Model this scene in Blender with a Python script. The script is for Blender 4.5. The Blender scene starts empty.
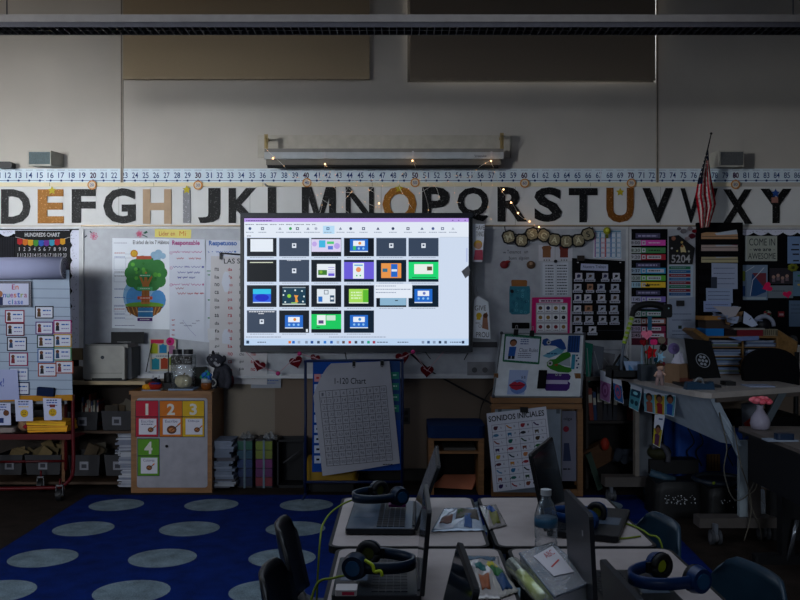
import bpy, bmesh, math, random
from mathutils import Vector, Matrix
PI = math.pi
random.seed(7)
F, H = 880.0, 1.49            # focal length in pixels of an 800 px frame, eye height in metres
WALL = 7.27                   # distance of the front wall
BOARD = 7.235                 # face of the white boards
DESKZ = 0.74

def W(px, py, Y):             # point seen at a pixel, standing at distance Y
    return Vector(((px-400)/F*Y, Y, H-(py-300)/F*Y))
def ON(px, py, z):            # point seen at a pixel, lying at height z
    Y = F*(H-z)/(py-300)
    return Vector(((px-400)/F*Y, Y, z))
def V(*a): return Vector(a)

# ------------------------------------------------------------ materials
_M = {}
def lin(h):
    h = h.lstrip('#'); h = ''.join(x*2 for x in h) if len(h) == 3 else h
    c = [int(h[i:i+2], 16)/255 for i in (0, 2, 4)]
    return [x/12.92 if x <= .04045 else ((x+.055)/1.055)**2.4 for x in c]
def M(hexc, r=.7, kind='plain', metal=0.0):
    key = (hexc, r, kind, metal)
    if key in _M: return _M[key]
    m = bpy.data.materials.new('%s %s' % (kind, hexc)); m.use_nodes = True
    nt = m.node_tree; N = nt.nodes; L = nt.links
    b = N['Principled BSDF']; c = lin(hexc)
    b.inputs['Roughness'].default_value = r
    b.inputs['Metallic'].default_value = metal
    b.inputs['Base Color'].default_value = (*c, 1)
    def coord(scale=(1, 1, 1)):
        t = N.new('ShaderNodeTexCoord'); mp = N.new('ShaderNodeMapping')
        mp.inputs['Scale'].default_value = scale
        L.new(t.outputs['Object'], mp.inputs['Vector']); return mp.outputs['Vector']
    def noise(scale, detail=3, sc=(1, 1, 1), rough=.5):
        n = N.new('ShaderNodeTexNoise'); n.inputs['Scale'].default_value = scale
        n.inputs['Detail'].default_value = detail; n.inputs['Roughness'].default_value = rough
        L.new(coord(sc), n.inputs['Vector']); return n.outputs['Fac']
    def ramp(fac, c0, c1, p0=0., p1=1.):
        q = N.new('ShaderNodeValToRGB'); e = q.color_ramp.elements
        e[0].position, e[0].color = p0, (*c0, 1); e[1].position, e[1].color = p1, (*c1, 1)
        L.new(fac, q.inputs['Fac']); return q.outputs['Color']
    def bump(fac, s=.3, d=.01):
        q = N.new('ShaderNodeBump'); q.inputs['Strength'].default_value = s; q.inputs['Distance'].default_value = d
        L.new(fac, q.inputs['Height']); L.new(q.outputs['Normal'], b.inputs['Normal'])
    k = lambda f: [min(1, x*f) for x in c]
    b.inputs['Specular IOR Level'].default_value = {'plain': .28, 'wall': .2, 'wood': .25, 'emit': .12, 'glass': .5, 'film': .5}.get(kind, .08) if metal < .3 or kind == 'emit' else .5
    if kind == 'plain':
        L.new(ramp(noise(14, 4), k(.9), k(1.08), .3, .7), b.inputs['Base Color'])
    elif kind == 'wall':
        n = noise(2.2, 5); L.new(ramp(n, k(.94), k(1.04), .3, .7), b.inputs['Base Color'])
        bump(noise(160, 2), .08, .002)
    elif kind == 'glitter':
        v = N.new('ShaderNodeTexVoronoi'); v.inputs['Scale'].default_value = 150
        L.new(coord(), v.inputs['Vector'])
        s = N.new('ShaderNodeSeparateColor'); L.new(v.outputs['Color'], s.inputs['Color'])
        L.new(ramp(s.outputs['Red'], k(.8), [min(1, x*1.5+.07) for x in c], .88, .99), b.inputs['Base Color'])
        b.inputs['Specular IOR Level'].default_value = .25; b.inputs['Roughness'].default_value = .6
    elif kind == 'wood':
        n = noise(6, 6, (1, 9, 9)); L.new(ramp(n, k(.72), k(1.15), .3, .7), b.inputs['Base Color']); bump(n, .1, .002)
    elif kind == 'carpet':
        n = noise(180, 3); n2 = noise(9, 5)
        mx = N.new('ShaderNodeMix'); mx.data_type = 'FLOAT'; mx.inputs[0].default_value = .45
        L.new(n, mx.inputs[2]); L.new(n2, mx.inputs[3])
        L.new(ramp(mx.outputs[0], k(.55), k(1.5), .35, .65), b.inputs['Base Color']); bump(n, .6, .004)
    elif kind == 'fabric':
        n = noise(220, 2); L.new(ramp(n, k(.8), k(1.15), .3, .7), b.inputs['Base Color']); bump(n, .3, .002)
    elif kind == 'shade':
        n = noise(30, 3, (1, 1, 40)); L.new(ramp(n, k(.92), k(1.06), .3, .7), b.inputs['Base Color'])
    elif kind == 'fur':
        n = noise(120, 4); L.new(ramp(n, k(.7), k(1.25), .3, .7), b.inputs['Base Color']); bump(n, .8, .004)
    elif kind == 'paper':
        n = noise(5, 4); c[:] = [min(.8, x*1.55) for x in c]; L.new(ramp(n, k(.94), k(1.02), .3, .7), b.inputs['Base Color'])
    elif kind == 'emit':      # a screen pixel or a bulb: gives off its own light
        b.inputs['Base Color'].default_value = (0, 0, 0, 1)
        b.inputs['Emission Color'].default_value = (*c, 1)
        b.inputs['Emission Strength'].default_value = metal if metal else 1.0
        b.inputs['Metallic'].default_value = 0
        b.inputs['Roughness'].default_value = .35
    elif kind == 'glass':
        b.inputs['Transmission Weight'].default_value = 1.0
        b.inputs['IOR'].default_value = 1.2
        b.inputs['Roughness'].default_value = r
    elif kind == 'film':      # thin clear plastic
        tr = N.new('ShaderNodeBsdfTransparent'); gl = N.new('ShaderNodeBsdfGlossy')
        gl.inputs['Roughness'].default_value = r; gl.inputs['Color'].default_value = (*c, 1)
        df = N.new('ShaderNodeBsdfDiffuse'); df.inputs['Color'].default_value = (*c, 1)
        fr = N.new('ShaderNodeLayerWeight'); fr.inputs['Blend'].default_value = .35
        m1 = N.new('ShaderNodeMixShader'); m2 = N.new('ShaderNodeMixShader')
        m1.inputs[0].default_value = metal or .15
        L.new(tr.outputs[0], m1.inputs[1]); L.new(df.outputs[0], m1.inputs[2])
        L.new(fr.outputs['Facing'], m2.inputs[0]); L.new(m1.outputs[0], m2.inputs[1]); L.new(gl.outputs[0], m2.inputs[2])
        L.new(m2.outputs[0], N['Material Output'].inputs['Surface'])
        q = N.new('ShaderNodeBump'); q.inputs['Strength'].default_value = .6; q.inputs['Distance'].default_value = .01
        L.new(noise(26, 3), q.inputs['Height']); L.new(q.outputs['Normal'], gl.inputs['Normal'])
    _M[key] = m
    return m
def P(h): return M(h, .85, 'paper')
def INK(h): return M(h, .8)
def GLOW(h, s=1.0): return M(h, .3, 'emit', s)

# ------------------------------------------------------------ meshes
COL = bpy.context.scene.collection
_glyph = {}
def text_geo(s, bold=0.0):
    key = (s, bold)
    if key in _glyph: return _glyph[key]
    cu = bpy.data.curves.new('t', 'FONT'); cu.body = s; cu.size = 1; cu.offset = bold; cu.resolution_u = 3
    o = bpy.data.objects.new('t', cu); COL.objects.link(o)
    dg = bpy.context.evaluated_depsgraph_get(); dg.update()
    me = bpy.data.meshes.new_from_object(o.evaluated_get(dg))
    vs = [v.co.copy() for v in me.vertices]; fs = [tuple(p.vertices) for p in me.polygons]
    bpy.data.objects.remove(o); bpy.data.meshes.remove(me); bpy.data.curves.remove(cu)
    if vs:
        x0 = min(v.x for v in vs); x1 = max(v.x for v in vs); y0 = min(v.y for v in vs); y1 = max(v.y for v in vs)
    else: x0 = y0 = 0; x1 = y1 = 1
    _glyph[key] = (vs, fs, x0, x1, y0, y1)
    return _glyph[key]

class MB:
    def __init__(s): s.v = []; s.f = []; s.m = []; s.mats = []; s.sm = []
    def mi(s, m):
        if m not in s.mats: s.mats.append(m)
        return s.mats.index(m)
    def add(s, vs, fs, m, smooth=False, T=None):
        b = len(s.v); k = s.mi(m)
        s.v += [(T @ Vector(v)) if T else Vector(v) for v in vs]
        for f in fs: s.f.append(tuple(b+i for i in f)); s.m.append(k); s.sm.append(smooth)
        return s
    def poly(s, pts, m): return s.add(pts, [tuple(range(len(pts)))], m)
    def box(s, a, b, m, T=None):
        x0, y0, z0 = min(a[0], b[0]), min(a[1], b[1]), min(a[2], b[2]); x1, y1, z1 = max(a[0], b[0]), max(a[1], b[1]), max(a[2], b[2])
        vs = [(x0, y0, z0), (x1, y0, z0), (x1, y1, z0), (x0, y1, z0), (x0, y0, z1), (x1, y0, z1), (x1, y1, z1), (x0, y1, z1)]
        return s.add(vs, [(0, 3, 2, 1), (4, 5, 6, 7), (0, 1, 5, 4), (1, 2, 6, 5), (2, 3, 7, 6), (3, 0, 4, 7)], m, T=T)
    def slab(s, pts, n, m, cap=None):   # polygon (3D points) pushed along vector n
        k = len(pts); n = Vector(n); a = [Vector(p) for p in pts]
        vs = a + [p+n for p in a]
        nn = sum(((a[i]-a[0]).cross(a[(i+1) % k]-a[0]) for i in range(1, k-1)), Vector())
        flip = nn.dot(n) > 0
        f1 = tuple(range(k)); f2 = tuple(range(k, 2*k))
        side = [(i, (i+1) % k, k+(i+1) % k, k+i) for i in range(k)]
        if flip: f1 = f1[::-1]
        else: f2 = f2[::-1]; side = [q[::-1] for q in side]
        s.add(vs, [f1, f2]+side, m)
        return s
    def rbox(s, a, b, m, r=.01, T=None, seg=3, axis=2):   # box with rounded vertical (axis) edges
        a = Vector(a); b = Vector(b); ax = [i for i in range(3) if i != axis]
        x0, x1 = a[ax[0]], b[ax[0]]; y0, y1 = a[ax[1]], b[ax[1]]; pts = []
        for cx, cy, st in ((x1-r, y1-r, 0), (x0+r, y1-r, 1), (x0+r, y0+r, 2), (x1-r, y0+r, 3)):
            for i in range(seg+1):
                t = (st+i/seg)*PI/2; pts.append((cx+r*math.cos(t), cy+r*math.sin(t)))
        k = len(pts); vs = []
        for z in (a[axis], b[axis]):
            for p in pts:
                q = [0, 0, 0]; q[ax[0]], q[ax[1]], q[axis] = p[0], p[1], z; vs.append(q)
        fs = [tuple(range(k))[::-1], tuple(range(k, 2*k))]+[(i, (i+1) % k, k+(i+1) % k, k+i) for i in range(k)]
        if axis == 1: fs = [f[::-1] for f in fs]
        return s.add(vs, fs, m, T=T)
    def tube(s, pts, r, m, seg=8, caps=True, T=None, closed=False):
        pts = [Vector(p) for p in pts]; n = len(pts)
        rs = r if isinstance(r, (list, tuple)) else [r]*n
        vs = []; fs = []; up = None
        for i, p in enumerate(pts):
            a = pts[(i-1) % n] if (i or closed) else p; b = pts[(i+1) % n] if (i < n-1 or closed) else p
            t = (b-a).normalized() if (b-a).length > 1e-9 else Vector((0, 0, 1))
            if up is None: up = t.orthogonal().normalized()
            up = (up-t*up.dot(t));
            up = up.normalized() if up.length > 1e-6 else t.orthogonal().normalized()
            w = t.cross(up)
            for j in range(seg):
                q = 2*PI*j/seg; vs.append(p+(up*math.cos(q)+w*math.sin(q))*rs[i])
        for i in range(n if closed else n-1):
            for j in range(seg):
                a = i*seg+j; b = i*seg+(j+1) % seg; i2 = (i+1) % n
                fs.append((a, b, i2*seg+(j+1) % seg, i2*seg+j))
        if caps and not closed: fs += [tuple(range(seg))[::-1], tuple((n-1)*seg+j for j in range(seg))]
        return s.add(vs, fs, m, True, T)
    def cyl(s, p0, p1, r0, m, r1=None, seg=16, T=None):
        r1 = r0 if r1 is None else r1
        p0 = Vector(p0); p1 = Vector(p1); t = (p1-p0).normalized(); u = t.orthogonal().normalized(); w = t.cross(u)
        vs = [p0+(u*math.cos(2*PI*j/seg)+w*math.sin(2*PI*j/seg))*r0 for j in range(seg)]
        vs += [p1+(u*math.cos(2*PI*j/seg)+w*math.sin(2*PI*j/seg))*r1 for j in range(seg)]
        s.add(vs, [(j, (j+1) % seg, seg+(j+1) % seg, seg+j) for j in range(seg)], m, True, T)
        s.add(vs[:seg], [tuple(range(seg))[::-1]], m, False, T); return s.add(vs[seg:], [tuple(range(seg))], m, False, T)
    def lathe(s, c, prof, m, seg=20, T=None, ribs=0, ribd=0.):   # profile [(r, z)] about vertical axis at c
        c = Vector(c); vs = []; fs = []; n = len(prof)
        for r, z in prof:
            for j in range(seg):
                t = 2*PI*j/seg; rr = r*(1-ribd*(.5-.5*math.cos(ribs*t))) if ribs else r
                vs.append(c+Vector((rr*math.cos(t), rr*math.sin(t), z)))
        for i in range(n-1):
            for j in range(seg):
                a = i*seg+j; b = i*seg+(j+1) % seg; fs.append((a, b, b+seg, a+seg))
        if prof[0][0] > 1e-5: fs.append(tuple(range(seg))[::-1])
        if prof[-1][0] > 1e-5: fs.append(tuple((n-1)*seg+j for j in range(seg)))
        return s.add(vs, fs, m, True, T)
    def ball(s, c, r, m, seg=12, rings=8, T=None):
        r = (r, r, r) if isinstance(r, (int, float)) else r
        vs = [Vector(c)+Vector((0, 0, -r[2]))]; fs = []
        for i in range(1, rings):
            ph = -PI/2+PI*i/rings
            for j in range(seg):
                t = 2*PI*j/seg; vs.append(Vector(c)+Vector((r[0]*math.cos(ph)*math.cos(t), r[1]*math.cos(ph)*math.sin(t), r[2]*math.sin(ph))))
        vs.append(Vector(c)+Vector((0, 0, r[2]))); top = len(vs)-1
        for j in range(seg): fs.append((0, 1+(j+1) % seg, 1+j))
        for i in range(rings-2):
            for j in range(seg):
                a = 1+i*seg+j; b = 1+i*seg+(j+1) % seg; fs.append((a, b, b+seg, a+seg))
        for j in range(seg): fs.append((top, top-seg+j, top-seg+(j+1) % seg))
        return s.add(vs, fs, m, True, T)
    def grid(s, fn, nu, nv, m, smooth=True, T=None):
        vs = [fn(i/nu, j/nv) for j in range(nv+1) for i in range(nu+1)]
        fs = [(j*(nu+1)+i, j*(nu+1)+i+1, (j+1)*(nu+1)+i+1, (j+1)*(nu+1)+i) for j in range(nv) for i in range(nu)]
        return s.add(vs, fs, m, smooth, T)
    def build(s, name, parent=None, origin=None, solid=0):
        me = bpy.data.meshes.new(name)
        if origin is None:
            if parent is not None: origin = base_of(parent)
            elif s.v:
                xs = [v.x for v in s.v]; ys = [v.y for v in s.v]; zs = [v.z for v in s.v]
                origin = Vector(((min(xs)+max(xs))/2, (min(ys)+max(ys))/2, min(zs)))
            else: origin = Vector()
        me.from_pydata([tuple(v-origin) for v in s.v], [], s.f)
        for m in s.mats: me.materials.append(m)
        me.polygons.foreach_set('material_index', s.m); me.polygons.foreach_set('use_smooth', s.sm)
        me.update()
        o = bpy.data.objects.new(name, me); COL.objects.link(o)
        BASE[o] = Vector(origin)
        if parent is not None:
            o.parent = parent; o.location = Vector(origin)-base_of(parent)
        else: o.location = origin
        if solid:
            md = o.modifiers.new('thickness', 'SOLIDIFY'); md.thickness = solid; md.offset = 0
        return o
BASE = {}
def base_of(o): return BASE[o]

class Sheet(MB):
    """flat thing drawn on a plane. O is the world point of (u0, v0); U, Vd are world vectors for one unit right / down; n points at the viewer"""
    def __init__(s, O, U, Vd, u0=0., v0=0., warp=None):
        super().__init__(); s.O = Vector(O); s.U = Vector(U); s.D = Vector(Vd); s.u0 = u0; s.v0 = v0
        s.n = s.D.cross(s.U).normalized(); s.warp = warp
        if s.n.y > 0: s.n = -s.n
        s.px = s.U.length
    def pt(s, u, v, d=0.):
        w = s.warp(u, v) if s.warp else Vector()
        return s.O+s.U*(u-s.u0)+s.D*(v-s.v0)+s.n*d+w
    def pl(s, pts, m, d=.001):
        s.cnt = (getattr(s, 'cnt', 0)+1) % 40; d += s.cnt*5e-6
        q = [s.pt(u, v, d) for u, v in pts]
        nn = Vector()
        for i in range(1, len(q)-1): nn += (q[i]-q[0]).cross(q[i+1]-q[0])
        if nn.dot(s.n) < 0: q = q[::-1]
        return s.poly(q, m)
    def rect(s, u0, v0, u1, v1, m, d=.001): return s.pl([(u0, v0), (u1, v0), (u1, v1), (u0, v1)], m, d)
    def paper(s, pts, m, th=.0008, d=0.):       # solid sheet with thickness th whose face is at d+th
        return s.slab([s.pt(u, v, d) for u, v in pts], s.n*th, m)
    def gpaper(s, p, m, th=.0008, d=0., n=12):  # four-cornered sheet that follows the warp
        def f(a, b, e):
            u = (p[0][0]*(1-a)+p[1][0]*a)*(1-b)+(p[3][0]*(1-a)+p[2][0]*a)*b; v = (p[0][1]*(1-a)+p[1][1]*a)*(1-b)+(p[3][1]*(1-a)+p[2][1]*a)*b; return s.pt(u, v, e)
        s.grid(lambda a, b: f(1-a, b, d+th), n, n, m); return s.grid(lambda a, b: f(a, b, d), n, n, m)
    def rp(s, u0, v0, u1, v1, m, th=.0008, d=0.): return s.paper([(u0, v0), (u1, v0), (u1, v1), (u0, v1)], m, th, d)
    def frame(s, u0, v0, u1, v1, w, m, d=.001):
        s.rect(u0, v0, u1, v0+w, m, d); s.rect(u0, v1-w, u1, v1, m, d); s.rect(u0, v0+w, u0+w, v1-w, m, d); s.rect(u1-w, v0+w, u1, v1-w, m, d); return s
    def disc(s, u, v, r, m, d=.001, seg=14, rv=None, a0=0, a1=2*PI):
        rv = rv or r
        return s.pl([(u+r*math.cos(a0+(a1-a0)*i/seg), v+rv*math.sin(a0+(a1-a0)*i/seg)) for i in range(seg if a1-a0 > 6.2 else seg+1)], m, d)
    def ring(s, u, v, r, w, m, d=.001, seg=16):
        for i in range(seg):
            a = 2*PI*i/seg; b = 2*PI*(i+1)/seg
            s.pl([(u+r*math.cos(a), v+r*math.sin(a)), (u+r*math.cos(b), v+r*math.sin(b)), (u+(r-w)*math.cos(b), v+(r-w)*math.sin(b)), (u+(r-w)*math.cos(a), v+(r-w)*math.sin(a))], m, d)
        return s
    def line(s, pts, w, m, d=.001):
        for (a, b), (c, e) in zip(pts[:-1], pts[1:]):
            l = math.hypot(c-a, e-b) or 1e-6; nx, ny = -(e-b)/l*w/2, (c-a)/l*w/2
            s.pl([(a+nx, b+ny), (c+nx, e+ny), (c-nx, e-ny), (a-nx, b-ny)], m, d)
        return s
    def text(s, t, u0, v0, u1, v1, m, d=.0012, bold=0., keep=False):
        vs, fs, x0, x1, y0, y1 = text_geo(t, bold)
        sx = (u1-u0)/max(1e-6, x1-x0); sy = (v1-v0)/max(1e-6, y1-y0)
        if keep: sx = min(sx, sy*1.15); u0 = (u0+u1)/2-(x1-x0)*sx/2
        q = [s.pt(u0+(v.x-x0)*sx, v1-(v.y-y0)*sy, d) for v in vs]
        if fs:
            f = fs[0]; nn = (q[f[1]]-q[f[0]]).cross(q[f[2]]-q[f[0]])
            if nn.dot(s.n) < 0: fs = [g[::-1] for g in fs]
        return s.add(q, fs, m)
    def scrib(s, u0, v, u1, h, m, d=.0012, w=.35):   # a line of unreadable small writing
        u = u0
        while u < u1:
            l = min(random.uniform(1.5, 4.5)*h, u1-u)
            if l > .4*h: s.line([(u+l*i/6, v+(h*.5 if i % 2 else -h*.5)*random.uniform(.4, 1)) for i in range(7)], w*h*.62, m, d)
            u += l+h*.6
        return s
    def bars(s, u0, v, u1, h, m, d=.0012):           # a line of fine print, word by word
        u = u0
        while u < u1:
            l = min(random.uniform(.8, 2.8)*h+.3, u1-u); s.rect(u, v-h/2, u+l, v+h/2, m, d); u += l+h*.5
        return s
def wallsheet(Y=BOARD, warp=None):      # frame measured in photo pixels on a plane facing the room at distance Y
    k = Y/F
    return Sheet(W(0, 0, Y), (k, 0, 0), (0, 0, -k), 0, 0, warp)
def tilted(p00, p10, p01, w, h):        # unit frame w x h from three world corners (top left, top right, bottom left)
    p00, p10, p01 = map(Vector, (p00, p10, p01))
    return Sheet(p00, (p10-p00)/w, (p01-p00)/h)

def tag(o, label=None, cat=None, group=None, kind=None):
    if label: o['label'] = label
    if cat: o['category'] = cat
    if group: o['group'] = group
    if kind: o['kind'] = kind
    return o
def thing(name, label, cat, loc=(0, 0, 0), group=None):
    o = bpy.data.objects.new(name, None); COL.objects.link(o); o.location = loc; o.empty_display_size = .1
    BASE[o] = Vector(loc); return tag(o, label, cat, group)
def solo(mb, name, label, cat, group=None, **k): return tag(mb.build(name, **k), label, cat, group)
def struct(mb, name, parent=None):
    o = mb.build(name, parent)
    if parent is None: o['kind'] = 'structure'
    return o
def copy_tree(o, parent=None):
    c = o.copy(); COL.objects.link(c)
    if parent: c.parent = parent
    for ch in list(o.children): copy_tree(ch, c)
    return c
def put(o, loc, rz=0., scale=1.):
    o.location = loc; o.rotation_euler = (0, 0, rz); o.scale = (scale,)*3; return o
def arc(c, r, a0, a1, n, plane='xz'):
    out = []
    for i in range(n+1):
        t = a0+(a1-a0)*i/n; x, y = r*math.cos(t), r*math.sin(t)
        out.append(Vector(c)+(Vector((x, 0, y)) if plane == 'xz' else Vector((x, y, 0)) if plane == 'xy' else Vector((0, x, y))))
    return out
def smooth(pts, n=6):                   # Catmull-Rom through points
    p = [Vector(q) for q in pts]; p = [p[0]*2-p[1]]+p+[p[-1]*2-p[-2]]; out = []
    for i in range(1, len(p)-2):
        for j in range(n):
            t = j/n; a, b, c, d = p[i-1:i+3]
            out.append(.5*((2*b)+(c-a)*t+(2*a-5*b+4*c-d)*t*t+(3*b-a-3*c+d)*t**3))
    out.append(p[-2]); return out
NUM = ['first', 'second', 'third', 'fourth', 'fifth', 'sixth', 'seventh', 'eighth', 'ninth', 'tenth']
# ------------------------------------------------------------ the room
def room():
    XL, XR, ZC, YB = -6.0, 4.6, 4.35, -3.0
    wc = M('#b6b0a7', .75, 'wall')
    k = WALL/F
    wx = [(W(126, 0, WALL).x, W(366, 0, WALL).x), (W(411.5, 0, WALL).x, W(655, 0, WALL).x)]
    zb = W(0, 76, WALL).z; zt = 4.22
    wx[1] = (W(407.4, 0, WALL).x, W(657.0, 0, WALL).x); zb2 = W(0, 82.4, WALL).z
    m = MB(); T = .22
    m.box((XL, WALL, 0), (XR, WALL+T, zb2), wc); m.box((XL, WALL, zb2), (wx[1][0], WALL+T, zb), wc); m.box((wx[1][1], WALL, zb2), (XR, WALL+T, zb), wc); m.box((XL, WALL, zt), (XR, WALL+T, ZC), wc)
    xs = [XL, wx[0][0], wx[0][1], wx[1][0], wx[1][1], XR]
    for a, b in ((xs[0], xs[1]), (xs[2], xs[3]), (xs[4], xs[5])): m.box((a, WALL, zb), (b, WALL+T, zt), wc)
    struct(m, 'wall_back')
    for i, (a, b) in enumerate(wx):
        if i: zb = zb2
        m = MB(); al = M('#4a4540', .5, 'plain', .3)
        for z in (zb, zt-.05): m.box((a, WALL+.1, z), (b, WALL+.16, z+.05), al)
        for x in (a, (a+b)/2-.025, b-.05): m.box((x, WALL+.1, zb+.05), (x+.05, WALL+.16, zt-.05), al)
        w = struct(m, 'window_%d' % (i+1))
        g = MB(); g.box((a+.05, WALL+.125, zb+.05), (b-.05, WALL+.131, zt-.05), M('#dfe8ee', .05, 'film', .02)); g.build('pane', w)
    for i, px in enumerate((122.0, 657.2)):
        m = MB(); x = W(px, 0, WALL).x
        m.box((x-.012, WALL-.006, 0), (x+.012, WALL, ZC), M('#a49b90', .6))
        m.box((x-.003, WALL-.0065, 0), (x+.003, WALL-.0059, ZC), M('#3a3530', .6))
        struct(m, 'trim_%d' % (i+1))
    m = MB(); m.box((XL, YB, -.05), (XR, WALL+T, 0), M('#241d19', .95, 'carpet')); struct(m, 'floor')
    m = MB(); cm = M('#a08c74', .9); sk = (-2.9, 1.5, 1.7, 4.9)
    m.box((XL, YB, ZC), (XR, sk[1], ZC+.1), cm); m.box((XL, sk[3], ZC), (XR, WALL+T, ZC+.1), cm); m.box((XL, sk[1], ZC), (sk[0], sk[3], ZC+.1), cm); m.box((sk[2], sk[1], ZC), (XR, sk[3], ZC+.1), cm); struct(m, 'ceiling')
    m = MB()
    for k in range(5): x = sk[0]+(sk[2]-sk[0]-.06)*k/4; m.box((x, sk[1], ZC+.02), (x+.06, sk[3], ZC+.08), M('#4a4540', .5, 'plain', .3))
    struct(m, 'window_6')  # made-up skylight bars, unseen, added to go with the overhead fill lamp
    m = MB(); m.box((XR, YB, 0), (XR+.1, WALL+T, ZC), wc); struct(m, 'wall_right')
    # left wall with a row of high windows that light the room
    m = MB(); a, b, z0, z1 = -2.6, 1.2, 1.75, 3.25
    m.box((XL-.2, YB, 0), (XL, WALL+T, z0), wc); m.box((XL-.2, YB, z1), (XL, WALL+T, ZC), wc)
    m.box((XL-.2, YB, z0), (XL, a, z1), wc); m.box((XL-.2, b, z0), (XL, 1.4, z1), wc); m.box((XL-.2, 5.0, z0), (XL, WALL+T, z1), wc); struct(m, 'wall_left')
    m = MB(); al = M('#4a4540', .5, 'plain', .3)
    for y in (a, (a+b)/2-.03, b-.06): m.box((XL-.15, y, z0), (XL-.09, y+.06, z1), al)
    for z in (z0, z1-.05): m.box((XL-.15, a, z), (XL-.09, b, z+.05), al)
    struct(m, 'window_3')
    m = MB()
    for y in (1.4, 2.6, 3.8, 4.94): m.box((XL-.15, y, z0), (XL-.09, y+.06, z1), al)
    struct(m, 'window_5')
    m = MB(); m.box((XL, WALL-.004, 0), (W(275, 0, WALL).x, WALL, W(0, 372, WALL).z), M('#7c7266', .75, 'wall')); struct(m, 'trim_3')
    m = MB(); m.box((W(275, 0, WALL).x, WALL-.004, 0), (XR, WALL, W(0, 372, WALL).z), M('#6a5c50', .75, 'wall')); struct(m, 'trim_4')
    # rear wall; its window band is made up to go with the rear fill lamps
    m = MB(); a, b, z0, z1 = -4.5, 2.0, 1.6, 3.0
    m.box((XL, YB-.2, 0), (XR, YB, z0), wc); m.box((XL, YB-.2, z1), (XR, YB, ZC), wc); m.box((XL, YB-.2, z0), (a, YB, z1), wc); m.box((b, YB-.2, z0), (XR, YB, z1), wc); struct(m, 'wall_rear')
    m = MB()
    for k in range(5): x = a+(b-a-.06)*k/4; m.box((x, YB-.15, z0), (x+.06, YB-.09, z1), al)
    struct(m, 'window_4')
    m = MB(); m.box((XL, WALL-.015, 0), (XR, WALL, .1), M('#1b1816', .6)); struct(m, 'baseboard_back')

def area(name, loc, rot, sx, sy, e, col, spread=180):
    l = bpy.data.lights.new(name, 'AREA'); l.shape = 'RECTANGLE'; l.size = sx; l.size_y = sy; l.energy = e; l.color = col; l.spread = math.radians(spread)
    o = bpy.data.objects.new(name, l); COL.objects.link(o); o.location = loc; o.rotation_euler = rot; return o
def lights_camera():
    sc = bpy.context.scene
    cam = bpy.data.cameras.new('camera'); cam.sensor_width = 36; cam.lens = F/800*36; cam.clip_start = .05; cam.clip_end = 100
    o = bpy.data.objects.new('camera', cam); COL.objects.link(o); o.location = (0, 0, H); o.rotation_euler = (PI/2, 0, 0); sc.camera = o
    w = bpy.data.worlds.new('world'); sc.world = w; w.use_nodes = True
    bg = w.node_tree.nodes['Background']; bg.inputs[0].default_value = (.62, .75, 1.0, 1); bg.inputs[1].default_value = .5
    # daylight through the high windows of the left wall
    for y, tx, tz, e, sp in ((1.0, -4.0, 2.55, 7.4, 29), (.5, -2.6, 2.3, 6.0, 23), (-.1, -1.1, 2.4, 2.9, 17), (-.7, .5, 2.4, 1.25, 14), (-1.4, 2.1, 2.4, .9, 13), (-2.1, 3.7, 2.4, .95, 12)):
        p = V(-5.95, y, 2.5); d = V(tx, 7.27, tz)-p
        area('window_daylight', p, d.to_track_quat('-Z', 'Y').to_euler(), .6, .8, e, (.94, .97, 1.0), sp)
    p = V(-5.9, 1.0, 2.9); area('window_daylight', p, (V(-4.2, 6.2, 4.35)-p).to_track_quat('-Z', 'Y').to_euler(), 1.2, .5, 7, (1.0, .86, .68), 60)  # added warm uplight, stands in for ceiling bounce on the upper wall
    # added soft fill lamps behind the camera, no window known there
    p = V(-3.2, -2.85, 2.3); area('rear_fill', p, (V(-2.9, 7.0, .9)-p).to_track_quat('-Z', 'Y').to_euler(), 2.6, 1.2, 14, (.84, .92, 1.0), 34)
    p = V(1.2, -2.85, 2.3); area('rear_fill', p, (V(2.2, 6.2, .7)-p).to_track_quat('-Z', 'Y').to_euler(), 1.2, 1.0, 2.4, (.78, .88, 1.0), 24)
    # daylight from the side windows, plus an added overhead fill lamp over the tables
    p = V(-5.9, 2.6, 2.2); area('side_window_daylight', p, (V(-.4, 6.0, .3)-p).to_track_quat('-Z', 'Y').to_euler(), 3.0, 1.2, 10, (.84, .92, 1.0), 84)
    area('overhead_fill', (-.6, 3.2, 4.3), (0, 0, 0), 4.6, 3.4, 21, (.72, .85, 1.0), 86)
    # daylight behind the blinds of the front wall
    for px, e in ((246, 2), (533, 70)):
        x = W(px, 0, WALL).x
        area('clerestory_daylight', (x, WALL+.3, 3.85), (-PI/2, 0, 0), 2.0, .8, e, (.75, .87, 1.0))
    sc.view_settings.view_transform = 'Standard'; sc.view_settings.look = 'None'; sc.view_settings.exposure = 0; sc.view_settings.gamma = 1
    sc.view_settings.use_curve_mapping = False

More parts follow.
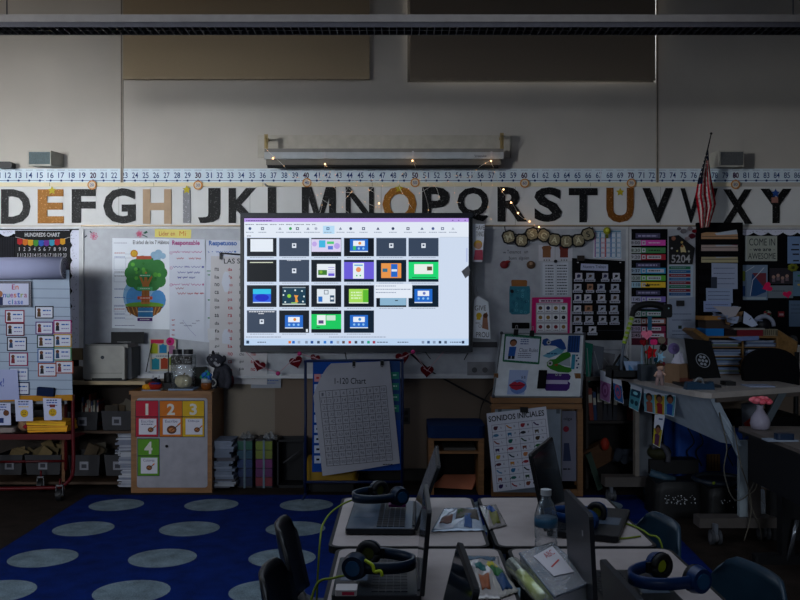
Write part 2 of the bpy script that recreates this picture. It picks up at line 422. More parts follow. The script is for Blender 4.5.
def upper():
    # hanging linear light, off
    Y0, Y1 = 4.85, 5.0; zb = H+273/F*Y0; L = 3.4
    t = thing('ceiling_light', 'long dark suspended linear light with black louvres, switched off', 'light', (0, (Y0+Y1)/2, zb))
    m = MB(); g = M('#9c948e', .45); d = M('#3d3c42', .5)
    m.box((-L, Y0, zb), (L, Y0+.006, zb+.028), M('#5c5a60', .5)); m.box((-L, Y0-.004, zb+.028), (L, Y0+.006, zb+.068), g)
    m.box((-L, Y1-.006, zb), (L, Y1, zb+.068), d); m.box((-L, Y0+.006, zb+.062), (L, Y1-.006, zb+.068), g); m.build('housing', t)
    m = MB(); x = -L+.02
    while x < L:
        m.box((x, Y0+.006, zb), (x+.004, Y1-.006, zb+.05), M('#34343a', .5)); x += .042
    m.box((-L, (Y0+Y1)/2-.003, zb+.004), (L, (Y0+Y1)/2+.003, zb+.05), M('#222226', .5)); m.build('louver', t)
    for x in (-2.2, 2.2):
        m = MB(); m.cyl((x, (Y0+Y1)/2, zb+.068), (x, (Y0+Y1)/2, 4.35), .004, d, seg=6); m.build('suspension_rod', t)
    # roller shades over the clerestory windows
    for (a, b, yb, col, lab) in ((123, 369.5, 79.5, '#9c8b72', 'tan roller shade lowered over the window left of centre, not leaking light'),
                                 (410, 655.3, 80.5, '#7c7062', 'dark brown roller shade over the right window, daylight leaking at its edges')):
        Y = WALL-.045; p = W(a, yb, Y); q = W(b, yb, Y)
        t = thing('roller_shade', lab, 'blind', ((p.x+q.x)/2, Y, p.z), 'roller shades')
        m = MB(); m.box((p.x, Y, p.z+.02), (q.x, Y+.0015, 4.25), M(col, .8, 'shade')); m.build('shade_fabric', t)
        m = MB(); m.box((p.x, Y-.006, p.z), (q.x, Y+.006, p.z+.022), M(col, .6)); m.build('hem_bar', t)
        m = MB(); m.cyl((p.x-.01, Y+.0, 4.27), (q.x+.01, Y+.0, 4.27), .03, M('#4c463e', .5)); m.build('roller', t)
    # projection screen casing
    Yc = WALL-.11; kk = Yc/F
    c = W(386, 166, Yc)
    t = thing('projector_screen', 'closed pull-down projection screen in a long white metal casing', 'projection screen', c)
    m = MB(); white = M('#b9b8b4', .5)
    p = W(258, 135.5, WALL); q = W(511, 158, WALL); m.box((p.x, WALL-.02, q.z), (q.x, WALL, p.z), M('#b0a99c', .6)); m.build('mounting_board', t)
    m = MB(); a = W(264.5, 148.5, Yc-.05); b = W(503.5, 166, Yc-.05)
    m.box((a.x, Yc-.05, a.z-.03), (b.x, WALL-.02, a.z), M('#7b7873', .5))
    m.box((a.x, Yc-.055, b.z+.058), (b.x, WALL-.02, a.z-.03), M('#a9adb0', .45))
    m.box((a.x+.01, Yc-.03, b.z+.012), (b.x-.02, WALL-.03, b.z+.058), M('#6a665f', .5))
    m.build('casing', t)
    m = MB(); m.cyl((a.x+.02, Yc-.02, b.z+.002), (b.x-.04, Yc-.02, b.z+.002), .014, M('#141313', .5)); m.build('slot_bar', t)
    s = wallsheet(Yc-.056); s.text('Screenview', 474.5, 154.6, 486.5, 157.2, INK('#2b2d33')); s.build('maker_lettering', t)
    for px, py0, py1 in ((266.3, 134.5, 149), (501.8, 133, 149)):
        m = MB(); a = W(px-1.8, py0, Yc-.05); b = W(px+1.8, py1, Yc-.05); br = M('#a08a5c', .4, 'plain', .5)
        m.box((a.x, Yc-.06, b.z), (b.x, Yc-.045, a.z), br); m.box((a.x+.008, Yc-.06, a.z-.03), (b.x-.008, WALL-.02, a.z-.015), br)
        m.tube([W(px, py0+3, Yc-.07), W(px-.8, py0+6, Yc-.075), W(px+.6, py0+9, Yc-.07), W(px, py0+13, Yc-.06)], .004, br)
        m.build('bracket', t)
    m = MB(); g = M('#8b8880', .5)
    for py in (136.2, ): m.tube([W(503, py, Yc-.05), W(510.5, py+.5, Yc-.05), W(510.5, 157, WALL-.02)], .006, g, 6)
    m.build('side_rod', t)
    # speakers
    def speaker(x0, y0, x1, y1, lab, left):
        Yf = WALL-.16; a = W(x0, y0, Yf); b = W(x1, y1, Yf)
        t = thing('wall_speaker', lab, 'speaker', ((a.x+b.x)/2, WALL-.08, b.z), 'wall speakers')
        sh = .045 if left else -.045
        m = MB(); vs = [(a.x, Yf, b.z), (b.x, Yf, b.z), (b.x, Yf, a.z), (a.x, Yf, a.z), (a.x+sh*.3, WALL-.01, b.z+.01), (b.x+sh, WALL-.01, b.z+.01), (b.x+sh, WALL-.01, a.z-.005), (a.x+sh, WALL-.01, a.z-.005)]
        m.add(vs, [(0, 1, 2, 3), (1, 5, 6, 2), (5, 4, 7, 6), (4, 0, 3, 7), (3, 2, 6, 7), (1, 0, 4, 5)], M('#aaa69b', .5)); m.build('cabinet', t)
        m = MB(); m.box((a.x+.012, Yf-.004, b.z+.01), (b.x-.008, Yf, a.z-.012), M('#5d6a6d' if left else '#585a5b', .7, 'fabric')); m.build('grille', t)
        m = MB(); m.box(((a.x+b.x)/2-.03, WALL-.01, b.z+.04), ((a.x+b.x)/2+.03, WALL, a.z-.03), M('#8b8880', .5)); m.build('wall_bracket', t)
    speaker(27.5, 150.5, 51, 165.5, 'small grey wall speaker above the number 16 of the number line', True)
    speaker(719, 150.5, 744, 166.5, 'small white wall speaker above the number 80 of the number line', False)
    m = MB(); a = W(-3, 161.5, WALL-.08); b = W(11.5, 168, WALL-.08); m.rbox((a.x, WALL-.08, b.z), (b.x, WALL, a.z), M('#1c1c1e', .5), .015, axis=1)
    solo(m, 'sensor_box', 'small dark box on the wall above the start of the number line', 'device')
    # number line
    s = wallsheet(WALL); blue = M('#aab6cf', .6, 'paper'); ink = INK('#15376f'); red = INK('#3c1440')
    s.rp(-14, 168.6, 812, 182.4, blue, .002)
    xs = {12: 8.2, 20: 93.2, 30: 198.2, 40: 306, 50: 415, 60: 524.2, 70: 630.8, 80: 735.7, 86: 797}
    ks = sorted(xs)
    def nx(n):
        for a, b in zip(ks[:-1], ks[1:]):
            if n <= b: return xs[a]+(xs[b]-xs[a])*(n-a)/(b-a)
        return xs[80]+(n-80)*(xs[86]-xs[80])/6
    s.line([(-14, 180.6), (812, 180.6)], .5, ink, .0024)
    for n in range(11, 88):
        u = nx(n); s.text(str(n), u-3, 172.4, u+3, 178.2, red if n % 10 == 0 else ink, .0026, .012 if n % 10 else .03)
        s.disc(u, 180.6, 1.15, ink, .0028, 8); s.bars(u-3.5, 170.2, u+3.5, .45, INK('#6d7891'), .0024)
    for e in (44.5, 181.5, 300, 470, 600): s.rect(e, 168.7, e+1.3, 182.3, M('#d4dbe6', .2), .0026)
    solo(s, 'number_line', 'pale blue number strip running along the wall from 12 to 86', 'number line')
    # cream rail, alphabet band, map rail
    s = wallsheet(WALL); s.rp(-14, 182.6, 735, 186.6, M('#b7ad92', .6, 'paper'), .012)
    for e in (50, 154, 263, 372, 481, 590): s.rect(e, 182.7, e+.4, 186.5, INK('#6d6350'), .0126)
    solo(s, 'cork_rail', 'narrow cream strip rail fixed under the number line', 'rail')
    s = wallsheet(WALL); s.rp(-14, 186.8, 812, 225.2, M('#a9a9a8', .6, 'paper'), .01)
    for e in (119, 250, 381, 515, 660): s.rect(e, 187, e+.35, 225, INK('#77756f'), .0105)
    solo(s, 'alphabet_band', 'long pale board band behind the glitter alphabet letters', 'board')
    s = wallsheet(WALL); s.rp(82, 225.3, 700, 227.6, M('#97866b', .45, 'plain', .3), .03); s.rect(82, 226.6, 700, 227.5, INK('#3b2f25'), .0304)
    solo(s, 'map_rail', 'thin tan metal rail along the top of the whiteboards', 'rail')
    # letters
    blk = M('#08080a', .35, 'glitter'); gold = M('#a36a1c', .3, 'glitter'); dgold = M('#7c4a0c', .3, 'glitter'); silver = M('#8b8b90', .3, 'glitter'); tan = M('#a88f74', .7)
    LT = [('D', 2, 31, 189.5, 224, blk, 'black'), ('E', 38.5, 64.5, 189.5, 223.5, gold, 'gold'), ('F', 72.5, 96, 189.3, 223, blk, 'black'), ('G', 104, 136, 188.5, 223.6, blk, 'black'),
          ('H', 143.5, 172, 189.5, 224, tan, 'plain tan'), ('I', 183.5, 191, 190.5, 223, silver, 'silver'), ('J', 198.5, 220.5, 188.3, 223.2, blk, 'black'), ('K', 229, 259, 188.3, 223.2, blk, 'black'),
          ('L', 268, 291, 187.5, 222.5, blk, 'black'), ('M', 302, 336, 187.3, 222.5, blk, 'black'), ('N', 345.8, 374, 187.3, 222.5, blk, 'black'), ('O', 382.5, 416.5, 186.5, 222.5, gold, 'gold'),
          ('P', 422, 449.5, 187.2, 222, blk, 'black'), ('Q', 457, 488.5, 187.5, 221.5, blk, 'black'), ('R', 497.3, 527, 187.3, 221.8, blk, 'black'), ('S', 534, 561.5, 187.5, 222, blk, 'black'),
          ('T', 568.5, 597, 188.3, 222.5, blk, 'black'), ('U', 606, 633.3, 188, 222.7, dgold, 'gold'), ('V', 642, 672.5, 188.3, 223, blk, 'black'), ('W', 680, 717, 188.5, 223, blk, 'black'),
          ('X', 722, 751.5, 189.5, 224, blk, 'black'), ('Y', 760, 790.5, 189, 223.3, blk, 'black'), ('C', -26, -3, 189.5, 224, blk, 'black')]
    for ch, x0, x1, y0, y1, mt, cn in LT:
        if ch == 'C': continue
        s = wallsheet(WALL); bold = .034 if ch not in 'MNW' else .012
        vs, fs, a0, a1, b0, b1 = text_geo(ch, bold)
        if ch == 'M':
            vs = [V(x, y, 0) for x, y in ((0, 0), (.2, 0), (.2, .7), (.42, 0), (.58, 0), (.8, .7), (.8, 0), (1, 0), (1, 1), (.71, 1), (.5, .3), (.29, 1), (0, 1))]; fs = [tuple(range(13))]; a0, a1, b0, b1 = 0, 1, 0, 1
        d0, d1 = .0105, .019; sx = (x1-x0)/(a1-a0); sy = (y1-y0)/(b1-b0)
        front = [s.pt(x0+(v.x-a0)*sx, y1-(v.y-b0)*sy, d1) for v in vs]; back = [s.pt(x0+(v.x-a0)*sx, y1-(v.y-b0)*sy, d0) for v in vs]
        n = len(vs); cnt = {}
        for f in fs:
            for i in range(len(f)):
                e = (f[i], f[(i+1) % len(f)]); cnt[e] = 1
        q = (front[fs[0][1]]-front[fs[0][0]]).cross(front[fs[0][2]]-front[fs[0][0]])
        ff = fs if q.y < 0 else [f[::-1] for f in fs]
        s.add(front+back, list(ff)+[(a, b, b+n, a+n) for (a, b) in cnt if (b, a) not in cnt], mt)
        solo(s, 'letter', '%s %sletter %s on the alphabet band' % (cn, '' if ch == 'H' else 'glitter ', ch), 'letter', 'alphabet letters')
    # badges under the tens, stars on the vowels
    for n, u, v in ((20, 93, 185.3), (30, 198.6, 185.5), (40, 307.2, 183), (50, 415, 183), (60, 524.3, 183.5), (70, 630.6, 183.5), (80, 734.5, 184.8)):
        s = wallsheet(WALL); p = [(u+4.6*math.cos(i*PI/10), v+4.6*math.sin(i*PI/10)) for i in range(20)]
        s.paper(p, M('#bf7a2c', .6), .003, .021); s.disc(u, v, 3.5, M('#c9bda8', .6), .0245); s.text(str(n), u-2, v-1.5, u+2, v+1.5, INK('#23508e'), .025, .01)
        solo(s, 'round_badge', 'small round orange badge reading %d below the number line' % n, 'badge', 'orange badges at the tens')
    def star(u, v, r, mt, d=.0195):
        s = wallsheet(WALL); s.paper([(u+(r if i % 2 else r*.5)*math.sin(i*PI/5), v+(r if i % 2 else r*.5)*math.cos(i*PI/5)) for i in range(10)], mt, .003, d); return s
    yl = M('#b5a31a', .6)
    for u, v, ch in ((53, 190.8, 'E'), (187.3, 190, 'I'), (399, 188.8, 'O'), (619.8, 192.3, 'U')): solo(star(u, v, 4.4, yl, .0195 if ch != 'U' else .012), 'paper_star', 'small yellow paper star stuck on the letter '+ch, 'star', 'stars on vowels')
    solo(star(774.5, 193.5, 4.5, M('#22488f', .6), .0195), 'paper_star', 'small blue paper star stuck on the letter Y', 'star', 'stars on vowels')
    s = wallsheet(WALL); s.rp(770.5, 197.5, 777, 203, M('#9a6a60', .7), .002, .0195); solo(s, 'paper_heart', 'small reddish paper scrap below the blue star on letter Y', 'paper')
    # flag
    Yf = WALL-.25
    t = thing('flag', 'striped national flag hanging from a wall staff above the black file pockets', 'flag', W(700, 215, WALL-.1))
    m = MB(); m.tube([W(711, 134.5, WALL-.42), W(703, 170, WALL-.3), W(697, 200, WALL-.12), W(695.5, 207, WALL-.03)], [.004, .007, .008, .008], M('#17161a', .5)); m.ball(W(711.2, 133.5, WALL-.42), .01, M('#22201c', .4)); m.build('staff', t)
    def fl(u, v):
        top = (707.5, 148.0); L_ = [(706.8, 150), (703, 164), (698, 180), (695.5, 196), (698, 212), (700.5, 228)]; R_ = [(708.2, 150), (709, 164), (711.5, 180), (714, 192), (716, 204), (709, 227)]
        def at(P_, w):
            w = w*(len(P_)-1); i = min(int(w), len(P_)-2); f = w-i; return (P_[i][0]*(1-f)+P_[i+1][0]*f, P_[i][1]*(1-f)+P_[i+1][1]*f)
        a = at(L_, v); b = at(R_, v); x = a[0]*(1-u)+b[0]*u; y = a[1]*(1-u)+b[1]*u
        return W(x, y, Yf+.05*v+.035*math.sin(u*13+v*2)*min(1, v*2))
    rd = M('#b81c2c', .8, 'fabric'); wt = M('#dcd6d0', .8, 'fabric'); nv = M('#1b2442', .8, 'fabric')
    m = MB(); n = 9
    for i in range(n):
        for j in range(20):
            v0, v1 = j/20, (j+1)/20; mm = (rd if i % 2 == 0 else wt)
            if (j < 9 and i < 3) or j < 3: mm = nv
            m.grid(lambda a, b: fl((i+a)/n, v0+(v1-v0)*b), 2, 1, mm)
    for i in range(4):
        for j in range(6):
            c = fl((i+.5+(j % 2)*.4)/n, .08+j*.055); m.ball(c+Vector((0, -.004, 0)), .006, wt, 6, 4)
    m.build('flag_cloth', t, solid=.002)
room(); upper()
# ------------------------------------------------------------ the front wall: boards, charts, screen
WP = P('#b4b8c0'); WP2 = P('#a4a8b2'); CREAM = P('#b0a894'); K = INK('#16171c'); BL = INK('#1e4a94'); RD = INK('#a01f2c'); PK = INK('#b23a78'); GR = INK('#1f7a3c'); YE = INK('#c9a41c'); OR = INK('#c0641c'); TL = INK('#2f8f9c'); PU = INK('#6a3a94'); SK = INK('#8a5a40'); BR = INK('#5a3420')
def frame_board(name, lab, cat, x0, y0, x1, y1, face, fr, Y=WALL-.035, w=2.2, tray=None):
    a = W(x0, y0, Y); b = W(x1, y1, Y); t = thing(name, lab, cat, ((a.x+b.x)/2, Y, b.z)); k = Y/F*w
    m = MB(); m.box((a.x, Y, b.z), (b.x, WALL, a.z), face); m.build('board_face', t)
    m = MB(); m.box((a.x-k, Y-.012, b.z-k), (a.x, WALL, a.z+k), fr); m.box((b.x, Y-.012, b.z-k), (b.x+k, WALL, a.z+k), fr)
    m.box((a.x, Y-.012, a.z), (b.x, WALL, a.z+k), fr); m.box((a.x, Y-.012, b.z-k), (b.x, WALL, b.z), fr); m.build('frame', t)
    if tray: m = MB(); m.box((a.x, Y-.07, b.z-k-.012), (b.x, WALL, b.z-k), fr); m.box((a.x, Y-.075, b.z-k-.012), (b.x, Y-.07, b.z-k+.012), fr); m.build('tray', t)
    return t
alu = M('#b4b5b8', .4)
wbd = M('#9ea1a8', .4)
frame_board('whiteboard', 'long whiteboard behind the large screen, charts taped to it', 'whiteboard', 84, 229, 626, 374, wbd, alu, tray=True)
frame_board('whiteboard', 'whiteboard behind the schedule and file pockets on the right', 'whiteboard', 631, 229, 697, 374, wbd, alu)
frame_board('bulletin_board', 'black bulletin board with the counting chart behind the lined chart pad', 'board', -14, 229, 79.5, 374, M('#0d0d10', .9, 'fabric'), alu)
frame_board('bulletin_board', 'black bulletin board with the welcome sign at the right end', 'board', 738, 229, 812, 345, M('#0b0b0f', .9, 'fabric'), alu, w=1.5)
def scallop(x0, y0, x1, y1, side, lab):
    s = wallsheet(BOARD); m = P('#a7a9b6'); dk = INK('#34364a')
    if side == 'top':
        n = max(1, round((x1-x0)/15)); w = (x1-x0)/n; pts = [(x1, y0), (x0, y0)]
        for i in range(n):
            for j in range(7): t = j/6; pts.append((x0+(i+t)*w, y1-3+3*math.sin(t*PI)))
        s.paper(pts, m, .002)
    else:
        n = max(1, round((y1-y0)/15)); w = (y1-y0)/n; pts = [(x1, y1), (x1, y0)]
        for i in range(n):
            for j in range(7): t = j/6; pts.append((x0+3-3*math.sin(t*PI), y0+(i+t)*w))
        s.paper(pts, m, .002)
    for i in range(int((x1-x0)*(y1-y0)/14)):
        u, v = random.uniform(x0+2, x1-2), random.uniform(y0+1, y1-3); s.line([(u, v), (u+random.uniform(-1, 1), v+random.uniform(-.8, .8))], .35, dk, .0026)
    solo(s, 'scalloped_border', lab, 'border')
scallop(-14, 230, 69.5, 236.5, 'top', 'pale scalloped paper border along the top of the left bulletin board')
scallop(69.5, 230, 79, 352, 'side', 'pale scalloped paper border down the right side of the left bulletin board')
scallop(739, 229.5, 812, 235.5, 'top', 'pale scalloped paper border over the welcome sign')
# left bulletin board
s = wallsheet(BOARD); s.rp(-8, 237, 14.5, 262, M('#131318', .9), .003)
for i in range(14): s.line([(-8+i*1.65, 237), (-8+i*1.65, 262)], .4, INK('#25262e'), .0034)
solo(s, 'ribbed_paper', 'black ribbed paper panel left of the counting chart', 'paper')
s = wallsheet(BOARD); s.rp(15, 230.5, 70.5, 290, M('#101014', .8), .003); s.text('HUNDREDS CHART', 25, 232.7, 60, 236.7, INK('#b9b9bd'), .0036, .02)
cols = ['#a51d22', '#b8641c', '#bb931c', '#3a7a2a', '#244c9c', '#5c2a80', '#2a7c94', '#981e24', '#c08c1c']
s.line([(15.5, 237), (28, 240), (45, 241.5), (62, 239.5), (70, 237.2)], .5, INK('#9a9a9a'), .0034)
for i, c in enumerate(cols):
    u = 20+i*5.35; v = 238.3+2*math.sin(PI*(i+.5)/9); s.pl([(u-2.5, v), (u+2.5, v), (u+2.5, v+5), (u, v+6.3), (u-2.5, v+5)], INK(c), .0037)
for r in range(8):
    for c in range(10):
        n = r*10+c+1; u = 19.5+c*5.05; v = 247.3+r*6; s.text(str(n), u-(1 if n < 10 else 1.75), v, u+(1 if n < 10 else 1.75), v+3.6, INK('#a9a9ad'), .0036, keep=True)
solo(s, 'hundreds_chart', 'black counting chart headed HUNDREDS CHART with a row of coloured flags', 'chart')

# whiteboard, left half
def flower(u, v, lab):
    s = wallsheet(BOARD)
    for i in range(6): a = i*PI/3; s.line([(u, v), (u+3.6*math.cos(a), v+3*math.sin(a)), (u+3*math.cos(a+.5), v+3.4*math.sin(a+.5)), (u+1, v)], .5, INK('#b04a6c'), .0006)
    s.disc(u-.5, v, 2.2, INK('#b8707e'), .0004); s.pl([(u+3.5, v-1), (u+7, v-3.2), (u+8.5, v-1.6), (u+5.5, v)], INK('#1c4a3a'), .0006); s.line([(u+3, v+.8), (u+8, v+3.2)], .9, INK('#1c3a34'), .0006)
    solo(s, 'flower_drawing', lab, 'drawing')
s = wallsheet(BOARD); u, v = 94, 236
for i in range(7): a = i*.9; s.line([(u, v), (u+4*math.cos(a), v+4*math.sin(a)), (u+3*math.cos(a+.6), v+3.6*math.sin(a+.6)), (u, v+.5)], .45, INK('#b04a6c'), .0006)
s.line([(84.5, 237.5), (87, 235.5)], 1.2, K, .0006); s.line([(90, 231), (91.5, 233)], 1, K, .0006)
solo(s, 'flower_drawing', 'pink marker scribble of a flower in the top left corner of the whiteboard', 'drawing')
flower(139.5, 234, 'pink flower with dark green leaves beside the yellow paper strip')
s = wallsheet(BOARD); s.paper([(154.8, 229), (191.3, 229.6), (190.8, 238.4), (154.8, 237)], P('#b3a860'), .0008)
s.text('Lider en', 159, 231.4, 175, 235.6, RD, .0014); s.text('Mi', 179.5, 231.2, 186, 235.8, OR, .0014); solo(s, 'paper_strip', 'yellow paper strip reading Lider en Mi above the marker-written charts', 'sign')
# tree poster
s = wallsheet(BOARD); s.paper([(112.3, 238), (170, 238.8), (169.6, 329.5), (112, 328)], WP, .0008); X = lambda u: 80+u/4.618; Yv = lambda v: 220+v/4.618
s.text('El árbol de los 7 Hábitos', 133, 240.3, 169, 244.2, K, .0014, .01)
gc = INK('#35733a')
s.disc(140, 296, 17, INK('#7fa8c8'), .0011, 18, 19); s.disc(138, 298, 12, INK('#4a86bc'), .0012, 18, 13); s.disc(158, 300, 8, INK('#4a86bc'), .0012, 14, 10)
for du, dv, r in ((-14, -2, 7), (-10, -8, 8), (-3, -11, 8.5), (5, -11, 8), (12, -8, 7.5), (16, -2, 6), (-13, 6, 6.5), (14, 6, 6.5), (0, 4, 13), (-6, 9, 7), (8, 9, 7), (0, -3, 13)): s.disc(145.5+du, 275+dv, r, gc, .0014+abs(du)*1e-5, 16)
for k in range(22): a, r = random.uniform(0, 6.28), random.uniform(2, 15); s.disc(145+r*1.15*math.cos(a), 274+r*.9*math.sin(a), random.uniform(1, 2.5), INK(random.choice(['#1f5a28', '#4c9034', '#2c6a2c', '#5aa03c'])), .0017, 8)
s.pl([(141, 304), (142.5, 285), (139, 276), (141, 276), (144, 282), (145, 272), (147, 272), (147.5, 282), (151, 275), (152.5, 277), (149, 285), (150, 304)], INK('#a86a34'), .0019)
for k in range(5): s.line([(142.5+k*1.5, 302), (143+k*1.3, 286)], .5, INK('#5c3418'), .0021)
s.disc(144.5, 305, 19.5, INK('#5f8f2e'), .0018, 20, 3); s.pl([(125.5, 306.5), (163, 306.5), (160, 312), (152, 317), (137, 317), (128, 312)], INK('#6c4422'), .0019)
for k in range(9): s.line([(128+k*4, 307), (130+k*3.4+random.uniform(-2, 2), 315)], .8, INK('#b07a3c'), .0021)
s.rect(138, 307.5, 153, 317, INK('#2a6c9c'), .0022); s.rect(138, 311, 153, 312, INK('#b0c4cc'), .0024)
for v, c in ((275.5, '#2a8c5a'), (288.5, '#4aa068'), (298, '#b8442a'), (319.5, '#4a2868')): s.rect(140 if v < 280 else 137.5, v-1.6, 151 if v < 280 else 152.5, v+1.6, INK(c), .0023); s.bars(140, v, 150, .8, INK('#c9d0c0'), .0025)
s.disc(134.2, 253.5, 3.8, INK('#b87a1c'), .0016); s.disc(134.2, 253.5, 2.6, INK('#c9a030'), .0018)
for a, b, r in ((154, 255, 3.5), (158.5, 253.5, 4), (163, 256, 3), (157, 258, 4)): s.disc(a, b, r, INK('#88a8c0'), .0015)
s.rect(136.5, 256, 151.5, 259.3, INK('#a04c34'), .0018)
for v in (253, 257, 272, 276, 289, 297.5, 306, 309, 314, 318): s.bars(114.5, v, 125, .7, random.choice([BL, RD, INK('#556')]), .0014); s.line([(125, v+1), (134, v+1)], .2, INK('#667'), .0014)
s.bars(114, 243, 127, .7, INK('#99a'), .0014); s.bars(115, 325.5, 135, .6, INK('#557'), .0014)
for v0, v1 in ((273, 282), (305, 312), (258, 270)): s.frame(114, v0, 126, v1, .25, INK('#8088a0'), .0013)
solo(s, 'tree_poster', 'poster of a big green tree with roots headed El árbol de los 7 Hábitos', 'poster')
# handwritten charts
wp = lambda a: (lambda u, v: Vector((0, -.004*(1+math.sin(u*.22+a))-.003*(1+math.sin(v*.11+a)), 0)))
s = wallsheet(BOARD, wp(0)); s.gpaper([(169.2, 238.6), (205.5, 239.5), (205, 342), (170, 338)], WP2, .0008)
mg = INK('#a2427c')
s.text('Responsable', 172.5, 240.4, 200, 246.6, mg, .0018, .03); s.scrib(173, 252, 203, 2.4, mg); s.scrib(177, 258.5, 184, 2.2, RD); s.scrib(189, 258.5, 201, 2.2, RD)
for v, c, a, b in ((267, '#4a4a94', 173, 204), (272.5, '#3a3a8c', 178, 200), (277.5, '#3a3a8c', 178, 196), (284.5, '#a2427c', 172, 204), (288.5, '#8a3a4c', 176, 184), (293.5, '#a0303c', 178, 204)): s.scrib(a, v, b, 2.3, INK(c))
for v in (253, 268, 285): s.ring(171.3, v, 1.4, .4, mg, .0016)
for i in range(5): s.scrib(180+i*4, 323+3*math.sin(i), 184+i*4, 1.6, INK('#666a80')); s.scrib(172, 320+i*5, 175, 1.8, RD)
s.line([(183, 320), (190, 330), (196, 336)], .3, INK('#77a'), .0016)
solo(s, 'chart_paper', 'large white paper headed Responsable in pink marker', 'chart')
s = wallsheet(BOARD, wp(2)); s.gpaper([(205.8, 239.8), (246, 240.6), (244, 345), (204.6, 342)], WP2, .0008)
s.text('Respetuoso', 209, 240.6, 237, 247, INK('#2a5aa4'), .0018, .03); s.scrib(208, 252, 236, 2.4, INK('#2a5aa4'))
for v in (275, 300, 318): s.scrib(195+13, v, 210, 1.8, GR)
s.line([(196+11, 271), (212, 271)], .8, GR, .0016); solo(s, 'chart_paper', 'large white paper headed Respetuoso in blue marker', 'chart')
s = wallsheet(BOARD-.012); s.paper([(211, 256), (268, 258), (267, 384.8), (208.6, 383)], P('#a09ea0'), .0008); s.paper([(207.5, 328.5), (215, 328.5), (215, 340), (208, 340)], P('#a8a8aa'), .0008, .0008)
s.text('LAS SILABAS', 224, 258.5, 262, 263.6, K, .0014, .01)
SY = ['ma', 'pa', 'sa', 'la', 'ta', 'da', 'no', 'ra', 'fa', 'ca', 'qui', 'cho', 'lla', 'ña', 'gui', 'que']
for r in range(15):
    v = 269.5+r*7.7
    for c, u in enumerate((216.8, 230, 241.5, 253)): s.text(SY[(r*3+c*5) % 16], u-2.1, v-1.8, u+2.1+.3*(r % 3), v+1.4, RD if c == 1 or (c == 3 and r > 8) else K, .0014, .01)
solo(s, 'syllable_chart', 'tall white chart of black and red syllables, half behind the screen', 'chart')
m = MB(); m.box(W(219.5, 252.5, BOARD-.03), W(222.5, 259.5, BOARD), M('#15151a', .5)); m.tube([W(221, 253, BOARD-.02), W(231, 254, BOARD-.02), W(240, 254.5, BOARD-.02)], .006, M('#15151a', .5), 6)
solo(m, 'hanging_clip', 'black clip bar holding up the syllable chart', 'clip')
# papers below the board, small box
s = wallsheet(WALL-.02); s.rp(251, 362.5, 281, 388, M('#8e9096', .35), .004, -.016+.016); s.bars(255, 386, 280, .6, INK('#666'), .0046)
solo(s, 'plastic_pocket', 'clear grey plastic pocket on the wall under the left end of the screen', 'pocket')
s = wallsheet(WALL-.03); s.rp(252, 376, 281, 387.5, M('#898d98', .5), .006); s.bars(265, 380.5, 279, .8, BL, .0066); s.bars(265, 383, 276, .6, BL, .0066)
solo(s, 'calendar_pad', 'white pad lying in the pocket under the pink bead', 'pad')

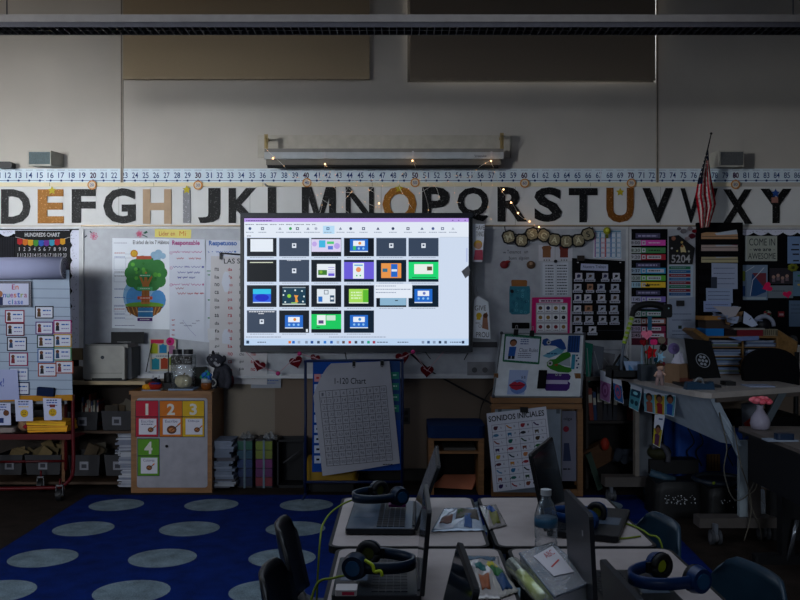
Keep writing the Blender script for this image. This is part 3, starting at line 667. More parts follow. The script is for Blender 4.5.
# the large interactive screen
def screen():
    Y = WALL-.16; a = W(240.5, 213, Y); b = W(472.5, 352, Y)
    t = thing('smart_board_screen', 'large wall-mounted screen showing a grid of small pages', 'screen', ((a.x+b.x)/2, Y, b.z))
    m = MB(); blk = M('#0e1116', .35); gy = M('#23272f', .4)
    m.box((a.x, Y, b.z), (b.x, Y+.07, a.z), blk)
    m.box((a.x, Y-.012, W(0, 217.3, Y).z), (b.x, Y, a.z), gy); m.box((a.x, Y-.012, b.z), (b.x, Y, W(0, 346.3, Y).z), gy)
    m.box((a.x, Y-.012, W(0, 346.3, Y).z), (W(243.3, 0, Y).x, Y, W(0, 217.3, Y).z), blk); m.box((W(469.4, 0, Y).x, Y-.012, W(0, 346.3, Y).z), (b.x, Y, W(0, 217.3, Y).z), blk)
    m.build('housing', t)
    m = MB(); m.box(W(300, 240, Y+.07), W(420, 320, WALL-.0)+V(0, 0, 0), M('#1a1a1c', .6)); m.build('wall_mount', t)
    s = wallsheet(Y-.001); g = lambda h: GLOW(h, .98)
    s.rect(243.3, 217.3, 469.4, 346.3, g('#040a1c'), .001)
    s.rect(244.2, 218.2, 468.6, 345.3, g('#cfdcf0'), .0014)
    s.rect(244.2, 218.2, 468.6, 222, g('#b99be6'), .0018); s.rect(244.2, 222, 468.6, 237.4, g('#e2eaf6'), .0018)
    s.bars(246, 220.7, 272, .9, g('#5a3a8c'), .0022)
    for u in (452, 458, 464.5): s.rect(u, 219.8, u+1.3, 221, g('#7a58b0'), .0022)
    for u0, u1 in ((245.5, 254), (256, 268), (270, 277), (279, 284), (286, 292), (294, 304), (306, 310), (312, 316)): s.bars(u0, 224.5, u1, .8, g('#7c8698'), .0022)
    icons = [(250, '#2c4a7c'), (262.5, '#44506a'), (280, '#9aa4b4'), (290.5, '#1f9c50'), (297.5, '#44506a'), (308, '#8088a0'), (316, '#a8b0c4'), (328, '#4a6a94'), (340.5, '#7c88a0'), (350.7, '#2c3a5c'), (363.5, '#3a4a6c'), (378, '#2c3a5c'), (393, '#2c3a5c'), (408, '#34405c'), (422, '#566484'), (433, '#4c5c8c'), (442.5, '#6c7894'), (453, '#b4bccc')]
    s.rect(323, 225.8, 334.5, 233.8, g('#b8dcf6'), .002)
    for i, (u, c) in enumerate(icons):
        if i % 3 == 0: s.disc(u, 228.6, 1.5, g(c), .0024, 10)
        elif i % 3 == 1: s.frame(u-1.5, 227.2, u+1.5, 230, .8, g(c), .0024)
        else: s.pl([(u-1.6, 229.8), (u, 227), (u+1.6, 229.8)], g(c), .0024)
        s.bars(u-4, 232.3, u+4, .7, g('#8a96ac'), .0024)
    s.bars(247, 236, 251, .8, g('#667'), .0024); s.rect(440, 236.9, 468.6, 237.4, g('#c0ccdc'), .002)
    s.rect(466, 248, 467.6, 262, g('#b6c2e4'), .002); s.rect(244.2, 338.6, 468.6, 345.3, g('#bcd4f0'), .0018)
    cx = [247, 279.2, 311.3, 344, 376.3, 408.5]; cw = [29.6, 30, 30, 30, 30, 30]; ry = [(238, 256.3), (259.8, 281.8), (285.2, 307), (310.4, 332.8)]
    D = g('#0c1420'); SL = g('#38455a'); DN = g('#0e1f30')
    def page(c, r, col): u0 = cx[c]; v0, v1 = ry[r]; s.rect(u0, v0, u0+cw[c], v1, col, .0022); s.bars(u0+3, v1+1.3, u0+cw[c]-3, .8, g('#9aa6ba'), .0024); return u0, v0, u0+cw[c], v1
    def icon(c, r): u0, v0, u1, v1 = page(c, r, SL); u = (u0+u1)/2; v = 245.6 if r == 0 else (v0+v1)/2; s.rect(u-2.1, v-2.3, u+2.1, v+2.3, g('#dce4f0'), .0026); s.rect(u-1, v-1.2, u+1, v+.6, SL, .003)
    def card(c, r, col, x0, y0, x1, y1): page(c, r, D); s.rect(x0, y0, x1, y1, g(col), .0026)
    card(0, 0, '#e4ecf6', 250.5, 239, 273, 251.6); icon(1, 0)
    card(2, 0, '#d9d2f0', 311.5, 239.2, 341, 251.8); s.rect(319, 240.3, 325.5, 247.5, g('#3fb4e0'), .003); s.rect(327, 241.5, 334, 244, g('#4cc874'), .003); s.rect(328, 246, 333, 249.5, g('#5a7ad8'), .003); s.disc(337, 246, 3, g('#b8a0e8'), .003); s.disc(314.5, 244, 2.5, g('#c0a8e8'), .003)
    def blue(c, r, x0, y0, x1, y1, dot='#e08838'):
        s.rect(x0, y0, x1, y1, g('#2268c8'), .0026); s.rect(x0, y1-1, x1, y1, g('#d8e4f4'), .0028); s.rect(x0+3.2, y0+1.8, x1-3.2, y0+7, g('#eaf0fa'), .003); s.disc((x0+x1)/2+.8, y0+4.3, 1.5, g(dot), .0034)
        for k in range(3): s.disc(x0+4.2+k*4.6, y0+9.5, 1.2, g('#8cc0f0'), .003, 8)
    page(3, 0, D); blue(3, 0, 350, 239, 368, 252); s.rect(353, 246, 356, 250, g('#3cb870'), .0034); icon(4, 0); icon(5, 0)
    page(0, 1, g('#080c12')); s.rect(250, 262, 273, 262.9, g('#d8dcc8'), .0026); icon(1, 1); s.bars(287, 260.4, 301, .8, g('#c8d0dc'), .0026)
    card(2, 1, '#e6ecf4', 317, 264, 335.3, 277.5); s.rect(318.2, 270, 327, 275, g('#3c7a2c'), .003); s.disc(321, 272, 1.6, g('#7cae34'), .0034)
    for k in range(3): s.rect(328.3, 267.2+k*2.3, 334.5, 267.7+k*2.3, g('#8a6ad8'), .003)
    s.rect(328.3, 273.3, 334.5, 276, g('#6a5ad8'), .003)
    page(3, 1, DN); s.rect(344, 262, 374, 279, g('#6a5cd8'), .0026); s.rect(353, 263, 364, 278.6, g('#e4f0f4'), .003); s.rect(354.3, 264.6, 362.8, 265.8, g('#3ca0d8'), .0034); s.disc(358.5, 269.6, 2.6, g('#e89060'), .0034); s.disc(356.8, 275.6, .8, g('#3cb860'), .0034); s.disc(360.4, 275.6, .8, g('#3cb860'), .0034)
    page(4, 1, DN); s.rect(381.2, 263.3, 401.2, 278, g('#e8964c'), .0026); s.rect(391, 264, 397.5, 277, g('#2668c8'), .003); s.rect(391.5, 269.3, 397, 271.5, g('#dce8f8'), .0034); s.rect(382.5, 268.5, 387.5, 272, g('#38708c'), .003)
    page(5, 1, DN); s.rect(408.5, 262, 438.5, 279, g('#1fd674'), .0026); s.rect(414.2, 264.2, 433, 274, g('#e8f0ec'), .003); s.rect(427, 266.5, 432, 270.5, g('#5c4a34'), .0034); s.rect(412, 277.2, 436, 277.8, g('#0c5c34'), .003)
    card(0, 2, '#2cc0e8', 253, 289, 271, 303); s.rect(253, 294, 271, 302, g('#1c5ae0'), .0028)
    s.pl([(255+7*(1+math.cos(i*PI/8)), 297.6+3.6*math.sin(i*PI/8)) for i in range(16)], g('#0c24c0'), .003); s.rect(253, 302, 271, 303, g('#c4d8f0'), .0032)
    card(1, 2, '#0e3a50', 282.5, 287.3, 305.6, 304.7); s.rect(282.5, 287, 305.6, 288, g('#8c98a4'), .003); s.rect(282.5, 303.6, 305.6, 304.8, g('#bcc8c8'), .003)
    s.disc(289.2, 296, 1.9, g('#8cd038'), .003); s.pl([(294, 295), (298.5, 295.5), (297, 298), (298.4, 302), (295.3, 302.5), (295.3, 298)], g('#e8983c'), .003)
    for u, v in ((285, 291), (283.5, 295), (295.3, 290.2), (302, 291), (304, 296.5), (285.3, 302), (303, 301.5)): s.disc(u, v, .9, g('#d8e8ec'), .003, 8)
    s.rect(291.3, 302.3, 297.5, 303.5, g('#8cc060'), .003)
    card(2, 2, '#dfe8f0', 317, 289, 335.3, 303.3); s.rect(318.3, 296.5, 322.5, 301.8, g('#2c70c4'), .003); s.rect(330, 295.3, 334.3, 301.7, g('#34506c'), .003); s.frame(324, 290, 328.5, 294.4, .7, g('#707c8c'), .003); s.rect(330.6, 297.5, 333.6, 299.5, g('#e0e8f0'), .0034)
    card(3, 2, '#a6dc5c', 349, 289, 368.3, 303.4); s.rect(363, 290, 368.3, 302.5, g('#5cb830'), .003); s.rect(349, 302.3, 368.3, 303.4, g('#dcecd0'), .003)
    for r in range(3): s.bars(351, 292.5+r*2.8, 361.5, 1.4, g('#d8f4c0'), .003)
    page(4, 2, D); s.rect(380, 298, 406, 305.3, g('#8cb4d0'), .0026); s.rect(395, 300, 398, 301, g('#40505c'), .003); s.rect(375, 284, 412.2, 298, g('#e4ecf8'), .0036)
    for v in (286, 289.3, 292.5): s.bars(375.8, v, 411 if v == 289.3 else 396, .8, g('#8c98b0'), .004)
    page(5, 2, DN); blue(5, 2, 414.5, 289, 432.3, 303, '#6c7ac0')
    icon(0, 3); s.bars(249, 311.7, 274.5, .9, g('#dce0e8'), .0026); s.bars(258.5, 313.6, 264, .8, g('#dce0e8'), .0026)
    page(1, 3, D); blue(1, 3, 285, 315.2, 303, 328.4); s.rect(306, 329, 308, 332, g('#dce4ec'), .003)
    page(2, 3, D); s.rect(311.4, 314.2, 341.3, 329, g('#18c860'), .0026); s.rect(317, 315, 325.7, 325, g('#e8f0f0'), .003); s.rect(326.5, 315.3, 335.5, 320.4, g('#c8e4d4'), .003); s.rect(318.5, 320.3, 323.6, 323.6, g('#5a4a7c'), .0034); s.rect(316.5, 327, 320, 327.7, g('#0c5c34'), .003)
    page(3, 3, DN); blue(3, 3, 350, 315, 368, 328.2, '#3c8cd0')
    s.bars(246, 337, 281, .8, g('#7c88a0'), .0024); s.bars(329, 337, 386, .8, g('#8c98b0'), .0024)
    s.rect(246.4, 340.6, 249.2, 343.6, g('#1c3c5c'), .0026); s.bars(257.5, 342.2, 266, 1, g('#5c6c84'), .0024)
    for u, c in ((289.8, '#e07c3c'), (293.5, '#1c6cd0'), (299, '#9cacc4'), (306.5, '#8494ac'), (312, '#1c4c94'), (318.5, '#3c4c64'), (325, '#2c7cd4'), (331.5, '#1c5cb4'), (338, '#a0aabc'), (343.5, '#5c4c4c'), (349.8, '#c83c3c'), (356, '#3c4454'), (362.5, '#54647c'), (368.5, '#1ca080'), (374, '#a04058'), (423, '#8898b4'), (428.5, '#34507c'), (434.2, '#8898b4'), (440, '#2c3c54'), (445.6, '#54647c'), (463, '#1c2c4c')): s.rect(u-1.3, 340.9, u+1.3, 343.5, g(c), .0028)
    for u in (377, 397.5, 450): s.bars(u, 342.2, u+11, 1, g('#5c6c84'), .0026)
    s.build('screen_face', t)
    m = MB(); m.box(W(281, 346.8, Y-.03), W(331, 349.3, Y-.0), M('#101216', .4)); m.build('sensor_bar', t)
screen()
# white power box under the right of the screen, cables
t = thing('power_box', 'white wall box with two dark fittings under the right end of the screen', 'box', W(480, 377.5, WALL-.03))
m = MB(); m.box(W(467.3, 361.8, WALL-.05), W(494, 377.5, WALL), M('#77777b', .5)); m.build('box_body', t)
for u in (474.5, 485): m = MB(); m.cyl(W(u, 370, WALL-.06), W(u, 370, WALL-.05), .022, M('#3c3c40', .5)); m.build('fitting', t)
def cable(pts, r, mt, lab, cat='cable', name='cable', n=6): m = MB(); m.tube(smooth(pts, n), r, mt, 6); return solo(m, name, lab, cat)
ck = M('#0c0c0e', .5)
cable([W(410, 353, WALL-.06), W(420, 362, WALL-.05), W(434, 373, WALL-.03), W(462, 388.5, WALL-.04), W(493, 404.5, WALL-.1), W(510, 414, WALL-.2)], .0085, ck, 'thick black cable slanting from the screen down to the easel')
cable([W(424, 350, WALL-.05), W(432, 360, WALL-.03), W(446, 366, WALL-.02), W(460, 364.5, WALL-.02), W(468, 353, WALL-.05)], .004, ck, 'thin black cable looping under the right half of the screen')
cable([W(493, 388, WALL-.01), W(486, 397, WALL-.01), W(480.5, 410, WALL-.01), W(479.5, 430, WALL-.01)], .003, ck, 'thin dark wire hanging down the wall beside the easel')
cable([W(345, 352, WALL-.04), W(347.5, 365, WALL-.03), W(350, 372, WALL-.02)], .004, ck, 'short dark wire below the middle of the screen')
t = thing('wall_outlet', 'dark wall outlet plate right of the blue pocket chart stand', 'outlet', W(406, 424, WALL))
m = MB(); m.box(W(402.3, 408, WALL-.006), W(410, 424, WALL), M('#3a3633', .5)); m.build('cover_plate', t)
for v in (412.5, 419.5): m = MB(); m.box(W(404.5, v-2.2, WALL-.01), W(408, v+2.2, WALL-.006), M('#1c1a18', .5)); m.build('socket', t)
# heart garland
Yg = WALL-.19
t = thing('heart_garland', 'pink string garland of red hearts hung under the screen', 'garland', W(340, 366, Yg))
pts = [(246, 352), (259, 365.6), (278, 373.5), (299.5, 353.7), (316, 358.5), (334, 364.5), (342, 364), (360, 371), (392, 364), (402.5, 357.5), (413, 352), (427, 371), (443.5, 352)]
m = MB(); m.tube([W(u, v, Yg) for u, v in pts], .0035, M('#b08a90', .6), 6); m.build('string', t)
for i, (u, v, r, yy) in enumerate(((259, 365.6, 6.2, .004), (296, 362, 6.8, .004), (315, 358.5, 5, .004), (402.5, 357.8, 7, .004), (427, 371, 6.8, .004), (337, 364.5, 3.6, .004))):
    s = wallsheet(Yg); a0 = (.35, -.3, .2, -.2, .05, .3)[i]; hp = []
    for k in range(24):
        q = 2*PI*k/24; hx = math.sin(q)**3; hy = -(13*math.cos(q)-5*math.cos(2*q)-2*math.cos(3*q)-math.cos(4*q))/16
        hp.append((u+r*(hx*math.cos(a0)-hy*math.sin(a0)), v+r*(hx*math.sin(a0)+hy*math.cos(a0))))
    s.paper(hp, M('#540a14', .9, 'fabric'), .008, -.013); s.line([(u-r*.5, v-r*.2-(.5-i % 2)*3), (u+r*.6, v+(.5-i % 2)*3)], .7, M('#b08a90', .6), -.004); s.build('felt_heart', t)
for u, v in ((278, 373.5), (299.5, 353.7), (413, 352)): m = MB(); m.ball(W(u, v, Yg-.01), .018, M('#b0366c', .9, 'fur')); m.build('pompom', t)

# strips right of the screen
s = wallsheet(WALL-.14); s.paper([(472, 223.5), (485, 224), (482, 262), (472.5, 262)], WP, .001)
for w, v in (('HAVE', 225), ('THINGS', 231.5)): s.text(w, 476, v, 484.6, v+5, K, .0014)
s.disc(478, 244.5, 4.4, INK('#c9a040'), .0014); s.disc(478.5, 246, 3.2, INK('#c08c70'), .0018); s.pl([(475, 250), (482.5, 250), (483, 260), (473.6, 260)], INK('#b0485c'), .0014)
solo(s, 'paper_strip', 'paper strip reading HAVE THINGS with a blond cartoon child, right of the screen', 'sign')
s = wallsheet(WALL-.14); s.paper([(474, 300), (478, 296), (488.5, 302), (490.5, 339), (473, 338)], WP, .001)
s.text('GIVE', 474.8, 305.5, 486, 310.5, K, .0014); s.text('PROU', 476, 332, 489, 337.3, K, .0014); s.disc(479, 315.5, 2.9, YE, .0014); s.rect(476.5, 316, 480.5, 319.8, YE, .0016); s.pl([(483, 315), (487, 312), (488.5, 330), (482, 328)], INK('#9a6a54'), .0014); s.disc(485.5, 315.5, 2.5, INK('#5a3420'), .0018)
s.ring(480, 326, 1.6, .4, INK('#667'), .0014); s.bars(475.5, 323, 480, .7, INK('#556'), .0014); solo(s, 'paper_strip', 'paper strip reading GIVE PROU with a yellow figure, below the grey slanting slat', 'sign')
m = MB(); m.slab([W(461.5, 271.5, WALL-.19), W(468.5, 265.5, WALL-.19), W(481, 302.5, WALL-.06), W(479.5, 303, WALL-.06)], V(0, .008, .002), M('#a4a4aa', .7)); solo(m, 'plastic_strip', 'grey folded strip hanging across the right edge of the screen', 'strip')
s = wallsheet(BOARD-.04); s.rp(473, 342, 497.5, 347.5, M('#3c3c40', .5), .01, -.03); solo(s, 'tray_shelf', 'dark narrow tray strip beside the lower right corner of the screen', 'tray')

# garland of plaques
Yb = BOARD-.02
t = thing('plaque_garland', 'black edged garland of eight glitter letter plaques under the letters R and S', 'garland', W(543, 245, Yb))
pl = [(508.7, 237, -.35, 'M'), (521.5, 240.3, .05, 'R'), (532, 234, -.3, 'S'), (543.5, 235.3, .6, 'C'), (554.3, 239.8, .15, 'A'), (566.2, 241.5, -.05, 'L'), (578.4, 240.5, -.1, 'A'), (588, 234.3, -.35, 'S')]
m = MB(); m.tube(smooth([W(504.5, 226.5, Yb), W(507, 232, Yb), W(521, 234.5, Yb), W(535, 228, Yb), W(548, 233, Yb), W(562, 236.5, Yb), W(580, 234.5, Yb), W(593, 227.5, Yb)]), .004, M('#0c0c0e', .7), 6); m.build('cord', t)
for u, v, a, ch in pl:
    s = wallsheet(Yb); R = lambda du, dv: (u+du*math.cos(a)-dv*math.sin(a), v+du*math.sin(a)+dv*math.cos(a))
    def oct(r): q = r*.55; return [R(*p) for p in ((-q, -r), (q, -r), (r, -q), (r, q), (q, r), (-q, r), (-r, q), (-r, -q))]
    s.paper(oct(6.6), M('#111013', .7), .006); s.pl(oct(5.2), M('#8e8468', .5, 'glitter'), .0066)
    vs, fs, x0, x1, y0, y1 = text_geo(ch, .02); h = 5.8
    q = [s.pt(*R((p.x-(x0+x1)/2)*h/(y1-y0), -(p.y-(y0+y1)/2)*h/(y1-y0)), .0072) for p in vs]
    s.add(q, fs if (q[fs[0][1]]-q[fs[0][0]]).cross(q[fs[0][2]]-q[fs[0][0]]).y < 0 else [f[::-1] for f in fs], M('#c4bc9c' if ch not in 'S' or u < 560 else '#1c1a16', .4)); s.build('letter_plaque', t)
# board writing and magnets
s = wallsheet(BOARD); s.scrib(503, 252.5, 506, 1.6, INK('#3a3a40'), .0006); s.text('Tenemos', 507, 250, 521, 253.6, INK('#2c2c34'), .0006); s.text('un', 524.5, 250.8, 528, 253.4, INK('#2c2c34'), .0006); s.text('buen', 509, 256.3, 516.5, 259.6, INK('#2c2c34'), .0006); s.text('alguien', 519, 256.2, 529, 260.6, INK('#2c2c34'), .0006)
solo(s, 'board_writing', 'small black marker writing on the whiteboard above two round magnets', 'writing')
def wallblob(name, lab, cat, u, v, r, mt, extra=None):
    m = MB(); m.ball(W(u, v, BOARD-.012), (r*BOARD/F, .014, r*BOARD/F*.9), mt, 14, 8)
    if extra: m.ball(W(u+extra[0], v+extra[1], BOARD-.02), (extra[2]*BOARD/F, .008, extra[3]*BOARD/F), extra[4], 8, 6)
    solo(m, name, lab, cat, 'round board magnets')
wallblob('magnet', 'dark red apple shaped magnet left of the brown one', 'magnet', 504.3, 264.7, 4.4, M('#701820', .5), (3.5, -3, 2.6, 1.4, M('#8c2020', .5)))
wallblob('magnet', 'round brown nut shaped magnet right of the red one', 'magnet', 531, 264.8, 4.5, M('#5c4430', .6), (0, -1, 2.2, 2, M('#a08468', .6)))
s = wallsheet(BOARD); s.paper([(510, 286), (529.5, 286), (530.3, 290), (529.8, 313), (527, 314.5), (512, 314.5), (509.3, 312), (509.3, 290)], INK('#2c6f80'), .001)
for i in range(34): u, v = random.uniform(511, 528.5), random.uniform(290, 312.5); s.ring(u, v, 1.3, .35, INK(random.choice(['#143c50', '#58a0b0', '#1c5068'])), .0014, 8)
s.disc(512, 291.3, 1.8, K, .0016); s.paper([(511.2, 280.6), (512.5, 279.8), (526, 280), (527.3, 281), (526.8, 286.4), (511.5, 286.2)], INK('#8c5a2c'), .0014, .0002)
solo(s, 'jar_cutout', 'teal patterned paper jar with a brown lid on the whiteboard', 'cutout')
def bread(x0, x1, mt, lab):
    s = wallsheet(BOARD); s.rp(x0, 245, x1, 261, P('#9a9aa0'), .001); u = (x0+x1)/2
    s.pl([(u-4, 257.5), (u-4, 250), (u-5, 247.5), (u-3, 245.8), (u+3, 245.8), (u+5, 247.5), (u+4, 250), (u+4, 257.5)], mt, .0014)
    for d in (-3, -.5, 2): s.rect(u+d, 259.6, u+d+1.2, 260.6, K, .0014)
    solo(s, 'picture_card', lab, 'card')
bread(538.6, 554.7, INK('#7c5234'), 'white card with a brown slice of bread under the plaque garland')
bread(555.5, 572.5, INK('#6c2c24'), 'white card with a dark red slice under the plaque garland')
s = wallsheet(BOARD); s.rp(540.5, 261.4, 570.5, 297, P('#8c9098'), .001); s.rp(542.5, 262.5, 568, 295.5, P('#9ca0a8'), .0006, .001)
for r in range(11):
    v = 265.5+r*2.85; s.disc(546, v, .7, K, .002, 6); s.bars(547.5, v, 553.5, 1, INK('#30343c'), .002); s.bars(557, v, 567, 1, INK('#30343c'), .002); s.line([(556, 262.5), (556, 296)], .2, INK('#556'), .002)
solo(s, 'word_list', 'grey plastic covered word list in two columns above the pink poster', 'list'); wallblob('magnet', 'small black magnet at the top of the grey word list', 'magnet', 555.6, 261.3, 1.8, K)
s = wallsheet(BOARD-.003); s.paper([(532, 297.5), (571, 297), (569.5, 336.5), (531, 335.5)], M('#9a1854', .7, 'paper'), .001); s.rect(536, 303, 567.5, 333, P('#8c8c92'), .0014); s.rect(539, 299.3, 563, 302.4, P('#a898a8'), .0014); s.bars(541, 300.9, 561, 1.4, INK('#5a1c40'), .0018)
for r in range(3):
    for c in range(4):
        u = 537+c*7.7; v = 305+r*9.4; s.rect(u, v, u+6.8, v+7.4, P('#b0b0b4'), .0018); s.disc(u+3.4, v+3, 2, INK(random.choice(['#7c2430', '#3c5c34', '#5c4028', '#2c2c50', '#8c6c3c', '#1c1c20'])), .0022, 9); s.bars(u+.8, v+6.4, u+6, .6, K, .0022)
solo(s, 'pink_poster', 'pink bordered poster with rows of small pictures', 'poster')
m = MB(); m.rbox(W(512.3, 328.6, BOARD-.03), W(529, 322.6, BOARD-.0)+V(0, 0, 0), M('#101012', .8, 'fabric'), .006, axis=1); solo(m, 'board_eraser', 'black felt eraser on the whiteboard above the easel', 'eraser')
# calendar
s = wallsheet(BOARD); s.paper([(594, 230), (621, 230), (621.5, 259), (593, 258)], P('#a4a8b0'), .001)
cc = ['#a83a7c', '#2c7ca4', '#b03a34', '#4c4c94', '#7c7c84', '#3c7c54']
for c in range(5):
    u = 595+c*5.3; s.rect(u-.4, 231, u+.5, 257, INK(cc[c]), .0014)
    for r in range(5): s.frame(u+.4, 233+r*5, u+4.7, 237.5+r*5, .4, INK(['#3c8cb4', '#b03a50'][(r > 0 and c < 3) and c % 2]), .0016)
s.rect(594.5, 230.5, 620.8, 232.4, INK('#6c8ca4'), .0018); solo(s, 'calendar_sheet', 'small calendar sheet with coloured columns over the black pocket chart', 'calendar')
m = MB(); c = W(607, 230.8, BOARD-.025); m.ball(c, (.031, .012, .031), M('#8c8c1c', .4), 14, 8); m.ball(c+V(0, -.012, .004), (.015, .004, .015), M('#c4c440', .4), 10, 6); m.box(c+V(-.012, 0, -.06), c+V(.012, .02, -.03), M('#5c5c14', .4)); solo(m, 'bulb_clip', 'round yellow clip at the top of the calendar sheet', 'clip')

# weekly pocket chart
def pocket(x0, y0, x1, y1, lab, tilt=0.):
    s = wallsheet(BOARD-.004); s.paper([(x0, y0), (x1, y0+tilt), (x1-1, y1), (x0, y1)], M('#0b0b0e', .8, 'fabric'), .003); return s
s = pocket(572, 258, 625, 340, '', 3)
for r in range(8): s.rect(572.6, 273.5+r*9.8+7.6, 623.6, 273.5+r*9.8+8, INK('#2c2c34'), .0036)
for u in (577, 619.5): s.rect(u, 262, u+1.5, 263, M('#b0b0b0', .3), .004)
solo(s, 'pocket_chart', 'black pocket chart headed Nuestro Trabajo with rows of picture cards', 'pocket chart')
m = MB(); m.box(W(577.5, 255.5, BOARD-.03), W(584, 260.5, BOARD-.008), M('#2c2420', .6)); solo(m, 'binder_clip', 'brown clip on the top edge of the Nuestro Trabajo pocket chart', 'clip')
s = wallsheet(BOARD-.0075); s.paper([(581, 263.5), (608, 264.5), (608, 271), (580.5, 270)], P('#8c90a8'), .0008); s.text('Nuestro Trabajo', 583, 265.3, 606, 269, K, .0012, .005); solo(s, 'header_card', 'pale header card reading Nuestro Trabajo', 'card')
rows = [(273, [(574.5, 8.5), (585.5, 9.5), (601.5, 7.5), (612, 8.5)]), (284, [(573.2, 9), (586.3, 7.5), (596.5, 9), (610.2, 9.5)]), (294.5, [(573.5, 8.5), (583.5, 8.5), (597, 9), (610.2, 9.5)]), (305.5, [(572.8, 9), (584, 9), (597.5, 9), (609.5, 9)]), (316, [(573, 9), (584.5, 9), (598, 9), (610, 9.3)]), (326.5, [(574.5, 8.5), (588, 9)])]
for r, (v, cs) in enumerate(rows):
    for c, (u, w) in enumerate(cs):
        s = wallsheet(BOARD-.0075); pc = random.choice(['#8c8c96', '#9a9aa2', '#848894']) if (r, c) not in ((1, 1), (3, 1)) else '#84604c'
        s.rp(u+.8, v, u+w-.8, v+7.2, P(pc), .0008); s.rp(u-.5, v+6, u+w+.3, v+8.6, P('#8a8c98'), .0006, .0008)
        ic = random.choice([K, INK('#2c2c50'), INK('#4c3a2c')]); a = random.uniform(.8, 1.4)
        s.disc(u+w/2, v+3, 1.4*a, ic, .0012, 9); s.line([(u+w/2-2, v+4.8), (u+w/2+1.8, v+2.2)], .9, ic, .0014); s.bars(u+.5, v+7.3, u+w-.5, .8, K, .0018)
        solo(s, 'picture_card', '%s card, %s row, %s from left in the Nuestro Trabajo chart' % ('brown' if pc == '#84604c' else 'small white', NUM[r], NUM[c]), 'card', 'cards in the work pocket chart')
# schedule pocket chart
s = pocket(628.5, 227.5, 667.5, 345, '')
for v in (230.3, 263, 290.5): s.rp(635.5 if v < 240 else 636, v+3 if v < 240 else v, 660, v+(8 if v < 240 else 4.5), P('#3c3a50'), .0006, .003); s.bars(638, v+(5.6 if v < 240 else 2.2), 657, 1.6, INK('#9c98b8'), .0042)
s.rect(628.5, 338, 667.5, 345, M('#4a0f24', .8), .0034)
solo(s, 'pocket_chart', 'tall black schedule pocket chart with coloured strips beside the house sign', 'pocket chart')
sched = [(240, '#b03c90', '#8c8c94', 'magenta'), (247.5, '#3c6c44', '#8c9490', 'green'), (254.3, '#8c2430', '#94949c', 'red framed'), (268, '#2c7ca4', '#7c8c9c', 'blue'), (275.3, '#4c8c34', '#848c8c', 'lime green'), (282, '#c09c2c', '#7c98a8', 'yellow'), (296.5, '#6c5c9c', '#8c8ca0', 'lilac'), (303.5, '#5c6478', '#84848c', 'grey'), (311, '#3c6c5c', '#949a9c', 'teal'), (318.5, '#7c4c44', '#8c8c90', 'brown edged'), (326, '#6c2440', '#84788c', 'dark pink'), (332.5, '#7c3048', '#80707c', 'wine red')]
for i, (v, c, c2, nm) in enumerate(sched):
    s = wallsheet(BOARD-.0075); h = 5.6; s.rp(630, v, 641, v+h, P(c2), .0008); s.rp(641, v, 665.5, v+h, P(c), .0008); s.rp(642, v+.8, 645.5, v+h-.8, P('#9c9ca4'), .0004, .0008)
    s.rect(647, v+1.1, 661+(i % 2)*3, v+h-1.1, P('#a4a4ac' if i not in (0, 1, 5) else c), .0012); s.text(['8:00', '8:30', '9:20', '9:37', '10:30', '11:10', '11:45', '12:10', '1:00', '1:45', '2:10', '2:45'][i], 631, v+1.2, 640, v+h-1.2, K, .0012, .01)
    s.bars(648.5, v+h/2, 660, 1.1, K if i else INK('#d8b8d0'), .0018); s.disc(643.7, v+h/2, 1, INK(c), .0018, 8)
    if i == 5: s.pl([(645.5, v+4.6), (644.5, v+1.6), (646.3, v+3), (647.5, v+1), (648.7, v+3), (650.5, v+1.6), (649.5, v+4.6)], K, .0022)
    solo(s, 'schedule_strip', '%s schedule strip, %s from the top of the tall black chart' % (nm, NUM[i] if i < 10 else ('eleventh', 'twelfth')[i-10]), 'strip', 'strips in the schedule chart')
# house sign 5204
s = wallsheet(BOARD-.01); s.paper([(669, 264.3), (668.6, 236.5), (678.5, 235), (694.8, 248), (692.3, 264.3)], M('#0d0d10', .6), .006)
s.text('5204', 671.2, 254.8, 690, 262.8, INK('#a4a4a8'), .0066, .02)
for u, v, r, c in ((673.3, 238.4, 2.2, '#8c5c48'), (671.6, 248.3, 1.1, '#a8a8a8'), (677, 251, 1, '#b0a468'), (681.6, 242.4, 1.3, '#a88c50'), (688.6, 251.4, 1, '#a0a090')): s.disc(u, v, r, INK(c), .0066, 8)
s.pl([(680, 247.5), (682.5, 244.5), (684.5, 247), (686, 252.5), (683, 252), (680.6, 252.5)], INK('#c9b888'), .0068); s.disc(682, 246.3, 1.3, INK('#8c5028'), .007, 8)
solo(s, 'house_sign', 'black house shaped room sign reading 5204', 'sign')
s = wallsheet(BOARD-.004); s.paper([(668, 265), (693.5, 265), (692.5, 298), (668.3, 297.5)], P('#8c98a4'), .001)
for i, c in enumerate(['#1c6c50', '#1c5c90', '#84202c', '#1c5c8c', '#7c1c2c', '#1c6c4c', '#78202c', '#1c4c84']): s.rect(669, 266.3+i*3.75, 690.5, 269.4+i*3.75, INK(c), .0014); s.bars(671, 267.8+i*3.75, 686, .7, INK('#8c98a8'), .0018)
solo(s, 'striped_poster', 'white sheet with eight coloured stripes under the house sign', 'poster')
s = wallsheet(BOARD-.006, lambda u, v: Vector((0, -.003*(1+math.sin(v*.2)), 0))); s.paper([(669, 299), (694.5, 297), (695.5, 340), (668, 338)], P('#747c8c'), .001)
for v in (309, 314, 320, 331, 334.5): s.bars(672, v, 691, .7, INK('#3c4864'), .0014)
s.rect(678, 325.5, 681.5, 328.8, INK('#1c2c20'), .0014); solo(s, 'notice_sheet', 'large white notice sheet clipped below the striped sheet', 'notice')
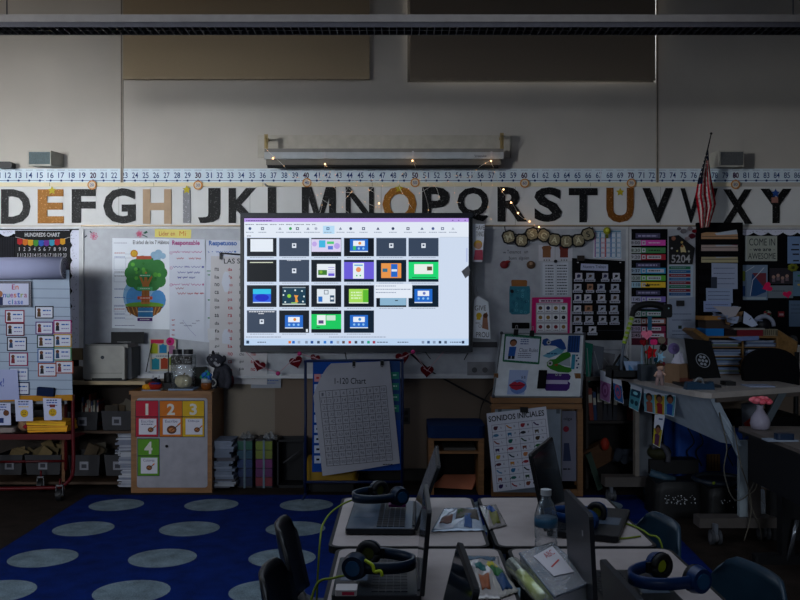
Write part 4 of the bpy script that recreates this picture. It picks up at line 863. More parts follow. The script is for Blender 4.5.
m = MB(); m.box(W(677, 300.5, BOARD-.03), W(683.5, 306, BOARD-.006), M('#1c1c20', .5)); solo(m, 'binder_clip', 'black clip on the large white notice sheet', 'clip')
s = wallsheet(BOARD-.03); 
for (u, v, r, c) in ((684, 231, 3, '#6c686c'), (690.5, 228.5, 2.6, '#7c7478'), (692.5, 236, 3.4, '#4c1420'), (688, 238.5, 2.6, '#8c8084'), (679.5, 228.5, 2, '#5c5458'), (695, 231, 2.4, '#64121c')): s.paper([(u+r*math.cos(a*PI/4), v+r*.8*math.sin(a*PI/4)) for a in range(8)], M(c, .8, 'fabric'), .015, -.02)
solo(s, 'rosette', 'grey and dark red ribbon bow left of the flag foot', 'bow')
# tall black hanging file organiser
Yo = BOARD-.05
t = thing('file_organizer', 'tall black hanging file organizer with stuffed pockets under the flag', 'organizer', W(718, 340, Yo))
m = MB(); m.box(W(697.5, 222.5, Yo), W(740.5, 345, BOARD-.0), M('#0a0a0d', .9, 'fabric')); m.build('back_panel', t)
for i in range(6):
    v = 239+i*12; m = MB(); a = W(700, v, Yo-.03); b = W(738.5, v+6, Yo); m.box((a.x, Yo-.03, b.z), (b.x, Yo, a.z), M('#0c0c10', .8, 'fabric')); m.build('pocket', t)
def sheetpile(u0, v0, u1, v1, Y, c, lab, name='paper_sheet', cat='paper', sk=0., lines=3, group='papers in the hanging organizer'):
    s = wallsheet(Y); s.paper([(u0, v0), (u1, v0+sk), (u1+sk*.3, v1), (u0+sk*.3, v1-sk*.3)], P(c), .002)
    for i in range(lines): v = v0+(v1-v0)*(i+1)/(lines+1); s.bars(u0+2, v, u1-3, .6, INK('#3c4460'), .0026)
    return solo(s, name, lab, cat, group)
for i, (v, c, nm) in enumerate(((233.3, '#8c6c50', 'tan folder with a crumpled top in the top pocket'), (244.5, '#8c7c78', 'cream papers in the second pocket'), (256, '#8c8468', 'yellowish folder in the third pocket'))):
    s = wallsheet(Yo-.004); s.paper([(701.3, v), (706, v-1), (737, v-.5), (737.5, v+6.5), (701.2, v+6.5)], P(c), .012)
    s.rect(701.6, v+3, 737.3, v+3.6, INK('#4c443c'), .0126); s.pl([(714, v), (736, v-3.5), (737, v+1), (716, v+2)], P('#8c94a0'), .0128)
    if i == 1: s.pl([(722, v), (736, v-2), (736.5, v+1)], INK('#b01c60'), .0132)
    solo(s, 'file_folder', nm+' of the black organizer', 'folder', 'folders in the black organizer')
sheetpile(711.5, 263, 737.5, 289, Yo-.036, '#7c8498', 'white printed sheet with a dark square in the middle of the organizer', sk=.5, lines=4)
s = wallsheet(Yo-.042); s.rp(711, 277, 717, 288.5, INK('#2c3444'), .001); solo(s, 'card', 'small dark card clipped to the printed sheet in the organizer', 'card')
sheetpile(706, 288, 732.5, 303, Yo-.044, '#78849c', 'white printed sheet hanging low from the organizer', sk=.8)
sheetpile(703.5, 301, 731, 312, Yo-.05, '#7480a0', 'bluish sheet at the bottom of the organizer', sk=.5, lines=2)
# welcome board
s = wallsheet(BOARD); s.rp(745, 236, 777, 261, P('#80847c'), .002); s.rect(745, 236, 747, 261, P('#949a98'), .0024); kk = INK('#1c2430')
s.text('COME IN', 749, 238.5, 775, 245.6, kk, .0026); s.text('we are', 753, 248.5, 771, 251.2, kk, .0026, .02); s.text('AWESOME', 748, 253, 775.5, 259, kk, .0026)
s.line([(749.5, 249.8), (751.5, 249.8)], .4, kk, .0026); s.line([(773, 249.8), (775, 249.8)], .4, kk, .0026); solo(s, 'welcome_sign', 'pale sign reading COME IN we are AWESOME', 'sign')
s = wallsheet(BOARD); s.rp(787.5, 236.5, 812, 263.5, P('#5c7090'), .001)
for v in (244, 249, 253.5, 260): s.rect(791+v % 3, v, 799, v+1.4, K, .0014)
solo(s, 'notice_sheet', 'blue-grey notice at the right edge beside the welcome sign', 'notice')
s = wallsheet(BOARD-.002); s.rp(740.5, 265, 767.5, 300, P('#5c6c80'), .002); s.pl([(752, 274), (765, 273), (766, 292), (756, 296), (750, 296)], INK('#1c4474'), .0026); s.pl([(752, 273), (766, 273), (766, 290)], INK('#6c2c38'), .003); s.rect(741.5, 271, 745, 281, INK('#6c7c2c'), .003); s.rect(742, 286, 745, 296, INK('#1c3c6c'), .003); s.rect(742, 297, 766, 299.5, P('#7c8890'), .003)
s.line([(764, 267.5), (752.5, 280), (750, 296)], .6, M('#c4ccd8', .2), .0034); s.line([(745, 272), (754, 266.5)], .5, M('#c4ccd8', .2), .0034); solo(s, 'plastic_packet', 'shiny clear packet with blue and red print below the welcome sign', 'packet')
s = wallsheet(BOARD-.001); s.rp(769.5, 268, 793, 284, INK('#28242c'), .001)
for u, v in ((773.5, 277), (778, 275.5), (782.5, 278), (787, 276)): s.disc(u, v, 1.8, INK('#9c7c70'), .0014, 9); s.rect(u-1.6, v+1.6, u+1.6, v+5, INK('#6c5c64'), .0014)
solo(s, 'photo_print', 'dark group photo print on the right bulletin board', 'photo')
s = wallsheet(BOARD-.001); s.rp(768, 285.5, 793, 298, P('#5c646c'), .001); s.bars(772, 291, 785, .7, INK('#2c3444'), .0014); solo(s, 'caption_card', 'grey card under the group photo between two pink hearts', 'card')
def pheart(u, v, r, lab, a0=0., Y=BOARD-.004):
    s = wallsheet(Y); hp = []
    for k in range(20):
        q = 2*PI*k/20; hx = math.sin(q)**3; hy = -(13*math.cos(q)-5*math.cos(2*q)-2*math.cos(3*q)-math.cos(4*q))/16; hp.append((u+r*(hx*math.cos(a0)-hy*math.sin(a0)), v+r*.85*(hx*math.sin(a0)+hy*math.cos(a0))))
    s.paper(hp, M('#b01848', .7, 'paper'), .002); solo(s, 'paper_heart', lab, 'heart', 'pink paper hearts')
pheart(767.5, 287, 5.6, 'bright pink paper heart left of the grey caption card', 1.2); pheart(787.3, 294.3, 4.6, 'bright pink paper heart on the right of the caption card', -.2)
s = wallsheet(BOARD); s.rp(793, 271, 812, 296, P('#4c6478'), .001); s.rect(797.5, 275, 800, 276.5, GR, .0014); s.rect(797.5, 284, 800, 285.5, YE, .0014); s.bars(795, 281, 800, .7, K, .0014); solo(s, 'notice_sheet', 'blue-grey sheet with green and yellow marks at the right edge', 'notice')
s = wallsheet(BOARD); s.rp(789, 300.5, 812, 326.5, P('#48586c'), .001)
for v in (305, 309, 313): s.bars(791, v, 800, .6, INK('#2c3444'), .0014)
solo(s, 'notice_sheet', 'plain grey-blue sheet lowest at the right edge', 'notice')
m = MB()
for i in range(7): a = i*.9; m.ball(W(793+3.4*math.cos(a), 267.5+2.6*math.sin(a), BOARD-.02), (.018, .012, .014), M('#6c701c', .7), 8, 6)
m.ball(W(793, 267.5, BOARD-.03), .012, M('#3c3c10', .7)); solo(m, 'fabric_flower', 'olive yellow flower pinned above the right edge papers', 'flower')

# fairy lights
t = thing('fairy_lights', 'string of tiny warm lights draped from the projection screen over the letters', 'string lights', W(410, 200, WALL-.04))
strands = [[(265, 148), (272, 155), (284, 166), (291, 176), (303, 178), (318, 183), (330, 172), (325, 165)], [(325, 165), (335, 172), (334, 187), (345, 192), (352, 180), (366, 188), (378, 196), (379, 210)], [(325, 165), (321, 190), (322, 205), (318, 218)], [(413, 160), (404, 172), (398, 182), (404, 196), (412, 208)], [(413, 160), (425, 175), (428, 185), (452, 182), (455, 200), (461, 203)], [(491, 160), (478, 168), (470, 177), (453, 175)], [(491, 160), (493, 180), (488, 207), (492, 222)], [(491, 160), (500, 188), (512, 203), (520, 216), (529, 221), (543, 232)], [(413, 160), (428, 205), (424, 222)], [(353, 190), (342, 205), (350, 214), (356, 222)], [(330, 178), (352, 186), (372, 180), (385, 188)], [(345, 185), (362, 200), (376, 207)], [(322, 170), (316, 192), (330, 205)], [(340, 192), (366, 192), (380, 180)], [(404, 184), (416, 194), (434, 186), (440, 200)]]
m = MB(); bulbs = []
for st in strands:
    p = smooth([W(u, v, WALL-.045 if v > 168 else WALL-.175) for u, v in st], 5); m.tube(p, .0017, M('#d8d4cc', .3), 4, caps=False); bulbs += p[2::4]
m.build('wire', t)
big = [W(273, 158.5, WALL-.18), W(412.4, 160.6, WALL-.18), W(491, 161, WALL-.18), W(325, 164, WALL-.18), W(503.5, 189.5, WALL-.05), W(511, 202.5, WALL-.05), W(518, 213, WALL-.05), W(529.5, 221.5, WALL-.05), W(539, 227, WALL-.09), W(379, 203.5, WALL-.05), W(407, 222, WALL-.05)]
for b in bulbs+big:
    m = MB(); r = .0042 if b not in big else .0075; m.ball(b, r, GLOW('#ffc88c', 4 if r > .005 else 1.3), 8, 6); m.build('bulb', t, origin=b)
def lamp(p, e):
    l = bpy.data.lights.new('fairy_glow', 'POINT'); l.energy = e; l.color = (1, .6, .28); l.shadow_soft_size = .01; o = bpy.data.objects.new('fairy_glow', l); COL.objects.link(o); o.location = p
lamp(W(539, 227, WALL-.13), .05); lamp(W(412.4, 161, WALL-.22), .05); lamp(W(491, 161, WALL-.22), .05); lamp(W(325, 165, WALL-.22), .03)
for u, v in ((266, 186), (325, 155), (413, 154), (491.5, 154.5)): m = MB(); m.box(W(u-1, v-3, WALL-.175), W(u+1, v+3, WALL-.165) if v < 180 else W(u+1, v+1, WALL-.01), M('#b8b8bc', .2)); m.build('hook', t)
# ------------------------------------------------------------ furniture along the wall, left half
OAK = M('#7c5634', .5, 'wood'); OAKD = M('#5c3c22', .6, 'wood'); BIN = M('#3c3b3e', .7); BLK = M('#0c0c0e', .6)
def bookset(x0, x1, y, z, hmin, hmax, cols, lab, group, depth=.14, lean=0, name='book', wmin=.012, wmax=.03):
    x = x0; i = 0
    while x < x1-.01:
        w = random.uniform(wmin, wmax); h = random.uniform(hmin, hmax); c = random.choice(cols)
        m = MB(); T = Matrix.Translation((x, y, z)) @ Matrix.Rotation(lean+random.uniform(-.06, .06), 4, 'Y')
        m.box((0, 0, 0), (w, .004, h), M(c, .6), T); m.box((0, depth-.004+.0, 0), (w, depth, h), M(c, .6), T); m.box((0, .004, 0), (.0015, depth-.004, h), M(c, .6), T); m.box((w-.0015, .004, 0), (w, depth-.004, h), M(c, .6), T); m.box((.0015, .004, .002), (w-.0015, depth-.004, h-.003), M('#8f8a7c', .9), T)
        m.box((.002, -.0008, h*.55), (w-.002, 0, h*.8), M('#a09a8c', .7), T)
        solo(m, name, lab, 'book', group); x += w+.002; i += 1
# low shelf under the board
Yf, Yb2 = 6.92, WALL-.02
t = thing('low_shelf', 'long low shelf unit with a pale top carrying the printer and grey bins', 'shelf', (-2.7, 7.08, 0))
xa, xb = -3.6, W(232, 0, Yf).x; zt = H-(381-300)/F*Yf
m = MB(); m.box((xa, Yf-.02, zt-.028), (W(146, 0, Yf).x, Yb2, zt), M('#a08c6c', .5, 'wood')); m.build('top', t)
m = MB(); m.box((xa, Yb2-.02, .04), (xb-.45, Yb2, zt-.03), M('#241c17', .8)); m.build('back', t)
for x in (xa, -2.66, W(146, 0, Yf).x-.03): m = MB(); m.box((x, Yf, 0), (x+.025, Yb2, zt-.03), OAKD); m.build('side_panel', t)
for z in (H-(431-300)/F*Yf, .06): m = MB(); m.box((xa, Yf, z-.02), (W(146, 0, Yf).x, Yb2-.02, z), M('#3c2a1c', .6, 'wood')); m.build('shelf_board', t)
def bin_(x0, y0, x1, y1, lab, col='#28272a', Y=Yf, d=.26, tagc='#6c6c74'):
    a = W(x0, y0, Y); b = W(x1, y1, Y); t = thing('storage_bin', lab, 'bin', ((a.x+b.x)/2, Y+d/2, b.z), 'grey storage bins')
    m = MB(); w = .006; mt = M(col, .7); i = .015
    vs = [(a.x+i, Y+.01, b.z), (b.x-i, Y+.01, b.z), (b.x-i, Y+d-.01, b.z), (a.x+i, Y+d-.01, b.z), (a.x, Y, a.z), (b.x, Y, a.z), (b.x, Y+d, a.z), (a.x, Y+d, a.z), (a.x+w, Y+w, a.z), (b.x-w, Y+w, a.z), (b.x-w, Y+d-w, a.z), (a.x+w, Y+d-w, a.z), (a.x+i+w, Y+.02, b.z+w), (b.x-i-w, Y+.02, b.z+w), (b.x-i-w, Y+d-.02, b.z+w), (a.x+i+w, Y+d-.02, b.z+w)]
    m.add(vs, [(0, 3, 2, 1), (0, 1, 5, 4), (1, 2, 6, 5), (2, 3, 7, 6), (3, 0, 4, 7), (4, 5, 9, 8), (5, 6, 10, 9), (6, 7, 11, 10), (7, 4, 8, 11), (9, 13, 12, 8), (10, 14, 13, 9), (11, 15, 14, 10), (8, 12, 15, 11), (12, 13, 14, 15)], mt)
    m.build('tub', t)
    m = MB(); c = (a.x+b.x)/2; zc = (a.z+b.z)/2; m.box((c-.035, Y+.0, zc-.035), (c+.035, Y+.004, zc+.03), M(tagc, .6)); m.box((c-.02, Y-.001, zc-.02), (c+.02, Y, zc+.01), M('#2c2c34', .7)); m.build('name_label', t)
    return a, b
def paperheap(x0, y0, x1, Y, lab, n=5, cols=('#3c3020', '#4c463c', '#2c261e')):
    a = W(x0, y0, Y); b = W(x1, y0, Y); m = MB()
    for i in range(n):
        x = a.x+(b.x-a.x)*(i+.5)/n; T = Matrix.Translation((x, Y+.02+.03*i, a.z-.09)) @ Matrix.Rotation(random.uniform(-.5, .6), 4, 'Y') @ Matrix.Rotation(random.uniform(-.3, .3), 4, 'Z')
        m.box((-.05, 0, 0), (.05, .004, random.uniform(.1, .16)), M(random.choice(cols), .8), T)
    solo(m, 'paper_bundle', lab, 'paper')
bin_(66, 412, 98, 430.5, 'grey bin full of upright books on the low shelf, right of the red stand'); bin_(101, 411, 132, 430.5, 'grey bin with a white label on the low shelf, beside the wooden cabinet')
bin_(68, 455, 100, 476, 'grey bin on the bottom shelf, right of the red stand'); bin_(104, 455, 131, 476, 'dim grey bin on the bottom shelf behind the white paper stack')
bin_(-4, 455, 22.5, 475, 'grey bin on the bottom shelf at the left edge'); bin_(24.5, 455, 61, 475, 'grey bin with loose papers on the bottom shelf, behind the red stand')
bin_(-6, 410, 24, 431, 'dim grey bin behind the left hanging face card', tagc='#3c3c40'); bin_(28, 410, 62, 431, 'dim grey bin behind the yellow folders', tagc='#3c3c40')
a = W(76, 412, Yf); b = W(98, 412, Yf)
bookset(W(78, 0, Yf).x, W(98, 0, Yf).x, Yf+.05, W(0, 426, Yf).z, .17, .25, ['#6c2420', '#7c7a74', '#2c3c5c', '#8c8474', '#3c2c2c', '#7c3c2c'], 'thin upright book in the grey bin beside the red stand', 'books in the grey bin', wmin=.009, wmax=.018)
paperheap(108, 408, 130, Yf+.03, 'brown papers sticking out of the bin beside the wooden cabinet'); paperheap(84, 452, 98, Yf+.03, 'papers sticking out of the bottom bin right of the red stand', 4)
paperheap(38, 450, 56, Yf+.03, 'papers sticking out of the bin behind the red stand', 6, ('#5c4c30', '#443820')); paperheap(10, 452, 22, Yf+.03, 'papers sticking out of the leftmost bottom bin', 4, ('#5c4c30', '#443820'))

def stack(x0, y0, x1, y1, Y, d, lab, cols=('#8c8e98', '#7c808c', '#9a9ca4', '#6c7080'), name='paper_stack', jit=.02, step=.012, group='loose paper stacks'):
    a = W(x0, y0, Y); b = W(x1, y1, Y); z = max(b.z, 0); m = MB()
    while z < a.z-.002:
        h = min(random.uniform(.4, 1.5)*step, a.z-z); dx = random.uniform(-jit, jit); T = Matrix.Translation(((a.x+b.x)/2+dx, Y+d/2, z)) @ Matrix.Rotation(random.uniform(-.09, .09), 4, 'Z'); w = (b.x-a.x)/2*random.uniform(.85, 1)
        m.box((-w, -d/2, 0), (w, d/2, h*.92), M(random.choice(cols), .85), T); z += h
    return solo(m, name, lab, 'paper stack', group)
stack(116, 432, 134, 454, 6.95, .24, 'tall untidy white paper stack left of the wooden cabinet, upper part'); stack(120, 452, 136, 487, 6.9, .24, 'lower white paper stack on the floor left of the wooden cabinet')
stack(213, 441, 234, 488, 6.86, .26, 'untidy grey and white paper stack right of the wooden cabinet', ('#6c7484', '#5c6474', '#7c8088', '#44444c'), jit=.03, step=.02)

# printer
def printer():
    Y = 6.93; a = W(83, 346, Y); b = W(124.5, 378.5, Y); z0 = zt; t = thing('printer', 'grey laser printer with dark side on the low shelf', 'printer', ((a.x+b.x)/2, Y+.16, z0))
    g = M('#98958e', .5); dk = M('#27292f', .5); w = b.x-a.x
    m = MB(); pts = [(a.x+.03, 0, z0+.01), (b.x, 0, z0+.01), (b.x, 0, a.z-.01), (b.x-.02, 0, a.z), (a.x+.02, 0, a.z+.0), (a.x, 0, a.z-.02), (a.x, 0, z0+.02)]
    m.slab([Vector((p[0], Y, p[2])) for p in pts], V(0, .07, 0), g); m.build('front_cover', t)
    m = MB(); m.box((a.x+.005, Y+.07, z0+.008), (b.x+.035, WALL-.03, a.z-.015), dk); m.box((a.x+.01, Y+.0, z0), (b.x+.01, Y+.2, z0+.012), BLK); m.build('body', t)
    m = MB(); m.box((a.x+.01, Y+.02, a.z-.015), (b.x+.02, WALL-.04, a.z+.012), M('#7c7a76', .5)); m.box((a.x+.06, Y+.05, a.z+.012), (b.x-.06, Y+.2, a.z+.014), BLK); m.build('output_tray', t)
    m = MB(); m.box((a.x+.06, Y-.001, z0+.06), (b.x-.02, Y, z0+.062), BLK); m.box((a.x+.07, Y-.001, z0+.0), (b.x-.02, Y, z0+.022), BLK); m.build('paper_drawer', t)
    m = MB(); m.cyl((a.x+w*.47, Y-.002, a.z-.09), (a.x+w*.47, Y, a.z-.09), .014, M('#1c2430', .4)); m.build('round_badge', t)
    m = MB(); p = W(111, 332, Y+.2); q = W(143.5, 343.5, Y+.2); m.box((p.x, Y+.2, q.z), (q.x, Y+.22, p.z), BLK); m.box((p.x+.05, Y+.199, q.z+.01), (q.x-.1, Y+.2, q.z+.014), M('#8c8c8c', .4)); m.build('raised_flap', t)
printer()
m = MB(); Y = 7.05; m.lathe(W(77, 380, Y), [(.06, 0), (.075, .04), (.07, .1), (.03, .11)], M('#6c6258', .8)); m.box(W(71, 360, Y+.02), W(83, 348, Y+.03), M('#7c6a4c', .8)); solo(m, 'fabric_pouch', 'small beige pouch squeezed between the chart pad and the printer', 'pouch')
# colourful picture board behind
s = wallsheet(7.2); s.paper([(149.5, 338.5), (176.5, 339.5), (175.5, 371), (150, 371)], P('#8c8a7c'), .006)
s.rect(151, 339.5, 164, 343.5, INK('#a82444'), .0064); s.disc(170.5, 341.5, 4.2, INK('#b81c6c'), .0066); s.disc(170, 341.5, 1.6, INK('#7c1430'), .007)
for u0, v0, u1, v1, c in ((150.8, 344, 158, 353.5, '#8c941c'), (159.5, 345, 167, 353, '#1c6c94'), (152, 359, 159.5, 369.5, '#1c7484'), (161, 358.5, 168, 369, '#8c341c'), (169, 346, 175, 354, '#8c5c7c'), (169.5, 358, 173.5, 365, '#6c7c2c')): s.rect(u0, v0, u1, v1, INK(c), .0064); s.disc((u0+u1)/2, v0+1, 2, INK(c), .0066)
s.rect(151, 354.5, 175, 357.5, P('#8c9094'), .0064); s.bars(156, 356, 170, .8, K, .0068); solo(s, 'picture_card', 'colourful picture board leaning on the wall behind the glass jar', 'picture board')
m = MB(); c = W(150, 371, 7.2); m.tube([W(150, 372, 7.15), W(146, 372, 7.1), W(152, 343, 7.19)], .004, BLK, 6); solo(m, 'picture_stand', 'thin dark stand beside the colourful picture board', 'stand')

# wooden cabinet with number cards
def cabinet():
    Y = 6.8; a = W(131, 391, Y); b = W(212, 492, Y); t = thing('wooden_cabinet', 'small oak cabinet with a whitish front and cards numbered 1 to 4', 'cabinet', ((a.x+b.x)/2, Y+.22, 0)); zt2 = a.z; D = .45
    m = MB(); m.rbox((a.x-.015, Y-.012, zt2-.025), (b.x+.005, Y+D, zt2), OAK, .01); m.build('top', t)
    for x0, x1 in ((a.x, a.x+.05), (b.x-.045, b.x)): m = MB(); m.box((x0, Y, 0), (x1, Y+D, zt2-.025), OAK); m.build('side_panel', t)
    m = MB(); m.box((a.x+.05, Y, 0), (b.x-.045, Y+D, .045), OAK); m.build('plinth', t)
    m = MB(); m.box((a.x+.05, Y, zt2-.075), (b.x-.045, Y+.03, zt2-.025), OAK); m.build('front_rail', t)
    m = MB(); p = W(137, 398, Y); q = W(207.5, 487.5, Y); m.rbox((p.x, Y-.003, q.z), (q.x, Y+.02, p.z), M('#84828a', .5), .02, axis=1); d = m.build('door', t)
    m = MB(); c = W(167, 446, Y); m.ball(c+V(0, -.01, 0), .012, BLK, 8, 6); m.build('knob', d)
    return Y
Yc_ = cabinet()
for i, (u0, v0, u1, v1, c, n) in enumerate(((136, 401, 158, 417, '#9c1c30', '1'), (160, 401, 182, 417, '#b0601c', '2'), (182.7, 401, 204, 417, '#b8941c', '3'), (138, 439, 159, 456, '#4c7c20', '4'))):
    cn = ('crimson', 'orange', 'yellow', 'green')[i]
    s = wallsheet(Yc_-.004); s.rp(u0-.6, v0-.6, u1+.6, v1+20, INK('#16161a') if 0 else INK(c), .002); s.rect(u0-.6, v0-.6, u1+.6, v0, K, .0024); s.rect(u0-.6, v1-.6, u1+.6, v1+.3, K, .0024); s.frame(u0-.6, v0-.6, u1+.6, v1+20, .5, INK('#26262a'), .0024)
    w = (u1-u0)*.28 if n != '1' else 2; uc = (u0+u1)/2; s.text(n, uc-4, v0+2.6, uc+4, v1-2, INK('#b8b4ac'), .0026, .03, keep=True)
    solo(s, 'number_card', '%s card with the white number %s on the oak cabinet' % (cn, n), 'card', 'number cards on the cabinet')
    s = wallsheet(Yc_-.0065); a0, a1 = (u0+2.4, u1-1); b0, b1 = v1+1.2, v1+18; s.rp(a0, b0, a1, b1, P('#9a98a0'), .001); s.frame(a0, b0, a1, b1, .5, INK(c), .0014)
    s.text(('Escribe', 'Escribe', 'Dibuja', 'Colorea')[i], a0+3, b0+1.6, a1-3.5, b0+4.4, INK('#3c3c5c'), .0014)
    if i == 0: s.bars(a0+3, b0+6, a1-4, .9, INK('#3c3c5c'), .0014)
    r = 3 if i != 1 else 5; cu, cv = (a0+a1)/2+(3 if i in (0, 2) else 0), b0+(11.5 if i != 3 else 10.5); s.disc(cu, cv, r, BR, .0014, 12, r*.85); s.disc(cu, cv, r*.6, INK('#a8683c'), .0018, 10, r*.4); s.line([(cu-1, cv+1), (cu+r*1.6, cv-r*1.1)], .9, INK('#4c3424'), .0022); s.line([(cu+r*1.2, cv-r*.9), (cu+r*1.8, cv-r*1.4)], 1.2, OR, .0024)
    solo(s, 'picture_card', 'white drawing card under the %s number %s card' % (cn, n), 'card', 'drawing cards on the cabinet')
# things standing on the cabinet
zc = H-91/F*6.8
def at(px, Y): return V((px-400)/F*Y, Y, zc)
def jar():
    c = at(183.5, 6.93); t = thing('glass_jar', 'square glass jar with two dark lids and a cream pumpkin inside', 'jar', c)
    gl = M('#b8c0c4', .06, 'film', .06); m = MB(); w = .083
    m.rbox(c+V(-w, -w, .012), c+V(w, w, .27), gl, .02); m.build('glass_body', t)
    m = MB(); m.rbox(c+V(-w, -w, .2), c+V(w*.98, w, .262), M('#2b2724', .5), .02)
    for i in range(60): m.ball(c+V(random.uniform(-w, w)*.9, -w*.99, random.uniform(.15, .27)), random.uniform(.002, .006), M('#8c8c8c', .3), 5, 4)
    m.build('dark_filling', t)
    for dx in (-.045, .04):
        m = MB(); m.cyl(c+V(dx, -.01, .27), c+V(dx, -.01, .315), .038, M('#1c1c20', .35)); m.cyl(c+V(dx, -.01, .272), c+V(dx, -.01, .278), .0395, M('#9a9a9e', .3)); m.build('lid', t)
    m = MB(); m.rbox(c+V(-.1, -.09, 0), c+V(.1, .09, .012), M('#6c7c94', .7), .01); solo(m, 'folded_cloth', 'pale blue folded cloth under the glass jar', 'cloth')
    m = MB(); m.lathe(c+V(0, -.0, .014), [(.01, 0), (.05, .006), (.07, .04), (.066, .075), (.035, .098), (.012, .092)], M('#9c9478', .7), 32, ribs=8, ribd=.12); p = solo(m, 'pumpkin', 'small cream pumpkin in the glass jar', 'pumpkin')
    m = MB(); m.tube([c+V(0, 0, .1), c+V(.004, 0, .12), c+V(.012, 0, .128)], [.009, .006, .005], M('#5c4c34', .8)); m.build('stem', p)
jar()
def toy():
    c = at(152, 6.86); t = thing('stuffed_toy', 'small toy with blue cap and white ears lying on red and yellow cloth', 'toy', c)
    m = MB(); m.ball(c+V(.02, 0, .035), (.06, .04, .035), M('#8c2418', .9, 'fur')); m.ball(c+V(-.035, -.01, .025), (.04, .03, .025), M('#b87c18', .9, 'fur')); m.build('body', t)
    m = MB(); m.ball(c+V(.03, .01, .07), (.035, .03, .03), M('#15151c', .9, 'fur')); m.build('head', t)
    for dx, r in ((.008, .3), (.05, -.4)): m = MB(); m.tube([c+V(dx, 0, .09), c+V(dx-.01*r, 0, .115)], [.011, .006], M('#a8a8ac', .8)); m.build('ear', t)
    m = MB(); m.cyl(c+V(.03, -.01, .05), c+V(.03, -.01, .062), .04, M('#1c2464', .7)); m.build('collar', t)
    m = MB(); m.rbox(c+V(-.07, -.05, 0), c+V(.08, .05, .006), M('#7c8090', .6), .01); solo(m, 'paper_tray', 'white saucer shaped tray under the small toy', 'tray')
toy()
def stapler(): 
    c = at(172, 6.95); m = MB(); m.box(c+V(-.06, -.05, 0), c+V(.03, .05, .05), BLK); solo(m, 'dark_box', 'small black box between the toy and the glass jar', 'box')
    c = at(168.5, 7.05); m = MB(); m.cyl(c, c+V(0, 0, .12), .035, M('#141416', .5)); t = solo(m, 'pen_cup', 'tall black cup with a dark stick behind the toy', 'cup')
    m = MB(); m.tube([c+V(0, 0, .1), c+V(.0, 0, .29)], .005, BLK, 6); solo(m, 'dark_stick', 'thin dark stick standing in the black cup', 'stick')
    m = MB(); m.box(at(199, 7.12)+V(-.05, 0, 0), at(206.5, 7.12)+V(0, .03, .16), M('#0f1412', .6)); solo(m, 'green_box', 'dark green box behind the mug on the cabinet', 'box')
stapler()
def mug():
    c = at(206.5, 6.9); t = thing('mug', 'white mug with an orange band and a curved handle on the cabinet', 'mug', c)
    m = MB(); m.lathe(c, [(.03, 0), (.04, .01), (.042, .04), (.041, .055)], M('#6c3a14', .35)); m.lathe(c+V(0, 0, .055), [(.041, 0), (.041, .035), (.036, .035), (.035, .0)], M('#8c9094', .4)); m.build('cup', t)
    m = MB(); m.tube(arc(c+V(.045, 0, .055), .03, -PI/2, PI/2, 8), .006, M('#8c8c88', .4)); m.build('handle', t)
    m = MB()
    for i in range(26):
        a = random.uniform(0, 6.28); r = random.uniform(0, .04); p = c+V(r*math.cos(a), r*math.sin(a), .085+random.uniform(.0, .055)*(1-r*10)); m.ball(p, (.014, .012, .018), M(random.choice(['#1c5cac', '#148ca4', '#1c7c5c', '#2460b0']), .6), 6, 5)
    solo(m, 'fabric_flower', 'blue and green fabric flowers standing in the white mug', 'flower')
mug()
def elephant():
    c = W(219, 387, 7.0); c.z = zc
    t = thing('plush_elephant', 'grey plush animal sitting behind the mug on the cabinet', 'plush toy', c); g = M('#33333a', .95, 'fur')
    m = MB()
    m.ball(c+V(.03, .0, .1), (.08, .06, .1), g, 16, 12); m.ball(c+V(-.02, -.02, .22), (.065, .055, .055), g, 16, 12); m.tube(smooth([c+V(.06, -.05, .16), c+V(.09, -.07, .08), c+V(.075, -.07, .01)]), [.024]*6+[.026]*7, g); m.tube(smooth([c+V(-.0, -.05, .13), c+V(-.03, -.07, .06), c+V(-.02, -.08, .01)]), .022, g)
    m.build('body', t)
    for s_ in (-1, 1): m = MB(); m.ball(c+V(-.02+s_*.06, .0, .235), (.018, .03, .028), g); m.build('ear', t)
    m = MB(); m.tube(smooth([c+V(-.02, -.07, .21), c+V(.01, -.1, .19), c+V(.03, -.1, .2)]), [.012]*7+[.009]*6, M('#8c8a90', .9, 'fur')); m.build('muzzle', t)
    for s_ in (-1, 1): m = MB(); m.ball(c+V(-.028+s_*.018, -.07, .235), .008, M('#9c9ca0', .4), 8, 6); m.ball(c+V(-.028+s_*.018, -.077, .235), .004, BLK, 6, 4); m.build('eye', t)
    m = MB(); m.cyl(c+V(-.045, -.01, .265), c+V(-.045, -.01, .272), .034, BLK); m.cyl(c+V(-.045, -.01, .272), c+V(-.045, -.01, .29), .012, BLK); m.ball(c+V(-.045, -.01, .293), .01, BLK, 8, 6); m.build('hat', t)
    m = MB(); m.ball(c+V(.1, .0, .06), (.02, .04, .05), M('#54202c', .9, 'fabric')); m.build('red_cape', t)
elephant()
